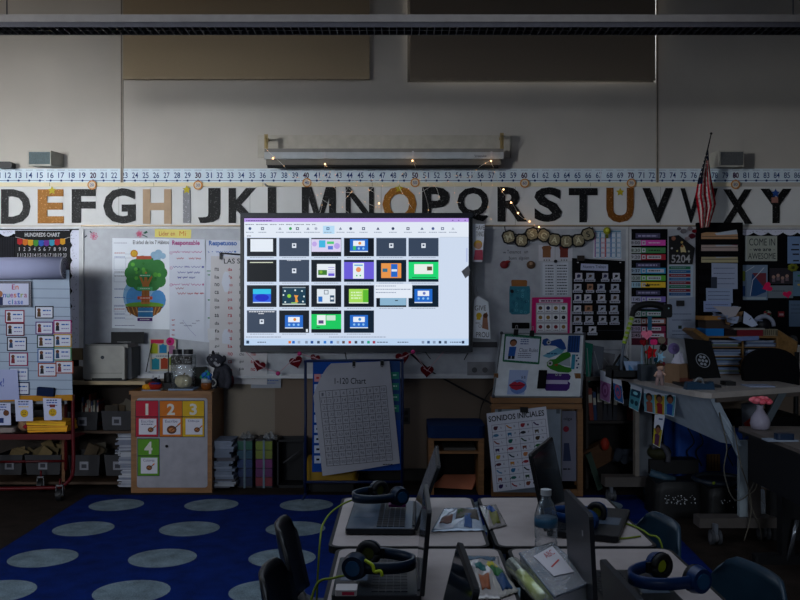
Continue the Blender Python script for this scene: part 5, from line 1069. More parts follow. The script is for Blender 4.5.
# the plush sits on the cabinet's right rear edge and shelf behind
# drawer towers
def drawers(x0, x1, y0, cols, lab):
    Y = 6.98; a = W(x0, y0, Y); b = W(x1, 487.5, Y); t = thing('drawer_tower', lab, 'drawers', ((a.x+b.x)/2, Y+.14, 0), 'plastic drawer towers')
    m = MB(); m.rbox((a.x, Y+.01, 0), (b.x, Y+.27, a.z), M('#26262c', .5), .012); m.build('frame', t); n = len(cols); h = (a.z-.02)/n
    for i, c in enumerate(cols):
        z = a.z-.008-(i+1)*h; m = MB(); m.rbox((a.x+.006, Y-.004, z+.004), (b.x-.006, Y+.01, z+h-.002), M(c, .4), .006, axis=1); d = m.build('drawer', t)
    m = MB(); c = (a.x+b.x)/2; m.box((c-.008, Y-.012, 0), (c+.008, Y-.006, a.z+.006), M('#5c6c78', .25)); m.box((c-.008, Y-.012, a.z), (c+.008, Y+.2, a.z+.006), M('#5c6c78', .25)); m.build('strap', t)
drawers(236.5, 253, 440, ['#0c4a3c', '#123c50', '#16305c', '#142850', '#101c38'], 'drawer tower in teal and dark blue shades beside the paper stack')
drawers(255, 273, 440, ['#5c6a1c', '#5c6420', '#5c2054', '#4c1c4c', '#64202c'], 'drawer tower in olive, purple and red shades')
for u, lab in ((247, 'crumpled clear plastic on the teal drawer tower'), (270, 'crumpled clear plastic on the olive drawer tower')):
    c = W(u, 440, 7.1); m = MB(); m.grid(lambda p, q: c+V((p-.5)*.14, (q-.5)*.12, .01+.035*abs(math.sin(p*9+q*5))*math.sin(p*PI)*2*math.sin(q*PI)), 12, 8, M('#b8bcc0', .15, 'film', .25), False); solo(m, 'plastic_wrap', lab, 'plastic wrap')
# dark box behind, blue crate edge
t = thing('dark_crate', 'black open crate with a slanting bar left of the pocket chart stand', 'crate', W(290, 487, 7.0))
a = W(277, 440, 6.98); b = W(305, 486.5, 6.98); mt = M('#0c0c10', .6)
m = MB(); m.box((a.x, 6.98, 0.0), (b.x, 7.2, .02), mt); m.box((a.x, 6.98, 0), (a.x+.012, 7.2, a.z), mt); m.box((b.x-.012, 6.98, 0), (b.x, 7.2, a.z), M('#101c40', .5)); m.box((a.x, 7.19, 0), (b.x, 7.2, a.z), mt); m.box((a.x, 6.98, a.z-.015), (b.x, 6.99, a.z), mt); m.build('crate_body', t)
m = MB(); m.tube([W(283, 463, 7.0), W(300, 451, 7.05)], .006, M('#3c3c40', .4), 6); m.build('slanting_bar', t)

# ---------------- pocket chart stand in the middle
def center_stand():
    Y = 6.7; blu = M('#0c1c40', .4); t = thing('chart_stand', 'dark blue metal chart stand below the screen', 'stand', W(355, 495, Y).xyz*1.0)
    def bar(n, *p): m = MB(); m.tube([W(u, v, y) for u, v, y in p], .011, blu, 8); m.build(n, t)
    bar('post', (305.5, 361, Y), (305.5, 494, Y)); bar('post', (402.5, 360, Y), (402, 494, Y)); bar('crossbar', (304, 361, Y), (404, 360, Y)); bar('lower_bar', (305.5, 482, Y), (402, 482, Y))
    for px in (305.5, 402): m = MB(); p = W(px, 0, Y); m.tube([V(p.x, Y-.2, .011), V(p.x, Y+.3, .011)], .011, blu, 8); m.build('foot', t)
    s = wallsheet(Y-.015); s.paper([(313, 362), (400, 361), (401, 470), (312, 472)], M('#123c84', .7, 'fabric'), .003); s.pl([(388, 361), (400, 361), (401, 420), (388, 420)], M('#0e3464', .7), .0034)
    for r in range(9):
        for c in range(3):
            u = 314.3+c*7.2; v = 374+r*10.2; s.rect(u, v, u+6.6, v+7.6, P('#8890a0') if not (r == 0 and c == 0) else P('#94686c'), .0036)
            s.bars(u+2, v+3.8, u+5.2, 2, K if (r+c) else RD, .004)
    for v in (372, 383, 394, 405): s.rect(391, v, 399, v+7, INK('#1c6c5c'), .0038); s.bars(393, v+3, 397, 1.5, INK('#8cb4a8'), .0042)
    solo(s, 'pocket_chart', 'blue pocket chart of white cards hanging on the metal stand', 'pocket chart')
    def warp(u, v): return Vector((0, -.02-.05*max(0, (372-v)/12)*max(0, (345-u)/30)-.012*math.sin((u-315)*.06)-.01*max(0, (v-455)/20), 0))
    s = wallsheet(Y-.03, warp)
    def edgeL(v): return 334-20.5*min(1, max(0, (v-362)/33))**.6 if v < 395 else 313.5+(v-395)/80*9.5
    def edgeR(v): return 389.5+(v-362)/102*10.5
    n, mq = 14, 24
    pc = P('#7c7c82')
    def f(a, b): v = 363+(112-10*a)*b-2*a; return s.pt(edgeL(v)*(1-a)+edgeR(v)*a, v)
    s.grid(f, n, mq, pc); s.grid(lambda a, b: f(1-a, b)+V(0, .002, 0), n, mq, pc)
    gt = lambda c, r: (320.5+c*6.55+r*.62-(1.2*(r < 2)*(c < 3)), 391-c*.55+r*6.75)
    for r in range(12):
        s.line([gt(c, r) for c in range(0, 11)], .35, INK('#30323c'), .002)
        for c in range(10):
            if r < 11: u, v = gt(c+.5, r+.5); nn = r*10+c+1; w = 1 if nn < 10 else 1.9 if nn < 100 else 2.3; s.text(str(nn), u-w, v-1.6, u+w, v+1.5, INK('#5a5c66'), .0025)
    for c in range(11): s.line([gt(c, 0), gt(c, 11)], .35, INK('#30323c'), .002)
    s.text('1-120 Chart', 335, 377.5, 366, 383.5, INK('#24262e'), .0025); s.bars(383, 464, 393, .8, K, .0025)
    solo(s, 'chart_paper', 'large curling white paper with a hand drawn grid headed 1-120 Chart', 'chart')
    for u, v in ((354, 364), (382, 363)): m = MB(); m.box(W(u-1.6, v-2.5, Y-.06), W(u+1.6, v+2, Y-.04), BLK); m.tube(arc(W(u, v+2.5, Y-.06), .008, 0, 2*PI, 8), .002, BLK, 5); solo(m, 'binder_clip', 'black clip at the top %s of the curling grid paper' % ('middle' if u < 370 else 'right'), 'clip', 'clips on the grid paper')
    Y2 = 6.82; a = W(306, 459, Y2); b = W(356, 479, Y2); m = MB(); yl = M('#8c6c10', .5)
    b.z = .0; a.z = max(a.z, .16); z0 = .09
    m.rbox((a.x, Y2, z0), (b.x, Y2+.25, .25), yl, .03); m.box((a.x-.01, Y2-.01, .07), (b.x+.01, Y2+.26, .095), yl); solo(m, 'yellow_bin', 'yellow plastic bin behind the foot of the blue pocket chart', 'bin')
    m = MB(); m.box((a.x+.02, Y2+.02, 0), (b.x-.02, Y2+.24, .07), M('#121216', .6)); solo(m, 'low_box', 'low black box carrying the yellow bin', 'box')
center_stand()

# ---------------- red chart stand at the left
def red_stand():
    Y = 6.55; red = M('#48080f', .35); t = thing('chart_stand', 'red tubular chart stand on casters at the left edge', 'stand', W(20, 500, Y))
    def tb(n, pts, r=.014, mt=red): m = MB(); m.tube(pts, r, mt, 8); return m.build(n, t)
    tb('post', smooth([W(73, 395, Y), W(73, 430, Y), W(73.5, 462, Y), W(71, 478, Y), W(60, 486.5, Y), W(40, 488, Y), W(-14, 489, Y)], 5))
    tb('rear_post', [W(66, 400, Y+.29), W(66, 470, Y+.29)]); tb('base_rail', [W(66, 461, Y+.29), W(-14, 462, Y+.29)], .009)
    m = MB(); a = W(-14, 434, Y); b = W(73, 439.5, Y); m.box((a.x, Y, b.z), (b.x, Y+.29, b.z+.008), red); m.box((a.x, Y-.006, b.z), (b.x, Y, a.z), red); m.build('shelf', t)
    tb('top_bar', [W(-14, 262, Y+.02), W(64, 262, Y+.02)]); tb('mast', [W(-14, 262, Y+.03), W(-14, 489, Y+.03)])
    m = MB(); m.box(W(-14, 404, Y-.005), W(68, 399.5, Y+.02), M('#70747c', .5)); m.build('lower_ledge', t)
    for (u, v, y) in ((60, 492, Y-.02), (41, 470, Y+.29)):
        p = W(u, v, y); p.z = .045; m = MB(); m.cyl(p+V(-.02, 0, 0), p+V(.02, 0, 0), .045, M('#141416', .5)); m.cyl(p+V(-.022, 0, 0), p+V(.022, 0, 0), .018, M('#8c8c90', .3, 'plain', .5)); c = m.build('caster', t)
        m = MB(); m.box(p+V(-.027, -.015, 0), p+V(-.022, .015, .07), M('#7c7c80', .3, 'plain', .6)); m.box(p+V(.022, -.015, 0), p+V(.027, .015, .07), M('#7c7c80', .3, 'plain', .6)); m.box(p+V(-.027, -.015, .065), p+V(.027, .015, .075), M('#7c7c80', .3, 'plain', .6)); m.cyl(p+V(0, 0, .07), p+V(0, 0, .12), .008, red); m.build('fork', c)
    # chart pad
    s = wallsheet(Y-.02); s.paper([(-14, 270), (69.5, 270), (73, 399.5), (-14, 399.5)], P('#788290'), .008)
    for i in range(13): v = 288.5+i*9.1; s.line([(-14, v), (69.8+(v-270)*.027, v+.6)], .45, INK('#3c4458'), .0085)
    s.paper([(-14, 396), (73, 394.5), (73.3, 400), (-14, 401.5)], INK('#a06c14'), .02, .0005)
    a = solo(s, 'chart_pad', 'big blue lined chart pad on the red stand with its yellow lip', 'chart pad')
    m = MB(); rad = 11*Y/F; c0 = W(-14, 268.5, Y-.05); c1 = W(64, 268, Y-.05); sp = []
    m.tube([c0, c1], rad, P('#777a92'), 28); m.tube([c1+V(-.0, 0, 0), c1+V(.004, 0, 0)], [rad, rad*.98], P('#8c8c98'), 28)
    for k in range(3): m.tube([q for q in arc(c1+V(.005, 0, 0), rad*(.85-.22*k), 0, 2*PI, 20, 'yz')], .002, M('#30303a', .8), 4)
    m.grid(lambda p, q: V(W(-14+p*78, 0, Y).x, Y-.05-math.sqrt(max(0, rad*rad-(rad*(1-q*.3))**2))*-1+0.0, 0)+V(0, 0, c0.z-rad*(.8+q*.5)), 2, 4, P('#6c6f86')); solo(m, 'paper_roll', 'rolled over lavender-grey chart pages on top of the chart pad', 'paper roll')
    s = wallsheet(Y-.045); s.paper([(-10, 281), (31, 281), (31.8, 306.5), (-10, 308)], M('#44444c', .8), .001)
    for i in range(46): u = -9+i*1.25; 
    s.rect(-10, 283.5, 28.7, 305, P('#8c8ea0'), .0014)
    for i in range(30): s.disc(30.3, 282+i*.83, .35, INK('#9a9aa4'), .0016, 6); s.disc(-8+i*1.28, 282.2, .35, INK('#9a9aa4'), .0016, 6); s.disc(-8+i*1.28, 306, .35, INK('#9a9aa4'), .0016, 6)
    for wd, u0, v0, u1, v1, cs in (('En', 11.7, 284.5, 19, 289.5, ['#8c1c4c', '#b05c24']), ('nuestra', 3, 292.5, 27.5, 297.5, ['#24489c', '#1c7c74', '#8c3c7c', '#b05c24', '#24489c', '#7c8c24', '#8c3c5c']), ('clase', 8, 299.5, 23.5, 304.3, ['#24489c', '#1c6c8c', '#5c3c9c', '#24489c', '#1c4c9c'])):
        w = (u1-u0)/len(wd)
        for i, ch in enumerate(wd): s.text(ch, u0+i*w+.25, v0+(0 if ch in 'EltT' else 1.2), u0+(i+1)*w-.35, v1, INK(cs[i]), .0018, .01, keep=(ch == 'l'))
    s.disc(-.5, 294, 3.4, SK, .0018); s.rect(-4, 297, 3, 305, INK('#1c2448'), .0018); solo(s, 'class_sign', 'dotted border sign reading En nuestra clase', 'sign')
    cards = [(5, 310, 24.5, 323, '#7c1c34'), (6, 323, 24.5, 336, '#54202c'), (7, 337, 27, 351, '#1c1c24'), (9, 352.5, 28, 366, '#7c1c44'), (9, 367.5, 28.6, 381, '#5c6c84'), (10, 382, 29.6, 395, '#1c1c3c'), (35, 306, 53.6, 318.6, '#15151c'), (35.5, 321.6, 53.3, 334.5, '#4c2864'), (53.5, 320, 71.6, 333.5, '#84145c'), (37, 335, 54.6, 348, '#14382c'), (53.7, 334, 71.6, 347, '#a07c1c'), (37.5, 348.6, 54, 362.5, '#1c4c84'), (53.5, 347.5, 71.5, 360.5, '#2c6c2c'), (38, 363, 56.6, 376.6, '#843420'), (55.5, 361, 73.3, 373.5, '#8c3c24')]
    nm = ['maroon', 'dark maroon', 'black', 'wine', 'grey-blue', 'navy', 'black', 'purple', 'magenta', 'dark green', 'golden', 'blue', 'green', 'rust', 'orange-brown']
    wh = ['topmost on the left', 'second on the left', 'third on the left', 'fourth on the left', 'fifth on the left', 'lowest on the left', 'highest on the right', 'second row on the right', 'second row at the pad edge', 'third row on the right', 'third row at the pad edge', 'fourth row on the right', 'fourth row at the pad edge', 'lowest row on the right', 'lowest row at the pad edge']
    for i, (u0, v0, u1, v1, c) in enumerate(cards):
        s = wallsheet(Y-.03-.0015*(i % 2)); s.rp(u0, v0, u1, v1, INK(c), .0008); s.rect(u0+1.1, v0+1.1, u1-1.1, v1-1.1, P('#989aa4'), .0012)
        s.disc(u0+4, v0+4, 1.8, BR, .0016); s.pl([(u0+2.2, v0+10.8), (u0+2.6, v0+5.6), (u0+5.6, v0+5.6), (u0+6, v0+10.8)], INK(random.choice(['#1c1c24', '#6c2430', '#243c5c', '#4c3420'])), .0016)
        s.bars(u0+8, v0+4.5, u1-2.5, 1.3, BL, .0016); s.bars(u0+8, v0+8.6, u1-2.5, .9, INK('#6c5c8c'), .0016)
        solo(s, 'name_card', '%s bordered name card, %s of the lined chart' % (nm[i], wh[i]), 'card', 'name cards on the chart pad')
    s = wallsheet(Y-.05); s.paper([(-14, 369.5), (17.5, 369.5), (19.4, 399.5), (-14, 400.5)], P('#7c809c'), .001); s.text('x!', -1, 378, 4, 386.6, INK('#243c8c'), .0014); solo(s, 'paper_sheet', 'plain lavender sheet ending in a blue exclamation mark over the chart pad', 'paper')
    m = MB(); T = Matrix.Translation(W(46.7, 391.5, Y-.04)) @ Matrix.Rotation(.07, 4, 'Y'); m.rbox((-.062, -.03, -.032), (.062, .0, .032), M('#0f1c38', .8, 'fabric'), .006, T=T, axis=1); solo(m, 'board_eraser', 'dark blue eraser resting on the lip of the chart pad', 'eraser')
    for i, (u0, v0, u1, v1, kind) in enumerate(((-8, 402.5, 10.5, 425, 0), (14.8, 399.5, 32.6, 421, 1), (43, 398, 61.3, 420, 2))):
        s = wallsheet(Y-.06); s.paper([(u0, v0), (u1, v0+.6), (u1+.6, v1), (u0+1.2, v1+.3)], P('#9294a8'), .001); c = (u0+u1)/2
        s.bars(u0+3.5, v0+2.2, u1-4, 1.1, INK('#1c244c'), .0014); s.bars(u0+3.5, v0+4.6, u1-4, 1.1, BL, .0014); s.bars(u0+4, v0+7.3, u1-4, .9, YE if kind == 1 else INK('#1c244c'), .0014)
        if kind: s.disc(c+.6, v1-7.6, 4, INK('#b08a14'), .0014); s.disc(c-.8, v1-8.8, .5, K, .0018, 6); s.disc(c+2, v1-8.8, .5, K, .0018, 6); s.line([(c-1, v1-6.2), (c+.6, v1-(5.6 if kind == 2 else 6.8)), (c+2.2, v1-6.2)], .5, K, .0018)
        if kind == 2: s.rect(c-2.4, v0+6.4, c+3, v0+9.4, INK('#6c2c2c'), .0018)
        if kind == 0: s.disc(c+5, v0+10.5, 3, BR, .0014); s.rect(c-3, v1-7, c+2.5, v1-2, INK('#1c2c5c'), .0014)
        solo(s, 'face_card', ('white card with a brown shape hanging at the left edge under the pad', 'white card with a straight faced yellow smiley under the pad', 'white card with a winking yellow smiley under the pad corner')[kind], 'card', 'cards hanging below the pad')
    zz = W(0, 434, Y).z
    for i in range(5):
        T = Matrix.Translation(W(45.5-i*.4, 434, Y)+V(0, .14, .008+i*.017)) @ Matrix.Rotation(.04*(i % 3-1), 4, 'Z') @ Matrix.Rotation(.015*(i-2), 4, 'Y'); m = MB(); yl = M(['#d08c08', '#d89c10', '#c88808', '#dca818', '#cc900c'][i], .6)
        m.box((-.15, -.1, 0), (.15, .1, .002), yl, T); m.box((-.15, -.1, .013), (.15, .1, .015), yl, T); m.box((-.15, -.1, .002), (.15, -.098, .013), yl, T); m.box((.148, -.1, .002), (.15, .1, .013), yl, T); m.box((-.145, -.095, .002), (.145, .095, .013), M('#8c8c8c', .8), T)
        solo(m, 'yellow_folder', 'yellow folder of papers in the pile on the red shelf, %s from the bottom' % NUM[i], 'folder', 'pile of yellow folders')
    m = MB(); p = W(19, 434, Y)+V(0, .1, .008); m.ball(p+V(0, 0, .05), (.05, .05, .05), M('#8c6c54', .9, 'fur')); m.ball(p+V(-.03, 0, .11), (.03, .03, .035), M('#6c4c3c', .9, 'fur')); m.ball(p+V(.02, -.03, .04), (.025, .02, .02), M('#8c2028', .9, 'fur')); solo(m, 'fabric_pouch', 'brownish soft pouch left of the yellow folders on the red shelf', 'pouch')
    m = MB(); p = W(2, 434, Y)+V(0, .1, .008); m.rbox(p+V(-.14, -.08, 0), p+V(.08, .1, .035), M('#7c706c', .7), .03); solo(m, 'fabric_pouch', 'flat pale pouch at the left end of the red shelf', 'pouch')
    m = MB(); m.ball(p+V(-.02, .02, .085), (.12, .09, .05), M('#2c1c20', .8, 'fabric')); solo(m, 'fabric_bag', 'dark soft bag on the pale pouch at the left edge', 'bag')
red_stand()
# ------------------------------------------------------------ furniture along the wall, right half
NAVY = M('#0b2448', .6, 'fabric'); BEI = M('#6f665c', .5); STL = M('#5c6670', .4, 'plain', .2)
# wooden bench cubby with blue cushion
def cubby():
    Y = 6.72; a = W(428.5, 438, Y); b = W(484, 490, Y); t = thing('storage_bench', 'wooden storage bench with a dark blue cushion left of the easel', 'bench', ((a.x+b.x)/2, Y+.2, 0)); w = .042
    for x0, x1 in ((a.x, a.x+w), (b.x-w, b.x)): m = MB(); m.box((x0, Y, 0), (x1, Y+.42, a.z-.01), OAK); m.build('side_panel', t)
    m = MB(); m.box((a.x, Y-.005, a.z-.02), (b.x, Y+.42, a.z), OAK); m.build('top', t)
    m = MB(); z = W(0, 451.5, Y).z; m.box((a.x+w, Y+.003, z-.018), (b.x-w, Y+.4, z), OAK); m.build('shelf_board', t)
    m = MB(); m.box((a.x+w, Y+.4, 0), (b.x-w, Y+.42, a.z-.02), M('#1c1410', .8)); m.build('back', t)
    m = MB(); q = W(429, 421.5, Y+.2); m.rbox((a.x-.005, Y-.02, a.z+.001), (b.x+.01, Y+.42, a.z+.095), NAVY, .05); m.build('cushion', t)
    m = MB(); m.box((a.x+.12, Y+.05, z+.0), (b.x-.06, Y+.3, z+.02), M('#4c4844', .8)); solo(m, 'paper_stack', 'dim papers on the upper shelf of the wooden bench', 'paper stack')
    s = MB(); pts = [W(434, 490.5, 6.55), W(470, 492, 6.45), W(483.5, 478, 6.7), W(478, 466, 6.78), W(438, 467, 6.8)]
    z1 = lambda p, z: V(p.x, p.y, z)
    s.slab([z1(ON(431, 489, 0), .012), z1(ON(472, 491, 0), .012), z1(ON(484, 480, 0), .03), V(W(478, 0, 7.0).x, 7.0, .1), V(W(444, 0, 7.0).x, 7.0, .1)], V(0, 0, .003), P('#a8664c')); solo(s, 'construction_paper', 'salmon pink paper sheet slipping out of the wooden bench onto the floor', 'paper')
cubby()
def easel():
    Y = 6.6; t = thing('easel', 'wooden easel with a slanted whiteboard top facing the room', 'easel', W(537, 500, Y+.15).xyz*V(1, 1, 0).xyz if False else V(W(537, 0, Y).x, Y+.15, 0))
    TL_, TR, BL_ = W(501.5, 333.5, 6.95), W(584.5, 334.5, 6.95), W(493, 396.5, 6.62); BR_ = W(581, 397.5, 6.62)
    m = MB(); n = (TR-TL_).cross(BL_-TL_).normalized(); n = -n if n.y > 0 else n
    m.slab([TL_, TR, BR_, BL_], -n*.015, M('#c4c8cc', .4)); m.build('whiteboard_panel', t)
    m = MB(); al = M('#6c7074', .4)
    for p, q in ((TL_, TR), (BL_, BR_), (TL_, BL_), (TR, BR_)): m.tube([p, q], .008, al, 6)
    m.build('panel_frame', t)
    m = MB()
    for p in (TL_, TR, BL_, BR_): m.ball(p+n*.006, .014, M('#3c3c44', .5), 8, 6)
    m.build('corner_cap', t)
    m = MB(); a = W(491.5, 398, 6.6); b = W(582, 409, 6.6); m.box((a.x, 6.6, (a.z+b.z)/2+.003), (b.x, 6.72, a.z), OAK); m.box((a.x, 6.59, b.z), (b.x, 6.61, (a.z+b.z)/2-.003), OAK); m.box((a.x, 6.6, b.z), (b.x, 6.72, b.z+.012), OAK); m.build('ledge', t)
    for u0, u1 in ((491.5, 495.5), (577.5, 583)):
        m = MB(); a = W(u0, 409, 6.62); b = W(u1, 409, 6.62); m.box((a.x, 6.62, 0), (b.x, 6.66, a.z), OAK); m.build('leg', t)
        m = MB(); q = W(u0+.5, 0, 7.0).x if u0 < 500 else W(u0-.5, 0, 7.0).x-.0; q = min(q, a.x+.5); m.slab([V(a.x+(.03 if u0 < 500 else -.0), 6.7, .93), V(a.x+(.03 if u0 < 500 else -.0), 6.74, .93), V(q, 7.12, 0), V(q, 7.08, 0)], V(b.x-a.x, 0, 0), OAK); m.build('rear_leg', t)
    m = MB(); a = W(495, 488, 6.62); b = W(578, 492, 6.62); m.box((a.x, 6.62, .01), (b.x, 6.66, .06), OAK); m.build('stretcher', t)
    S = tilted(TL_+n*.002, TR+n*.002, BL_+n*.002, 83, 63.5)
    uv = lambda x, y: ((x-480-20.5)/1.0, 0)   # panel units follow the drawing below
    # pieces drawn in the panel's own units: 83 wide, 63.5 high
    def sheet(): return tilted(TL_+n*.002, TR+n*.002, BL_+n*.002, 83, 63.5)
    s = sheet(); s.paper([(3.5, 1), (40, 3.5), (40.5, 31), (5, 28.5)], P('#9ca0ac'), .001); z = []
    for i in range(26): f = i/26; s.line([(3.8+36*f, 1.6+2.4*f), (3.8+36*(f+.02), 3.2+2.4*f)], 1.1, INK('#0f5c40'), .0014); s.line([(5.6+35*f, 27.2+2.4*f), (5.6+35*(f+.02), 28.8+2.4*f)], 1.1, INK('#0f5c40'), .0014)
    for (p, q) in (((3.5, 1), (40, 3.5)), ((5, 28.5), (40.5, 31)), ((4, 1), (5.4, 28.5)), ((39.6, 3.5), (40.1, 31))): s.line([p, q], 1.5, INK('#12583c'), .0013)
    s.disc(13, 9.5, 3.6, INK('#3c2418'), .0016); s.disc(13, 10.6, 2.9, SK, .0018); s.pl([(9.5, 14), (16.5, 14), (16, 23.5), (9.3, 23.5)], INK('#1c4c94'), .0016); s.rect(9.5, 23.5, 12.3, 26.5, K, .0016); s.rect(13, 23.5, 16, 26.5, K, .0016)
    s.text('Class Rules', 19.5, 15.2, 38, 19.2, INK('#2c3450'), .0016)
    for v in (6.5, 8.5, 10.8): s.bars(20, v, 28, 1, INK('#1c3c7c'), .0016)
    for v in (20.8, 22.8, 24.6): s.bars(19, v, 32, .7, INK('#3c4460'), .0016)
    solo(s, 'rules_card', 'card with a green scalloped border reading Class Rules on the easel', 'card')
    s = sheet(); s.paper([(12.5, 37.5), (31, 37.5), (29.5, 61.5), (13, 61.5)], P('#7c88a4'), .001); s.disc(23, 54, 8, INK('#5c74a8'), .0013, 16, 7)
    s.pl([(13.5, 52.5), (17, 49.8), (19.5, 49), (21.5, 50), (23.5, 49), (26.5, 50), (29.8, 52), (26, 56), (21.5, 57.5), (17, 56)], INK('#9c1c34'), .0016); s.line([(14, 52.5), (21.5, 53), (29.5, 52)], .7, INK('#4c0c18'), .0018); s.text('B B', 25, 43.5, 29, 46, K, .0016); s.text('b', 22, 43.5, 23.2, 46, K, .0016) if 0 else None
    solo(s, 'lips_card', 'bluish card with big red lips on the lower left of the easel', 'card')
    s = sheet(); s.paper([(42, 6), (46, 4.5), (50, 7.5), (56, 5.5), (60, 5), (64, 10), (66, 15.5), (62, 17), (55, 12.5), (49, 12), (44, 12.5), (41.5, 10)], INK('#173c7c'), .001); s.disc(48, 9, 2.2, INK('#9ca0a8'), .0014); s.disc(48, 9, .9, K, .0018); solo(s, 'animal_cutout', 'dark blue long mouthed paper animal at the top of the easel', 'cutout')
    s = sheet(); s.paper([(43, 23), (57, 14.5), (64.5, 16.5), (62, 20), (50, 25)], INK('#5c94ac'), .001); s.bars(47, 20.5, 58, 1.4, INK('#1c4c6c'), .0014); solo(s, 'picture_card', 'light blue slanting strip below the dark blue paper animal', 'card')
    s = sheet(); s.rp(67, 1.5, 79, 19, INK('#143c74'), .001)
    for u in (68.5, 71, 73.5, 76): s.rect(u, 2.5, u+1, 18, INK('#0c244c'), .0014)
    solo(s, 'striped_card', 'dark blue striped card in the upper right corner of the easel', 'card')
    s = sheet(); s.paper([(48, 29.5), (51, 26.5), (56, 26), (62, 20), (67, 18.5), (70.5, 20), (71, 23), (66, 27), (60, 31), (66, 33.5), (72, 34.5), (73, 38), (70, 39.5), (60, 39), (52, 36), (48.5, 33)], INK('#2c6c1c'), .001); s.pl([(58.5, 31), (70, 24), (71.5, 33.5)], INK('#8c949c'), .0013); s.pl([(55, 32), (59, 30.5), (58.5, 33.2)], INK('#8c2c1c'), .0015); s.disc(51.3, 30.4, 2.6, INK('#a0a0a0'), .0014); s.disc(51.3, 30.4, 1.1, K, .0018); solo(s, 'animal_cutout', 'green paper animal with an open mouth on the right of the easel', 'cutout')
    s = sheet(); s.rp(72, 21, 75.5, 36, INK('#2c7c94'), .001)
    for i, (u, v) in enumerate(((77, 22), (78.5, 25), (77, 27.5), (79, 31), (78, 34.5))): s.disc(u, v, 1, INK('#14345c'), .0014, 8)
    solo(s, 'striped_card', 'narrow teal strip beside the open mouthed green animal', 'card')
    s = sheet(); s.paper([(48, 43), (50, 40.5), (70, 40.5), (72.5, 43), (72, 46), (70, 47.5), (72.5, 50), (72, 55), (69.5, 57.5), (50, 57.5), (48, 55)], INK('#3c1c64'), .001); s.rect(49, 47, 70, 50.8, P('#8c8498'), .0014)
    for u in (58.5, 62): s.disc(u, 41.8, 1.3, INK('#9c9ca4'), .0014, 8); s.disc(u, 41.6, .6, K, .0018, 6)
    solo(s, 'animal_cutout', 'purple paper animal with a pale stripe at the lower right of the easel', 'cutout')
    s = sheet(); s.rp(41, 38.5, 49, 55.5, M('#121214', .8, 'fabric'), .02); solo(s, 'board_eraser', 'black felt eraser beside the purple paper animal', 'eraser')
    for u, v in ((12, 0), (28, 1)): s = sheet(); s.rp(u, v-3, u+4.5, v+2.2, M('#0f0f12', .5), .02); s.line([(u+1, v-3), (u+1.4, v-8), (u+3, v-8), (u+3.4, v-3)], .5, M('#8c8c90', .3), .01); solo(s, 'binder_clip', 'black clip at the %s of the green bordered card' % ('upper left' if u < 20 else 'top middle'), 'clip', 'clips on the easel')
    # sonidos chart leaning below
    a, b, c = W(486.5, 413.5, 6.56), W(546, 406.5, 6.56), W(493.5, 491, 6.46)
    s = tilted(a, b, c, 60, 78); s.rp(0, 0, 60, 79, P('#9a9aa2'), .002); s.text('SONIDOS INICIALES', 1.5, 3.2, 57.5, 9, K, .0026, .02)
    ic = ['#4c2430', '#1c5c2c', '#a8683c', '#a86c1c', '#3c6c8c', '#b04c3c', '#8c2430', '#1c5c84', '#7c3c34', '#3c1c4c', '#1c1c24', '#14544c', '#2c1c4c', '#4c4434', '#1c3c24', '#8c1c2c', '#b0941c', '#3c2c1c', '#6c3424', '#1c2c3c']
    for r in range(9):
        s.line([(4, 12.5+r*7.3), (58, 12.5+r*7.3)], .3, INK('#3c3c44'), .0024)
        for q in range(4):
            u = 7.5+q*13.6; v = 16+r*7.3; k = (r*4+q*3) % 20; kc = INK(ic[k]); kk = (r+q*2) % 4
            if kk == 0: s.disc(u, v, 2.2, kc, .0026, 7); s.disc(u+1.6, v-1, 1.1, kc, .0028, 6)
            elif kk == 1: s.disc(u, v, 2.8, kc, .0026, 9, 1.5); s.line([(u-2.6, v), (u-4, v+1.6)], .8, kc, .0026)
            elif kk == 2: s.line([(u-2.5, v-1.8), (u, v+.8), (u+2.6, v+1.6)], 1.3, kc, .0026)
            else: s.rect(u-2, v-1.2, u+2, v+1, kc, .0026); s.rect(u-1.8, v+1, u-1, v+2.4, kc, .0026); s.rect(u+1, v+1, u+1.8, v+2.4, kc, .0026)
            s.text('AEIOUMPSLTDNRFCGBJQVKXYZHWabcdefghij'[r*4+q], u+4.8, v-1, u+6.2, v+1, K, .0026)
    for q in range(5): s.line([(4+q*13.5, 12.5), (4+q*13.5, 78)], .3, INK('#3c3c44'), .0024)
    solo(s, 'sounds_chart', 'white chart headed SONIDOS INICIALES with a grid of small pictures', 'chart')
    m = MB(); m.box(W(520.5, 407.5, 6.53), W(527.5, 412, 6.56), BLK); solo(m, 'binder_clip', 'black clip at the top of the SONIDOS INICIALES chart', 'clip')
    s = tilted(W(495, 408, 6.615), W(561, 408.5, 6.615), W(495, 492, 6.58), 66, 84); s.rp(0, 0, 66, 84, M('#6f7a86', .35), .008); s.rect(0, 0, 66, 1.2, al, .009); s.rect(64.6, 0, 66, 84, al, .009)
    for u in (3, 61): s.rect(u, .5, u+3.5, 5, M('#3c444c', .5), .0095)
    solo(s, 'dry_erase_board', 'grey-blue dry erase board standing behind the SONIDOS INICIALES chart', 'whiteboard')
    s = tilted(W(562, 411, 6.68), W(576.5, 411, 6.68), W(562, 481, 6.68), 14.5, 70); s.rp(0, 0, 14.5, 70, P('#60606c'), .002); s.text('olga', 1.5, 6, 10, 10, K, .0026); s.disc(4, 18, 3, INK('#7c1c30'), .0026); s.pl([(2, 32), (7, 32), (9, 50), (1, 50)], INK('#2c3450'), .0026); s.bars(1, 58, 9, 1.4, K, .0026)
    solo(s, 'drawing_sheet', 'dim white drawing with a red blot beside the right easel leg', 'drawing')
easel()
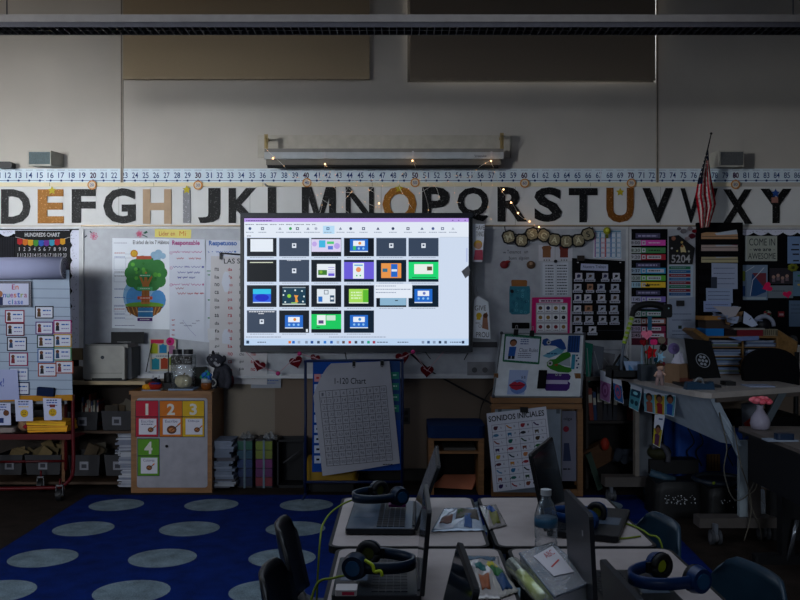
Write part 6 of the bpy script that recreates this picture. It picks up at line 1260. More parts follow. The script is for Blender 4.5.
def rolls():
    for i, (u0, v0, u1, v1, c, lab) in enumerate(((585, 342, 590, 382, '#1c5448', 'green folded chart leaning behind the right side of the easel'), (592, 345, 601, 378, '#4c5058', 'grey striped sheet leaning behind the desk corner'), (602, 352, 612, 372, '#5c5c60', 'pale grey sheet standing behind the black tray'))):
        s = wallsheet(7.0+.05*i); s.paper([(u0, v0), (u1+3, v0+2), (u1, v1), (u0+1, v1)], P(c), .004); s.line([(u0+2, v0+6), (u1-1, v1-4)], .6, INK('#8c9094'), .0044); solo(s, 'folded_sheet', lab, 'paper', 'sheets behind the desk')
rolls()

# bookcase behind the standing desk
t = thing('bookcase', 'dark low bookcase with books behind the standing desk', 'bookcase', V(2.0, 7.05, 0)); Yk = 6.95
xa, xb = W(586, 0, Yk).x, W(700, 0, Yk).x; zt3 = W(0, 377, Yk).z; dk = M('#241d19', .6, 'wood')
m = MB(); m.box((xa, Yk, zt3-.03), (xb, WALL-.02, zt3), M('#3c3430', .5)); m.build('top', t)
for x in (xa, (xa+xb)/2, xb-.02): m = MB(); m.box((x, Yk, 0), (x+.02, WALL-.02, zt3-.03), dk); m.build('side_panel', t)
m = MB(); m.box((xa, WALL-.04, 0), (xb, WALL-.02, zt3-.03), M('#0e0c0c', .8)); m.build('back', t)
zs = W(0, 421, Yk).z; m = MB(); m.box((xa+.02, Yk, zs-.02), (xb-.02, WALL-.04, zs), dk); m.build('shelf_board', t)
bookset(W(588, 0, Yk).x+.02, W(640, 0, Yk).x, Yk+.03, zs, .2, .27, ['#162c50', '#6c2418', '#5c5c5c', '#241c1c', '#142444', '#1c1c24', '#70706c'], 'book standing on the shelf behind the hanging picture cards', 'books behind the standing desk', .16, wmin=.02, wmax=.045)
m = MB(); T = Matrix.Translation(W(601, 455, 6.9)) @ Matrix.Rotation(-.5, 4, 'Y'); m.box((-.12, 0, -.08), (.1, .12, .08), M('#4c3018', .7, 'wood'), T); solo(m, 'cardboard_box', 'tilted brown box in the dark space under the desk', 'box')
m = MB(); m.ball(W(605, 444, 6.83), (.035, .03, .05), M('#8c2410', .7)); solo(m, 'red_ball', 'dull red ball in the dark space under the desk', 'ball')
m = MB(); m.slab([W(586, 455, 6.8), W(591, 452, 6.8), W(603, 488, 6.75), W(598, 491, 6.75)], V(0, .02, 0), M('#24382c', .7)); solo(m, 'folded_sheet', 'dark green board leaning behind the right easel leg', 'board')
m = MB(); m.grid(lambda p, q: W(615+24*p, 449+15*q, 6.75)+V(0, .08*q, .03*math.sin(p*9)*math.sin(q*7)), 10, 8, M('#30343c', .15), False); m.grid(lambda p, q: W(615+24*(1-p), 449+15*q, 6.76)+V(0, .08*q, .03*math.sin((1-p)*9)*math.sin(q*7)), 10, 8, M('#30343c', .15), False); solo(m, 'plastic_bag', 'crumpled shiny dark plastic bag under the left end of the desk', 'bag')

# ---------------- standing desk
DZ = .93
def standing_desk():
    t = thing('standing_desk', 'pale standing desk on casters with a grey panel and V shaped supports', 'desk', V(2.1, 6.2, 0))
    top = [(1.62, 7.12), (1.63, 6.7), (1.675, 6.2), (1.74, 5.7), (1.81, 5.4), (1.84, 5.34), (1.88, 5.31), (2.6, 5.7), (2.62, 5.74), (2.55, 7.12)]
    m = MB(); m.slab([V(x, y, DZ-.035) for x, y in top], V(0, 0, .035), M('#9c948e', .45)); m.build('desktop', t)
    m = MB(); m.slab([V(1.93, 5.36, DZ-.065), V(2.6, 5.73, DZ-.065), V(2.6, 5.76, DZ-.065), V(1.93, 5.39, DZ-.065)], V(0, 0, .03), M('#544c48', .5)); m.build('edge_rail', t)
    P0, P1 = W(638, 0, 6.3), W(712, 0, 5.42)
    A = V(1.69, 6.45, 0); B = V(1.9, 5.42, 0); C = V(2.1, 5.46, 0)
    pts = [V(1.68, 6.5, DZ-.036), V(1.9, 5.4, DZ-.036), V(2.1, 5.42, .59), V(2.04, 5.6, .585), V(1.8, 6.45, .69)]
    m = MB(); pan = M('#a0acb8', .5); m.slab(pts, V(.012, .004, 0), pan); m.build('modesty_panel', t)
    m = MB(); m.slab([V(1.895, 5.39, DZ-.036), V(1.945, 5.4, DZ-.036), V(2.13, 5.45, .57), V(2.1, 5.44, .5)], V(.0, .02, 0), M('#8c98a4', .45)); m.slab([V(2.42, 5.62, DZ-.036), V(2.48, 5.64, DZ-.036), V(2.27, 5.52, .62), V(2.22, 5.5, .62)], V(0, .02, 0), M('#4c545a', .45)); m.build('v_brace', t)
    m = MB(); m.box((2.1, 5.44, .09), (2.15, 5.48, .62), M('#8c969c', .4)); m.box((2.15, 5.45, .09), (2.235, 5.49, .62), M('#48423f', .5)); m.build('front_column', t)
    a = ON(704, 520, .14); m = MB(); m.box((1.84, 5.4, .09), (2.32, 5.52, .15), M('#4c4642', .5)); m.build('front_foot', t)
    m = MB(); m.box((W(636, 0, 6.5).x, 6.5, .13), (W(652, 0, 6.5).x, 6.55, DZ-.035), M('#50545a', .5)); m.box((W(635, 0, 6.5).x, 6.49, .13), (W(639, 0, 6.5).x, 6.56, DZ-.035), M('#6c645c', .5)); m.build('rear_column', t)
    m = MB(); m.box((W(605, 0, 6.45).x, 6.45, .12), (W(660, 0, 6.45).x, 6.58, .19), M('#4c4642', .5)); m.build('rear_foot', t)
    for x, y in ((1.92, 5.36), (2.26, 5.47), (W(611, 0, 6.5).x, 6.5), (W(652, 0, 6.5).x, 6.52)):
        m = MB(); r = .045; m.cyl((x-.03, y, r), (x-.012, y, r), r, M('#3a3c40', .5)); m.cyl((x+.012, y, r), (x+.03, y, r), r, M('#3a3c40', .5)); m.cyl((x-.032, y, r), (x+.032, y, r), .028, M('#5c5c60', .5)); m.box((x-.011, y-.02, r), (x+.011, y+.02, .125), M('#5c6068', .5)); m.build('caster', t)
    m = MB(); m.tube(smooth([V(1.96, 5.4, .8), V(1.99, 5.36, .6), V(1.97, 5.35, .45), V(2.03, 5.36, .28), V(2.12, 5.37, .3), V(2.2, 5.38, .45)]), .004, M('#4c4a44', .6), 6); m.build('looped_cord', t)
standing_desk()
cable([V(2.04, 5.38, .72), V(2.07, 5.35, .5), V(2.13, 5.35, .3), V(2.13, 5.35, .16), V(2.1, 5.37, .02)], .0035, M('#5c564c', .6), 'pale cord hanging from the desk edge past the front column')
cable([V(2.2, 5.38, .52), V(2.17, 5.36, .35), V(2.13, 5.37, .28), V(2.2, 5.38, .1), V(2.22, 5.4, .01)], .0035, M('#5c564c', .6), 'pale cord crossing behind the first beside the front column')
# cards hanging on the panel edge
cards = [((600.5, 370), (612, 374), (610, 403), (600, 399), '#a06c9c', '#7c3c74', 'pink card with a dark ear shape, leftmost under the desk edge'), ((612.3, 373.5), (621, 376.5), (623.8, 404), (615, 400), '#1c5c9c', '#a84c6c', 'blue card with a pink shape, second under the desk edge'), ((631.5, 380), (643.3, 383), (638.5, 412), (628.8, 407), '#4c94a4', '#123c4c', 'teal card with a glowing shape, third under the desk edge'), ((643.8, 383), (654.2, 385), (655.3, 414), (644.5, 411.5), '#5c98a8', '#8c4c3c', 'card with a reddish brown cartoon figure'), ((653.5, 384), (665.3, 386), (664.5, 415.5), (655.5, 414), '#b09824', '#8c1c24', 'yellow card with a cartoon figure in red'), ((664.5, 384.5), (677.5, 385.5), (674, 417), (665, 414.5), '#5c98a8', '#1c4c9c', 'card with a dark haired cartoon figure in a blue shirt'), ((655, 414.5), (665, 415.5), (660, 448), (652.8, 444), '#b0a01c', '#5c2c4c', 'card with a purple dressed figure hanging below the yellow card')]
for i, (a, b, c, d, c1, c2, lab) in enumerate(cards):
    x = lambda p, y: W(p[0], p[1], y)
    ym = lambda p: 5.38+(712-p[0])/112*1.55
    A, B, Cc, Dd = (V(*W(p[0], p[1], ym(p)-.03)) for p in (a, b, c, d))
    s = tilted(A, B, Dd, 10, 30); s.slab([A, B, Cc, Dd], s.n*.0012, P('#b0b4c4')); q = lambda u, v: ((A*(1-u)+B*u)*(1-v)+(Dd*(1-u)+Cc*u)*v)+s.n*.002
    def quad(u0, v0, u1, v1, mt, e=0.): 
        pp = [q(u0, v0)+s.n*e, q(u1, v0)+s.n*e, q(u1, v1)+s.n*e, q(u0, v1)+s.n*e]; s.poly(pp if (pp[1]-pp[0]).cross(pp[2]-pp[0]).dot(s.n) > 0 else pp[::-1], mt)
    def blob(u, v, r, rv, mt, e=.0005):
        pp = [q(u+r*math.cos(k*PI/6), v+rv*math.sin(k*PI/6))+s.n*e for k in range(12)]; s.poly(pp if (pp[1]-pp[0]).cross(pp[2]-pp[0]).dot(s.n) > 0 else pp[::-1], mt)
    quad(.02, .35 if i < 6 else .45, .98, .98, INK(c1)); quad(.45, .1, .85, .15, INK('#3c4c7c'))
    if i < 2: blob(.5, .62, .34, .27, INK(c2), .0006); blob(.5, .62, .22, .17, INK(c1), .0009); blob(.5, .66, .1, .08, INK(c2), .0012)
    elif i == 2: quad(.1, .3, .9, .55, INK('#0f3c54'), .0005); blob(.5, .42, .22, .06, INK('#8cd0dc'), .0009); blob(.3, .75, .17, .09, INK(c2), .0009); blob(.7, .75, .17, .09, INK(c2), .0009)
    else: blob(.5, .45, .32, .14, INK('#2c1c18'), .0006); blob(.52, .5, .24, .11, INK('#84543c'), .0009); quad(.25, .63, .8, .97, INK(c2), .0006); blob(.5, .68, .3, .08, INK(c2), .0009)
    solo(s, 'hanging_card', lab, 'card', 'picture cards along the desk edge')

# things on the standing desk
def D(px, Y): return V((px-400)/F*Y, Y, DZ)
c = D(624, 6.35); t = thing('desk_tray', 'long black desk tray left of the lamp', 'tray', c); m = MB(); m.rbox(c+V(-.11, -.1, 0), c+V(.12, .1, .012), BLK, .02); m.box(c+V(-.11, -.1, 0), c+V(-.1, .1, .07), BLK); m.box(c+V(.11, -.1, 0), c+V(.12, .1, .07), BLK); m.box(c+V(-.11, -.1, 0), c+V(.12, -.09, .06), BLK); m.box(c+V(-.11, .09, 0), c+V(.12, .1, .08), BLK); m.build('tray_body', t)
def lamp_():
    b = D(621, 6.4); t = thing('desk_lamp', 'black arched desk lamp with a green and white striped stem', 'lamp', b)
    m = MB(); m.cyl(b+V(-.02, .02, 0), b+V(-.02, .02, .02), .07, BLK); m.build('base', t)
    p0, p1 = W(624, 343.5, 6.4), W(632.5, 315.5, 6.4); m = MB(); m.tube([b+V(-.0, .0, .01), W(622.5, 352, 6.4), p0], .012, M('#5c6470', .4)); m.build('lower_stem', t)
    m = MB(); n = 12
    for i in range(n): a_, b_ = p0.lerp(p1, i/n), p0.lerp(p1, (i+1)/n); m.tube([a_, b_], .016, M('#8cac1c' if i % 2 == 0 else '#a8b08c', .5), 12)
    m.build('striped_stem', t)
    m = MB(); m.tube(smooth([W(632, 316.5, 6.4), W(634, 310, 6.4), W(639, 306, 6.4), W(648, 304.2, 6.4), W(658, 305, 6.4), W(665, 308.5, 6.4)]), [.02]*6+[.026]*20+[.028]*5, BLK, 12); m.build('arm', t)
    m = MB(); a = W(662, 304, 6.4); e = W(671, 317.5, 6.4); m.rbox((a.x, 6.37, e.z), (e.x, 6.43, a.z), BLK, .015, axis=1); m.ball(W(668.7, 308.3, 6.365), .006, M('#8cb0b8', .2), 6, 4); m.build('lamp_head', t)
lamp_()
m = MB(); a = W(609, 358, 6.5); T = Matrix.Translation(D(613, 6.5)+V(0, 0, .012)) @ Matrix.Rotation(.55, 4, 'Y'); m.rbox((-.02, -.02, 0), (.035, .005, .15), M('#4c5c6c', .4), .008, T=T, axis=1); m.rbox((-.03, .005, -.0), (.045, .03, .16), BLK, .008, T=T, axis=1); solo(m, 'desk_phone', 'dark phone handset leaning left of the striped lamp stem', 'phone')
m = MB(); c = D(637, 6.3); m.slab([c+V(-.06, 0, 0), c+V(.06, 0, 0), c+V(.05, .02, .12), c+V(-.09, .02, .12)], V(0, .006, 0), P('#74849c')); m.slab([c+V(-.06, -.01, 0), c+V(.02, -.01, 0), c+V(-.06, -.005, .1)], V(0, .004, 0), P('#3c6488')); solo(m, 'paper_sheet', 'pale blue papers standing behind the black tray', 'paper')
c = D(649, 6.12); t = thing('pencil_box', 'dark grey box holding hearts and paper flowers on the desk', 'box', c); m = MB(); m.box(c+V(-.065, -.04, 0), c+V(.065, -.032, .11), M('#2c343c', .5)); m.box(c+V(-.065, .05, 0), c+V(.065, .058, .11), M('#2c343c', .5)); m.box(c+V(-.065, -.032, 0), c+V(-.058, .05, .11), M('#2c343c', .5)); m.box(c+V(.058, -.032, 0), c+V(.065, .05, .11), M('#2c343c', .5)); m.box(c+V(-.058, -.032, 0), c+V(.058, .05, .005), M('#2c343c', .5)); m.build('box_body', t)
for i, (u, v, r, cc, lab, kind) in enumerate(((646.5, 334.5, 5.6, '#f0809c', 'big light pink heart above the other decorations', 'heart'), (653.5, 342, 4, '#e83078', 'hot pink tulip shaped paper decoration', 'flower'), (643.5, 342.5, 4, '#8c1420', 'dark red heart at the left of the bunch', 'heart'), (650.5, 352.5, 7, '#c41824', 'bright red paper star flower in the middle', 'star'), (660, 357, 5.8, '#9cd0ec', 'pale blue snowflake decoration on the right', 'snow'), (656.5, 360, 2.8, '#144c6c', 'small dark blue round decoration', 'disc'), (673.5, 348.5, 5.6, '#7c6ca0', 'dull purple round decoration behind the tissue box', 'disc'), (661.5, 340, 3.6, '#7c7060', 'small beige round decoration', 'disc'), (663, 347.5, 3.6, '#141014', 'black and brown decoration beside the pink tulip', 'disc'))):
    Y = 6.14+.02*i; s = wallsheet(Y); hp = []
    if kind == 'heart':
        for k in range(20): q = 2*PI*k/20; hp.append((u+r*math.sin(q)**3, v-r*.95*(13*math.cos(q)-5*math.cos(2*q)-2*math.cos(3*q)-math.cos(4*q))/16))
    elif kind == 'star': hp = [(u+(r if k % 2 else r*.55)*math.sin(k*PI/5+.2), v+(r if k % 2 else r*.55)*math.cos(k*PI/5+.2)) for k in range(10)]
    elif kind == 'snow': hp = [(u+(r if k % 2 else r*.4)*math.sin(k*PI/6), v+(r if k % 2 else r*.4)*math.cos(k*PI/6)) for k in range(12)]
    elif kind == 'flower': hp = [(u+r*(1 if k % 3 else .8)*math.sin(k*PI/6), v+r*.8*(1 if k % 2 else .8)*math.cos(k*PI/6)) for k in range(12)]
    else: hp = [(u+r*math.sin(k*PI/8), v+r*math.cos(k*PI/8)) for k in range(16)]
    s.paper(hp, M(cc, .7, 'fabric'), .012)
    p = s.pt(u, v+r*.8, .006); e = D(649+(u-650)*.3, 6.13)+V(0, 0, .05) if u < 668 else D(673, Y)
    s.tube([p, e], .003, M('#1c3c24', .7), 5); s.ball(s.pt(u, v, .012), r*Y/F*.3, M(cc, .6), 8, 5); solo(s, 'stick_decoration', lab, 'decoration', 'decorations in the grey box')
m = MB(); m.tube([D(641.5, 6.2)+V(0, 0, 0), W(642, 345, 6.2)], .006, M('#7c98a8', .3)); m.tube([D(643.5, 6.2), W(644, 349, 6.2)], .005, M('#8c8c94', .3)); solo(m, 'straws', 'pale tubes standing left of the red star decoration', 'straws')
m = MB(); m.box(W(648, 316, 6.6), W(651.5, 330, 6.61), M('#1c5c7c', .5)); m.tube([W(650, 330, 6.6), D(650, 6.6)], .003, M('#1c5c7c', .5), 5); solo(m, 'blue_marker', 'teal blue strip on a stick standing behind the pink heart', 'strip')
def tissue():
    c = D(678.5, 5.95); t = thing('tissue_box', 'brown cardboard tissue box with a white tissue pulled up', 'tissue box', c); kr = M('#7c6048', .8)
    m = MB(); T = Matrix.Translation(c) @ Matrix.Rotation(.55, 4, 'Z'); m.box((-.065, -.065, 0), (.065, .065, .13), kr, T); m.box((-.066, -.066, .0), (.0661, -.065, .04), M('#6c3c30', .8), T); m.build('box_body', t)
    m = MB(); m.grid(lambda p, q: c+V((p-.5)*.09*(1-q*.8)+.01*q, .015*math.sin(p*8+q*3), .13+.085*q-.02*abs(p-.5)*q), 10, 6, P('#9a98a4')); m.grid(lambda p, q: c+V((.5-p)*.08*(1-q*.7), .02+.015*math.sin(p*7+1), .13+.06*q), 8, 5, P('#9a98a4')); m.build('tissue', t)
tissue()
def doll():
    c = D(659.5, 5.78); t = thing('small_doll', 'small pale figurine with a brown head standing at the desk edge', 'figurine', c); sk = M('#c49c88', .8); dr = M('#a88c88', .8)
    m = MB(); m.tube([c+V(-.018, 0, 0), c+V(-.012, 0, .05), c+V(-.005, 0, .07)], [.011, .012, .014], dr); m.tube([c+V(.018, 0, 0), c+V(.012, 0, .05), c+V(.005, 0, .07)], [.011, .012, .014], dr); m.tube([c+V(0, 0, .05), c+V(0, 0, .08), c+V(.003, 0, .1)], [.024, .022, .012], dr, 12); m.tube([c+V(-.014, 0, .09), c+V(-.035, -.01, .06)], .007, sk); m.tube([c+V(.016, 0, .09), c+V(.036, -.01, .065)], .007, sk); m.build('body', t)
    m = MB(); m.ball(c+V(.006, 0, .118), (.024, .022, .024), sk, 12, 8); m.build('head', t)
    m = MB(); m.ball(c+V(.006, .004, .127), (.026, .024, .02), M('#4c2c1c', .9, 'fur')); m.ball(c+V(.028, 0, .14), (.01, .01, .014), M('#6c1c2c', .8)); m.build('hair', t)
doll()
def lanyard_laptop():
    c = D(701, 5.75); t = thing('laptop', 'black laptop lid with a white round emblem standing on the desk', 'laptop', c)
    A, B, C_, E = W(684, 338, 5.9), W(710, 341, 5.75), W(720, 378, 5.7), W(690, 379, 5.85)
    m = MB(); n = (B-A).cross(E-A).normalized(); n = -n if n.y > 0 else n; m.slab([A, B, C_, E], -n*.012, M('#040506', .95)); l = m.build('lid', t)
    s = tilted(A, B, E, 26, 41); wt = M('#7c8088', .5); s.ring(16, 20.5, 7, .7, wt, .0008, 24)
    s.ring(16, 20.5, 6.9, .5, wt, .0008, 24)
    for k in range(7): a = k*2*PI/6; s.disc(16+(3.4*math.cos(a) if k < 6 else 0), 20.5+(4*math.sin(a) if k < 6 else 0), 1.5, wt, .001, 8)
    s.build('round_emblem', l)
    m = MB(); m.box((B.x-.2, 5.62, DZ), (C_.x-.02, 5.9, DZ+.015), M('#101116', .5)); m.build('base', t)
lanyard_laptop()
c = D(699, 5.52); t = thing('tape_dispenser', 'dark blue tape dispenser in front of the black laptop', 'tape dispenser', c)
m = MB(); m.slab([c+V(-.09, -.03, 0), c+V(.09, -.03, 0), c+V(.08, -.03, .05), c+V(.03, -.03, .035), c+V(-.03, -.03, .05), c+V(-.08, -.03, .045)], V(0, .06, 0), M('#16344c', .35)); m.build('body', t); m = MB(); m.tube([q for q in arc(c+V(0, -.005, .045), .024, 0, 2*PI, 18)], .008, M('#6c7074', .3), 8); m.build('tape_roll', t)
m = MB(); m.rbox(D(757, 5.75)+V(-.09, -.1, 0), D(757, 5.75)+V(.08, .05, .006), P('#747c90'), .005); solo(m, 'paper_sheet', 'small white paper pad lying on the right end of the standing desk', 'paper')
m = MB(); m.rbox(D(729, 5.8)+V(-.04, -.05, 0), D(729, 5.8)+V(.03, .06, .025), BLK, .01); solo(m, 'computer_mouse', 'black mouse beside the laptop base', 'mouse')

# paper sorter with cluttered top
def sorter():
    Y = 6.55; a = W(707.5, 336, Y); b = W(778, 380, Y); t = thing('paper_sorter', 'wooden paper sorter with two columns of pigeonholes behind the chair', 'paper sorter', ((a.x+b.x)/2, Y+.14, DZ)); wd = M('#7c5c34', .5, 'wood'); z0 = DZ
    ym = Y+.28
    m = MB(); m.box((a.x, Y, a.z-.015), (b.x, ym, a.z), wd); m.build('top', t)
    for x in (a.x, W(742, 0, Y).x, b.x-.012): m = MB(); m.box((x, Y, z0), (x+.012, ym, a.z-.015), wd); m.build('side_panel', t)
    m = MB(); m.box((a.x, ym-.006, z0), (b.x, ym, a.z-.015), M('#1c1610', .8)); m.build('back', t)
    zs_ = [z0+.003+(a.z-.02-z0)*k/4 for k in range(4)]
    for z in zs_: m = MB(); m.box((a.x+.012, Y+.003, z-.003), (b.x-.012, ym-.006, z+.005), wd); m.build('shelf_board', t)
    h = (a.z-.02-z0)/4
    for ci, (x0, x1, side) in enumerate(((a.x+.015, W(741, 0, Y).x, 'left'), (W(745, 0, Y).x, b.x-.015, 'right'))):
        for k, z in enumerate(zs_):
            m = MB(); zz = z+.006
            while zz < z+h*.75: hh = random.uniform(.003, .009); m.box((x0+random.uniform(0, .03), Y+random.uniform(-.015, .01), zz), (x1-random.uniform(0, .03), ym-.02, zz+hh), P(random.choice(['#5c6c84', '#707c90', '#48546c', '#7c808c', '#54582c' if ci == 0 else '#1c4c84'])), ); zz += hh+.001
            solo(m, 'paper_stack', 'papers in the %s slot from the bottom, %s column of the wooden sorter' % (NUM[k], side), 'paper stack', 'papers in the wooden sorter')
    m = MB(); m.slab([W(692.5, 331, 6.45), W(696, 328.5, 6.45), W(709, 337, 6.5), W(707, 342, 6.5)], V(0, .25, 0), wd); m.build('left_flap', t)
    m = MB(); m.slab([W(778, 330, 6.55), W(797, 342, 6.4), W(795, 366, 6.4), W(778, 352, 6.55)], V(.012, .012, 0), wd); m.build('right_flap', t)
    zt4 = a.z
    # clutter on top
    def Z(px, Y_=Y+.1): return V((px-400)/F*Y_, Y_, zt4)
    def flat(u0, u1, z, h, c, lab, d=.2, name='paper_stack', cat='paper stack', rot=0., g=None, dz=0):
        p = Z((u0+u1)/2); w = (u1-u0)/2*(Y+.1)/F; m = MB(); T = Matrix.Translation(p+V(0, 0, z)) @ Matrix.Rotation(rot, 4, 'Z') @ Matrix.Rotation(dz, 4, 'Y'); m.box((-w, -d/2, 0), (w, d/2, h), P(c) if not c.startswith('!') else M(c[1:], .4), T); return solo(m, name, lab, cat, g)
    flat(701, 719, 0, .055, '#14548c', 'bright blue paper packet at the left on top of the sorter'); flat(720, 732, 0, .05, '#1c1416', 'dark red-black book pack on top of the sorter', name='book_pack', cat='books')
    flat(731, 757.5, 0, .045, '!#6c0c20', 'glossy dark red folder on top of the sorter', name='red_folder', cat='folder')
    flat(728, 759, .046, .012, '#74706c', 'cream sheets lying on the dark red folder', rot=.05)
    flat(702, 726, .056, .06, '#302824', 'dark crumpled paper pile above the blue packet', rot=-.05)
    flat(712, 757, .118, .012, '#5c6478', 'wide curled grey-blue papers across the clutter', rot=.06, dz=.05); flat(716, 748, .132, .01, '#7c8494', 'white papers on the wide grey-blue sheets', rot=-.1, dz=.1)
    flat(700, 716, .118, .03, '#7c5830', 'small tan box at the top left of the clutter', name='cardboard_box', cat='box')
    s = tilted(W(712, 306, 6.45), W(742, 306, 6.45), W(714, 320, 6.4), 30, 14); s.paper([(0, 0), (29, 1), (22, 10), (14, 12), (8, 6)], P('#807c80'), .001); solo(s, 'paper_sheet', 'large bent sheet hanging over the clutter on the sorter', 'paper')
    s = tilted(W(743, 311, 6.4), W(759, 311, 6.4), W(743, 327, 6.4), 16, 16); s.paper([(1, 0), (8, 5), (15, 14), (9, 16), (0, 12)], P('#8c94a8'), .001); s.line([(6, 9), (8, 7)], .6, K, .0014); solo(s, 'paper_sheet', 'bright white folded sheet at the right of the clutter', 'paper')
    s = tilted(W(728, 337, 6.42), W(760, 336, 6.42), W(733, 342, 6.36), 32, 6); s.paper([(0, 0), (31, 0), (27, 4.5), (8, 5)], P('#5c6c94'), .001); solo(s, 'paper_sheet', 'blue-grey sheet hanging over the front edge of the sorter top', 'paper')
    random.seed(11)
    for k in range(9):
        u = random.uniform(703, 752); Yq = 6.42+.03*k; w = random.uniform(9, 17); hh = random.uniform(3, 7); v = random.uniform(309, 324); a_ = random.uniform(-.35, .35)
        s = wallsheet(Yq, lambda uu, vv: V(0, .012*math.sin(uu*.5+k), .006*math.sin(uu*.4+k))); q = [(u, v), (u+w, v+w*a_), (u+w-2, v+w*a_+hh), (u+1.5, v+hh)]
        s.gpaper(q, P(random.choice(['#7c8498', '#5c6478', '#8c8c94', '#4c4844', '#6c7488', '#74583c'])), .001, n=8); s.bars(u+2, v+hh/2, u+w-3, .5, K, .002) if abs(a_) < .1 else None
        solo(s, 'paper_sheet', '%s crumpled sheet, %s from the front in the clutter above the wooden sorter' % (('small' if w < 12 else 'wide'), NUM[k]), 'paper', 'crumpled sheets above the sorter')
    p = Z(766.5); m = MB(); m.box(p+V(-.075, -.06, 0), p+V(.06, .08, .05), M('#7c7460', .7)); 
    for k in range(8): m.box(p+V(-.07+k*.016, -.062, .005), p+V(-.064+k*.016, -.06, .045), M('#4c4638', .7))
    solo(m, 'woven_basket', 'small cream basket at the right end of the sorter top', 'basket')
    m = MB(); q = p+V(-.02, 0, .05); m.tube(arc(q+V(0, .0, .02), .075, 0, PI, 14), .016, P('#7c8090'), 8); m.ball(q+V(0, .02, .03), (.058, .04, .055), M('#0c0c18', .5)); solo(m, 'headphones', 'white arched headphones around a dark ball in the basket', 'headphones')
    m = MB()
    for k in range(9): a_ = k*.7; m.ball(p+V(.03+.02*math.cos(a_), .05, .15+.02*math.sin(a_)+k*.004), .012, M(['#1c3c1c', '#7c1424', '#8c8c84'][k % 3], .7), 6, 5)
    m.tube([p+V(.03, .05, .05), p+V(.03, .05, .15)], .004, M('#1c3c1c', .7), 5); solo(m, 'fabric_flower', 'small dark red and green flower sprig behind the headphones', 'flower')
    s = wallsheet(BOARD); s.rp(778, 311.5, 784, 317, M('#70101c', .6), .004); s.text('DJ', 779.3, 313, 783.5, 316, INK('#a89090'), .0045) if 0 else s.bars(779, 314.5, 783.5, 2, INK('#a88c90'), .0045); solo(s, 'red_tag', 'tiny red tag behind the flower sprig', 'tag')
    m = MB(); m.cyl(W(793, 340, 6.5), W(793, 340, 6.52), .035, BLK); m.cyl(W(793, 340, 6.49), W(793, 340, 6.5), .012, M('#5c6064', .4)); m.tube([W(794, 345, 6.5), W(795, 385, 6.5)], .006, BLK); solo(m, 'desk_fan', 'small round black device at the right edge beside the sorter', 'device')
sorter()
# storage unit that carries the sorter is the desk itself; office chair behind it
def office_chair():
    c = V(W(770, 0, 6.1).x, 6.1, 0); t = thing('office_chair', 'black office chair with a rounded back behind the standing desk', 'chair', c); f = M('#0b0b0e', .8, 'fabric')
    m = MB(); n = 14; out = []
    for k in range(n+1): a = PI*k/n; out.append((.19*math.cos(a)*(1 if abs(math.cos(a)) > .4 else 1), .98+.19*math.sin(a)))
    pts = [(.19, .9), (.195, 1.0)]+[(.19*math.cos(PI*k/12), 1.03+.13*math.sin(PI*k/12)) for k in range(13)]+[(-.195, 1.0), (-.18, .9), (-.15, .86), (.15, .86)]
    m.slab([c+V(x, -.03, z) for x, z in pts], V(0, .06, 0), f); m.build('backrest', t)
    m = MB(); m.rbox(c+V(-.24, -.0, .6), c+V(.24, .46, .68), f, .08); m.build('seat', t)
    m = MB(); m.tube([c+V(0, .03, .95), c+V(0, .0+.03, .66)], .02, BLK); m.build('back_stem', t); m = MB(); m.cyl(c+V(0, .22, .1), c+V(0, .22, .6), .028, BLK); m.build('gas_lift', t)
    for k in range(5): a = k*2*PI/5; m = MB(); e = c+V(.28*math.cos(a), .22+.28*math.sin(a), .06); m.tube([c+V(0, .22, .11), e], [.025, .016], BLK); m.ball(e+V(0, 0, -.03), .03, BLK, 8, 6); m.build('leg', t)
office_chair()
m = MB(); a = W(795, 200, 6.3); m.tube([W(797, 352, 6.3), W(796, 400, 6.3), V(W(796, 0, 6.3).x, 6.3, 0)], .018, BLK); m.cyl(V(W(796, 0, 6.3).x, 6.3, 0), V(W(796, 0, 6.3).x, 6.3, .02), .12, BLK); solo(m, 'black_pole', 'black upright pole at the right edge behind the low desk', 'pole')

# black low desk on the right with the vase
LZ = .73
def low_desk():
    t = thing('low_desk', 'black framed low desk at the right edge carrying the vase', 'desk', V(2.45, 4.8, 0)); top = M('#5c544f', .5); bk = M('#0a0b0e', .5)
    x0, x1, y0, y1 = 2.03, 2.95, 4.1, 5.3
    m = MB(); m.rbox((x0, y0, LZ-.02), (x1, y1, LZ), top, .03); m.box((x0+.005, y0+.005, LZ-.035), (x1, y1-.005, LZ-.02), M('#141416', .5)); m.build('desktop', t)
    m = MB(); m.box((x0+.03, y0+.03, LZ-.3), (x0+.045, y1-.1, LZ-.035), bk); m.build('side_apron', t); m = MB(); m.box((x0+.045, y1-.115, LZ-.3), (x1, y1-.1, LZ-.035), bk); m.build('rear_apron', t)
    m = MB(); m.box((2.15, 4.95, .05), (2.22, 5.02, LZ-.035), bk); m.build('leg', t); m = MB(); m.rbox((2.0, 4.95, 0), (2.9, 5.02, .05), bk, .015); m.build('foot', t)
    m = MB(); m.box((2.75, 4.95, .05), (2.82, 5.02, LZ-.035), bk); m.build('leg', t)
low_desk()
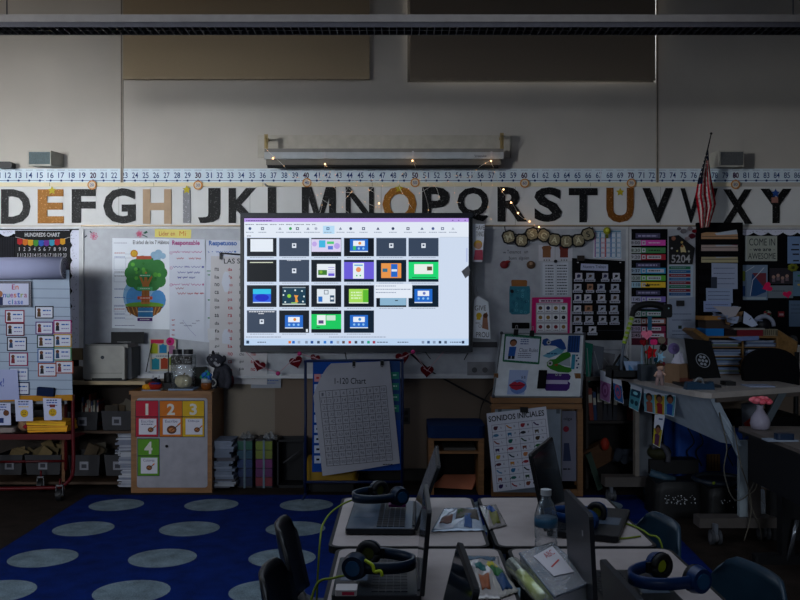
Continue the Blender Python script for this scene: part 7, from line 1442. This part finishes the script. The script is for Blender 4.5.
def vase():
    c = V(W(760, 0, 5.17).x, 5.17, LZ); t = thing('vase', 'white teardrop vase on the low black desk', 'vase', c); pr = [(.035, 0), (.05, .008), (.056, .035), (.05, .07), (.03, .1), (.019, .118), (.018, .135), (.021, .142)]
    m = MB(); m.lathe(c, pr, M('#8c8694', .4), 28); m.build('vase_body', t)
    cc = c+V(.004, 0, .165); m = MB(); pk = [M('#e05c6c', .8), M('#d04858', .8), M('#ec7884', .8)]
    for k in range(22): a = k*2.4; r = .055*math.sqrt(k/22); m.ball(cc+V(r*math.cos(a), r*math.sin(a)*.8, .012-.3*r+.006*(k % 3)), (.022, .02, .014), pk[k % 3], 8, 6)
    m.tube([c+V(0, 0, .1), cc], .004, M('#2c4c2c', .7), 5); solo(m, 'artificial_flower', 'pink ruffled flower in the white teardrop vase', 'flower')
vase()
m = MB(); c = V(W(748, 0, 5.55).x, 5.5, .72); m.slab([c+V(-.06, 0, .12), c+V(.05, 0, .14), c+V(.03, 0, -.02), c+V(-.05, 0, -.1)], V(0, .01, 0), M('#4c5058', .5)); m.slab([c+V(-.05, -.01, .0), c+V(.03, -.01, .06), c+V(.05, -.01, .0), c+V(-.02, -.01, -.05)], V(0, .008, 0), M('#7c1c18', .6)); m.slab([c+V(-.04, -.02, -.03), c+V(.02, -.02, .0), c+V(.03, -.02, -.03)], V(0, .008, 0), M('#8c8c1c', .6)); solo(m, 'toy_bag', 'grey bag with red and yellow print hanging behind the vase', 'bag')
m = MB(); c = V(W(795, 0, 4.5).x, 4.72, LZ); m.rbox(c+V(-.05, -.0, 0), c+V(.12, .08, .008), P('#6c7480'), .005); m.rbox(c+V(.005, .0, .008), c+V(.1, .06, .04), M('#12243c', .4), .015); solo(m, 'tape_dispenser', 'small dark blue dispenser on a paper at the right edge of the low desk', 'tape dispenser')
# trash bin with liner, metal chair leg
def trash():
    c = V(W(776, 0, 5.6).x, 5.6, 0); t = thing('waste_bin', 'brown waste bin with a clear liner under the low desk', 'bin', c)
    m = MB(); m.lathe(c, [(.1, 0), (.12, .3), (.125, .3), (.125, .31), (.115, .31), (.095, .01)], M('#6c5c50', .7)); m.build('bin_body', t)
    m = MB(); m.grid(lambda p, q: c+V((.125+.012*math.sin(p*40)*q+.01*math.sin(p*17))*math.cos(p*2*PI), (.125+.012*math.sin(p*40)*q)*math.sin(p*2*PI), .33-.2*q+.01*math.sin(p*23)), 40, 6, M('#b4c0cc', .12, 'film', .4), False); m.build('liner', t)
trash()
m = MB(); m.tube([W(797, 520, 4.9), W(793, 540, 4.9), V(*ON(787, 562, .012))], .012, M('#8c9098', .25, 'plain', .8)); m.tube([V(*ON(787, 562, .012)), V(*ON(786.2, 563, .0))], .016, BLK); solo(m, 'metal_leg_stool', 'chrome leg of a stool slanting beside the low desk', 'stool')
m = MB(); m.rbox(V(2.35, 5.45, .3), V(2.6, 5.7, .42), M('#2c1c14', .8), .02); m.rbox(V(2.3, 5.45, .0), V(2.65, 5.75, .3), M('#0c0c0e', .7), .03); solo(m, 'dark_crate', 'dark crate with a brown lid in the shade behind the low desk leg', 'crate')

# under the standing desk
m = MB(); a = W(683, 425, 6.6); b = W(738, 481, 6.6); m.rbox((a.x-.05, 6.6, 0.0), (b.x+.1, 6.95, .62), M('#0e3e8c', .6), .03); t = solo(m, 'blue_tub', 'big blue plastic tub under the standing desk', 'tub')
s = wallsheet(6.598); s.rp(706.5, 454, 720, 471, M('#7c5c34', .8), .002)
for k in range(4): s.rect(707.5+k*3.2, 455, 708.3+k*3.2, 470, INK('#4c3820'), .0026)
s.build('paper_label', t, origin=base_of(t))
for u in (688, 697, 728): m = MB(); m.tube(smooth([W(u, 428, 6.58), W(u+6, 442, 6.57), W(u-1, 452, 6.57), W(u+5, 466, 6.58)]), .006, M('#08182c', .6), 5); solo(m, 'cable', 'dark cord hanging before the blue tub at its %s' % {688: 'left end', 697: 'left middle', 728: 'right end'}[u], 'cable', 'cords before the blue tub')
def darkbag(px0, px1, y0, y1, Y, col, lab, spark=0, d=.3, name='storage_bag', cat='bag', group='dark bags under the desk'):
    a = W(px0, y0, Y); b = W(px1, y1, Y); zb = max(0, b.z); w = (b.x-a.x); m = MB()
    c = V((a.x+b.x)/2, Y+d/2, zb); h = a.z-zb
    def f(p, q):
        t_ = 2*PI*p; k = (1-.06*q-.3*max(0, q-.85)*2); return c+V(w/2*k*abs(math.cos(t_))**.3*(1 if math.cos(t_) > 0 else -1), d/2*k*abs(math.sin(t_))**.3*(1 if math.sin(t_) > 0 else -1), h*q*(1+.05*math.sin(t_*3)))
    m.grid(f, 28, 8, M(col, .5)); m.add([f(i/28, 1) for i in range(28)], [tuple(range(28))], M(col, .5))
    for k in range(spark): p = V(random.uniform(a.x+w*.2, b.x-w*.2), Y-.004, zb+h*random.uniform(.42, .68)); m.ball(p, random.uniform(.0025, .005), M('#c4c8cc', .1), 5, 4)
    solo(m, name, lab, cat, group)
darkbag(654, 707, 484, 521, 6.0, '#08080a', 'black bag with glittering specks on the floor under the desk', 46); darkbag(708, 742, 490, 520, 5.85, '#070708', 'plain black bag right of the glittering bag', 8)
m = MB(); c = W(722, 478, 6.1); m.tube(arc(V(c.x, 6.15, c.z-.02), .17, 0, 2*PI, 28, 'xy'), .02, M('#1c2430', .3), 8); m.cyl(V(c.x, 6.15, c.z-.05), V(c.x, 6.15, c.z-.02), .17, M('#0d1016', .5), seg=28); m.cyl(V(c.x, 6.15, .23), V(c.x, 6.15, c.z-.05), .13, M('#0b0c10', .5), seg=24); m.ball(V(c.x-.1, 5.98, c.z-.01), .012, M('#6c7c1c', .5), 6, 4); solo(m, 'round_tub', 'round black tub with a shiny rim under the desk', 'tub')
m = MB(); m.tube([V(*W(650, 473, 6.25)), V(*W(675, 481, 6.2))], .03, M('#2c4454', .4), 10); solo(m, 'blue_tube', 'upper grey-blue tube lying behind the glittering bag', 'tube', 'grey-blue tubes under the desk'); m = MB(); m.tube([V(*ON(645, 490, .05)), V(*ON(660, 492, .05))], .035, M('#2c4454', .4), 10); solo(m, 'blue_tube', 'lower grey-blue tube lying on the floor by the rear caster', 'tube', 'grey-blue tubes under the desk')
m = MB(); m.ball(W(659, 452, 6.5), (.09, .1, .06), M('#24240c', .7)); m.tube(smooth([W(652, 447, 6.4), W(662, 446, 6.4), W(668, 454, 6.4), W(668, 462, 6.4)]), .02, M('#3c3c44', .5)); m.box(W(650, 460, 6.45), W(692, 470, 6.6), M('#0b0b0e', .6)); solo(m, 'vacuum_hose', 'dark bundle with a grey hose behind the desk column', 'hose')
# ------------------------------------------------------------ rug and the near desks
def rug():
    mt = M('#021a54', .95, 'carpet'); dt = M('#66747c', .95, 'carpet')
    A, B, C_, E = ON(88, 496.5, 0), ON(636, 496.5, 0), ON(735, 602, 0), V(-2.365, 3.2, 0)
    C_ = V(1.63, 3.2, 0)
    t = solo(MB().slab([A, B, C_, E], V(0, 0, .012), mt), 'rug', 'blue classroom rug with grey dots, in front of the wall furniture', 'rug', origin=V(0, 5, 0))
    r = .192; ys = [ON(0, y, 0).y for y in (506.5, 530.5, 560, 594)]; ys += [2*ys[3]-ys[2]]
    for j, y in enumerate(ys):
        for x in (-2.045, -1.36, -.675, .015, .72, 1.41):
            q = []
            for k in range(28):
                a = 2*PI*k/28; px, py = x+r*math.cos(a), y+r*.96*math.sin(a); lim = 1.79-(6.69-py)*.046; q.append(V(max(min(px, lim), -2.36), max(min(py, 6.68), 3.21), .012))
            m = MB(); m.slab(q, V(0, 0, .001), dt); m.build('dot', t)
rug()
TOPC = M('#948a88', .45); EDGE = M('#0d0d10', .6); LEG = M('#26282c', .4, 'plain', .5)
def make_desk(name, lab):
    w, d = .495, .675; t = thing(name, lab, 'desk', (0, 0, 0), 'student desks pushed together')
    m = MB(); m.rbox((-w/2, -d/2, DESKZ-.022), (w/2, d/2, DESKZ-.001), EDGE, .035, seg=5); m.build('edge_band', t)
    m = MB(); m.rbox((-w/2+.011, -d/2+.011, DESKZ-.01), (w/2-.011, d/2-.011, DESKZ), TOPC, .028, seg=5); m.build('desktop', t)
    m = MB(); m.box((-w/2+.05, -d/2+.05, DESKZ-.14), (w/2-.05, d/2-.05, DESKZ-.132), LEG); m.box((-w/2+.05, d/2-.055, DESKZ-.14), (w/2-.05, d/2-.05, DESKZ-.022), LEG); m.box((-w/2+.05, -d/2+.05, DESKZ-.14), (-w/2+.055, d/2-.05, DESKZ-.022), LEG); m.build('book_box', t)
    for sx in (-1, 1):
        for sy in (-1, 1): m = MB(); m.tube([V(sx*(w/2-.05), sy*(d/2-.06), DESKZ-.022), V(sx*(w/2-.025), sy*(d/2-.03), .0)], .013, LEG); m.build('leg', t)
    return t
dk_ = make_desk('student_desk', 'student desk at the back left of the cluster, open laptop with headphones on it')
labs = ['student desk at the back right of the cluster, water bottle beside it', 'student desk at the front left of the cluster, second headphones on its laptop', 'student desk at the front right of the cluster, under the clear pencil box']
pos = [(.028, 3.01), (.54, 3.01), (.055, 2.325), (.57, 2.325)]
put(dk_, (*pos[0], 0))
labs += ['student desk nearest the camera on the left, under the leaning laptop', 'student desk nearest the camera on the right']; pos += [(.055, 1.645), (.57, 1.645)]
for l, p in zip(labs, pos[1:]): c = copy_tree(dk_); c['label'] = l; put(c, (*p, 0))
# moulded plastic chairs
def make_chair(lab, col):
    t = thing('plastic_chair', lab, 'chair', (0, 0, 0), 'moulded plastic chairs'); sh = M(col, .38); mt = M('#5c6068', .3, 'plain', .7)
    def back(p, q):
        u = (p-.5)*2; w = .2*(1-.35*max(0, q-.75)**2*16*.5); z = .5+.27*q; z -= .05*max(0, abs(u)-.6)**2*6*q; return V(u*w, -.2-.05*q+.045*u*u, z)
    def seat(p, q):
        u = (p-.5)*2; w = .2*(1-.12*q); return V(u*w, -.2+.4*q, .44+.012*u*u+.05*(1-min(1, q*5))**2-.03*max(0, q-.85)*6)
    m = MB(); m.grid(back, 12, 10, sh); m.build('backrest', t, solid=.012)
    m = MB(); m.grid(seat, 12, 12, sh); m.build('seat', t, solid=.012)
    for s in (-1, 1): m = MB(); m.tube(smooth([V(s*.15, -.19, .43), V(s*.165, -.215, .46), V(s*.16, -.235, .6)]), .012, mt); m.build('back_bracket', t)
    for sx in (-1, 1):
        for sy in (-1, 1): m = MB(); m.tube([V(sx*.15, sy*.13, .435), V(sx*.185, sy*.2, .012)], .011, mt); m.cyl((sx*.185, sy*.2, .012), (sx*.185, sy*.2, 0), .014, BLK, seg=8); m.build('leg', t)
    return t
ch = make_chair('black-blue plastic chair tucked at the left of the back left desk', '#080b12'); put(ch, (-.15, 2.86, 0), -PI/2+.06)
def chair_copy(src, lab, loc, rz): c = copy_tree(src); c['label'] = lab; return put(c, loc, rz)
chair_copy(ch, 'dark plastic chair whose top edge peeks in at the left bottom of the cluster', (-.12, 2.36, 0), -PI/2)
ch2 = make_chair('dark blue plastic chair at the right of the back right desk', '#1a3040'); put(ch2, (.645, 2.88, 0), PI/2+.08)
chair_copy(ch2, 'dark blue plastic chair at the right bottom corner, mostly cut off', (.733, 2.33, 0), PI/2+.15)
# laptops
def make_laptop(lab, near, far, side, lean=14, w=None, h=.215, keys='#14161c', deck='#2c3440', lidc='#15181e', scr='#1c2128', marks=None, z=DESKZ, deckd=.215):
    near = Vector(near); far = Vector(far); L = w or (far-near).length; mid = (near+far)/2; dr = (far-near).normalized()
    t = thing('laptop', lab, 'laptop', (0, 0, 0), 'open laptops on the desks')
    m = MB(); m.rbox((-L/2, -deckd, .004), (L/2, .008, .02), M(lidc, .45), .012); m.rbox((-L/2+.004, -deckd+.004, .02), (L/2-.004, -.002, .0212), M(deck, .4), .01); m.build('base', t)
    m = MB(); kw = (L-.05)/12
    for r in range(5):
        for k in range(12): m.box((-L/2+.025+k*kw+.0012, -.025-(r+1)*.0185+.0012, .0212), (-L/2+.025+(k+1)*kw-.0012, -.025-r*.0185-.0012, .0232), M(keys, .5))
    m.build('keyboard', t)
    m = MB(); m.box((-.05, -deckd+.015, .0212), (.05, -.13, .0216), M('#3c4654', .35)); m.build('touchpad', t)
    a = math.radians(lean); T = Matrix.Translation((0, .004, .016)) @ Matrix.Rotation(-a, 4, 'X')
    m = MB(); m.rbox((-L/2, 0, 0), (L/2, .011, h), M(lidc, .42), .012, T=T, axis=1); l = m.build('lid', t)
    m = MB(); m.box((-L/2+.012, -.0008, .016), (L/2-.012, 0, h-.012), M(scr, .08), T); m.build('screen', l)
    m = MB(); m.cyl((-L/2+.04, .004, .016), (L/2-.04, .004, .016), .008, M(lidc, .5), seg=8); m.build('hinge', t)
    if marks:
        for (x0, z0, x1, z1, c, fr) in marks:
            m = MB(); y = .0116 if not fr else -.0014; m.box((x0*L/2, y-.0004, z0*h), (x1*L/2, y, z1*h), M(c, .6), T)
            m.build('lid_sticker' if not fr else 'window_pane', l)
    ang = math.atan2(dr.y, dr.x)+(0 if side == 'right' else 0)
    # local -Y is the user's side; local X runs along the hinge
    rz = ang if side == 'right' else ang+PI
    put(t, V(mid.x, mid.y, z), rz); return t
Zl = DESKZ+.01
def HP(px, py): return ON(px, py, Zl)
make_laptop('open laptop at the back left desk with headphones on its keyboard', V(.04, 2.8, 0), V(.05, 3.2, 0), 'left', 20, h=.22, deck='#34404e')
make_laptop('open laptop at the front left desk, dark headphones on its keyboard', V(.045, 2.17, 0), V(.045, 2.5, 0), 'left', 5, deck='#14181e', scr='#4a4c52')
make_laptop('laptop in the near foreground with its lid leaning right, seen from the left', V(.08, 1.6, 0), V(.07, 1.92, 0), 'left', 14)
make_laptop('tall open laptop lid behind the water bottle, showing dim green and grey marks', V(.47, 2.78, 0), V(.6, 3.14, 0), 'right', 12, h=.25, deck='#0c0e12', lidc='#0b0c10', marks=[(-.8, .68, .75, .88, '#3c3e40', False), (-.3, .3, .25, .46, '#14401c', False), (-.85, .1, .8, .12, '#24282c', False)])
make_laptop('closed-off dark laptop lid standing right of the water bottle', V(.475, 2.09, 0), V(.47, 2.38, 0), 'right', 3, deck='#0e1014', lidc='#1c1f26', h=.225, marks=[(-.5, .68, -.4, .74, '#8c8c90', False)])
make_laptop('dark laptop in the near right corner, only the top of its lid visible', V(.45, 1.52, 0), V(.44, 1.78, 0), 'right', 6, lidc='#1c1f26')
# headphones
def make_headphones(lab, loc, rz, tilt=0.1, col='#0a1c30', inner='#54581c'):
    t = thing('headphones', lab, 'headphones', (0, 0, 0), 'blue headphones'); bl = M(col, .35); bk = M('#0c0d12', .6)
    m = MB(); n = 24; pts = [V(.035+.125*math.sin(PI*k/n), -.082*math.cos(PI*k/n), .045) for k in range(n+1)]
    vs = []; fs = []
    for k, p in enumerate(pts):
        o = (p-V(.035, 0, .045)); nn = V(o.x, o.y, 0).normalized() if o.length > .01 else V(0, 1, 0)
        for dz, dn in ((-.016, .004), (.016, .004), (.016, -.006), (-.016, -.006)): vs.append(p+nn*dn+V(0, 0, dz))
    for k in range(n):
        for j in range(4): fs.append((k*4+j, k*4+(j+1) % 4, k*4+4+(j+1) % 4, k*4+4+j))
    m.add(vs, [f[::-1] for f in fs], bl, True); m.build('headband', t)
    for s in (-1, 1):
        y = s*.07; m = MB(); m.box((.012, y+s*.004-.004, .03), (.05, y+s*.004+.008, .06), bk); m.build('slider', t)
        m = MB(); m.cyl((0, y, .045), (0, y+s*.026, .045), .04, bl, .034, seg=24); m.cyl((0, y+s*.026, .045), (0, y+s*.03, .045), .022, M('#1c4468', .3), seg=20); cu = m.build('ear_cup', t)
        m = MB(); m.tube([q for q in arc((0, y-s*.008, .045), .029, 0, 2*PI, 20)], .011, bk, 8); m.build('ear_cushion', cu)
        m = MB(); m.cyl((0, y, .045), (0, y-s*.006, .045), .021, M(inner, .8), seg=16); m.build('speaker_cloth', cu)
    put(t, loc, rz, .88); return t
make_headphones('blue headphones on the keyboard of the back left laptop', (-.04, 3.13, DESKZ+.024), PI+.6)
make_headphones('dark blue headphones lying on the front left laptop, band to the right', (-.1, 2.33, DESKZ+.024), -.25)
make_headphones('bright blue headphones at the rear right beside the tall laptop lid', (.63, 2.88, DESKZ+.003), PI-.45, col='#0e3468')
make_headphones('blue headphones with a yellow-green cup at the bottom right', (.70, 2.22, DESKZ+.024), -PI/2-1.1, col='#0a2650', inner='#8c981c')
yg = M('#6c7c1c', .5)
cable([V(-.12, 3.14, DESKZ+.05), V(-.2, 3.16, DESKZ+.02), V(-.26, 3.1, DESKZ-.02), V(-.27, 2.95, DESKZ-.08), V(-.28, 2.9, .3), V(-.27, 2.9, .02)], .0035, yg, 'yellow-green cable hanging off the left side of the back left desk', 'cable')
cable([V(-.1, 2.25, DESKZ+.05), V(-.17, 2.28, DESKZ+.03), V(-.225, 2.3, DESKZ-.01), V(-.25, 2.22, DESKZ-.2), V(-.26, 2.2, .02)], .0035, yg, 'yellow-green cable hanging off the left side of the front left desk')
cable([V(.66, 2.93, DESKZ+.04), V(.72, 2.98, DESKZ+.006), V(.77, 2.9, DESKZ+.005), V(.79, 2.8, DESKZ+.004), V(.82, 2.74, DESKZ-.04), V(.83, 2.7, .3), V(.83, 2.7, .01)], .0035, yg, 'yellow-green cable running off the right edge of the back right desk')
cable([V(.6, 2.8, DESKZ+.02), V(.64, 2.76, DESKZ+.004), V(.7, 2.755, DESKZ+.004), V(.76, 2.78, DESKZ+.004)], .003, yg, 'short yellow-green cable below the bright blue headphones')
m = MB(); m.tube(smooth([V(-.09, 2.25, DESKZ+.085), V(-.07, 2.24, DESKZ+.075), V(-.065, 2.235, DESKZ+.06), V(-.05, 2.232, DESKZ+.062), V(-.045, 2.23, DESKZ+.05)]), .0045, M('#9cac1c', .4), 6); solo(m, 'cable_clip', 'bright yellow-green clip on the band of the front left headphones', 'clip')
m = MB(); m.box(V(-.04, 3.06, DESKZ+.03), V(.02, 3.09, DESKZ+.038), M('#5c1454', .5)); solo(m, 'pink_tag', 'purple-pink tag lying on the back left keyboard', 'tag')
# packets, bottle, pencil box
def packet(pts, col, lab, prints, rough=.18, h=.012):
    z = DESKZ+.002; p = [ON(u, v, z) for u, v in pts]; m = MB()
    def f(a, b): q = (p[0]*(1-a)+p[1]*a)*(1-b)+(p[3]*(1-a)+p[2]*a)*b; e = math.sin(PI*a)*math.sin(PI*b); return q+V(0, 0, h*e*(1+.5*math.sin(a*13+b*9))+.002*math.sin(a*31)*math.sin(b*23)+.002)
    m.grid(f, 18, 12, M(col, rough, 'plain', .15)); 
    for (a0, b0, a1, b1, c) in prints: m.grid(lambda a, b: f(a0+(a1-a0)*a, b0+(b1-b0)*b)+V(0, 0, .0015), 8, 5, M(c, .5))
    solo(m, 'plastic_packet', lab, 'packet', 'packets on the desks', solid=.0008)
packet([(444, 508.5), (478, 508), (484, 531), (431, 532)], '#98a4b4', 'crumpled silvery packet left of the desk gap', [(.42, .12, .95, .6, '#4c4640'), (.45, .2, .62, .55, '#2c4c24'), (.62, .4, .78, .9, '#2c4c7c'), (.1, .5, .35, .75, '#6c4c44')])
packet([(479, 506), (496, 505), (507, 526), (489, 530)], '#7c7674', 'smaller silvery packet lying across the desk gap', [(.3, .15, .72, .45, '#24447c'), (.3, .45, .72, .9, '#5c5c24')])
packet([(459, 556), (499, 557), (501, 600), (475, 600)], '#a09a98', 'large pale packet behind the foreground laptop', [(.05, .04, .9, .14, '#3c5468'), (.35, .55, .65, .85, '#8c4c2c'), (.3, .3, .6, .45, '#1c5c5c')])
packet([(479, 562), (497, 562), (519, 592), (497, 600)], '#a8a29c', 'pale packet with a yellow, green and blue label', [(.25, .05, .75, .28, '#a89c14'), (.3, .28, .78, .55, '#1c5c2c'), (.35, .55, .82, .9, '#1c3c64')])
m = MB(); p = ON(346, 592, DESKZ+.026); m.rbox(p+V(-.025, -.03, 0), p+V(.028, .02, .014), P('#8c8888'), .004); m.box(p+V(-.008, -.0305, .002), p+V(.022, -.03, .01), M('#a01c3c', .6)); solo(m, 'eraser_block', 'white eraser block with a red print at the bottom left of the desks', 'eraser')
def bottle():
    p = ON(546, 562, DESKZ); t = thing('water_bottle', 'clear ribbed plastic water bottle with a white cap among the laptops', 'bottle', p); gl = M('#c4d0d8', .08, 'film', .08)
    m = MB(); pr = [(.026, 0), (.032, .008), (.032, .03), (.029, .036), (.032, .042), (.032, .06), (.029, .066), (.032, .072), (.033, .1), (.033, .13), (.033, .135), (.024, .165), (.0135, .185), (.0135, .2)]
    m.lathe(p, pr, gl, 28); m.build('bottle_body', t)
    m = MB(); m.lathe(p, [(.0335, .104), (.0335, .128)], M('#24506c', .4), 28); m.build('label_band', t)
    m = MB(); m.cyl(p+V(0, 0, .192), p+V(0, 0, .208), .0155, M('#a8acb0', .4)); m.build('cap', t)
bottle()
def pencil_box():
    t = thing('pencil_case', 'clear plastic box with a green marker and red lettered card inside', 'box', ON(545, 590, DESKZ)); z = DESKZ
    A, B, C_, E = ON(520, 561, z+.03), ON(552, 550, z+.03), ON(594, 590, z+.03), ON(555, 606, z+.03)
    fl = M('#dce0e8', .12, 'film', .5)
    low = [V(q.x, q.y, z+.002) for q in (A, B, C_, E)]; up = V(0, 0, .05); m = MB()
    m.slab([q+V(0, 0, .012) for q in low], V(0, 0, .04), fl); m.build('box_shell', t)
    m = MB(); m.tube([q+V(0, 0, .048) for q in low], .004, M('#7c8490', .2), 6, closed=True); m.tube([q+V(0, 0, .008) for q in low], .006, M('#6c7480', .3), 6, closed=True); m.build('rim', t)
    m = MB(); a, b, c, d = [low[0].lerp(low[2], .2), low[1].lerp(low[3], .12), low[2].lerp(low[0], .25), low[3].lerp(low[1], .3)]; m.slab([q+V(0, 0, .0535) for q in (a, b, c, d)], V(0, 0, .002), P('#a09ca0')); solo(m, 'card', 'white card with red marks lying on the clear box', 'card')
    s = tilted(a+V(0, 0, .0556), b+V(0, 0, .0556), d+V(0, 0, .0556), 10, 10)
    q = s; q.n = V(0, 0, 1); q.text('ABC', 3.5, 1, 8, 3.4, RD, .0004); q.line([(2, 7), (7, 6)], .6, INK('#b04c4c'), .0004); solo(q, 'red_print', 'red lettering on the white card over the clear box', 'print')
    m = MB(); p, r = ON(513, 563, z+.03), ON(547, 602, z+.03); p.z = r.z = z+.025; m.tube([p, p.lerp(r, .5), r], [.022, .022, .019], M('#c8ccc0', .15, 'film', .3), 14); m.tube([p.lerp(r, .25), p.lerp(r, .8)], .015, M('#dcec50', .5), 10); m.tube([p.lerp(r, .1), p.lerp(r, .25)], .014, M('#5c5f30', .5), 10); solo(m, 'marker_tube', 'clear tube with a yellow-green marker lying along the clear box', 'marker')
pencil_box()
s = MB(); p = [ON(538, 540, DESKZ+.001), ON(556, 540, DESKZ+.001), ON(556, 556, DESKZ+.001), ON(530, 560, DESKZ+.001)]
lights_camera()
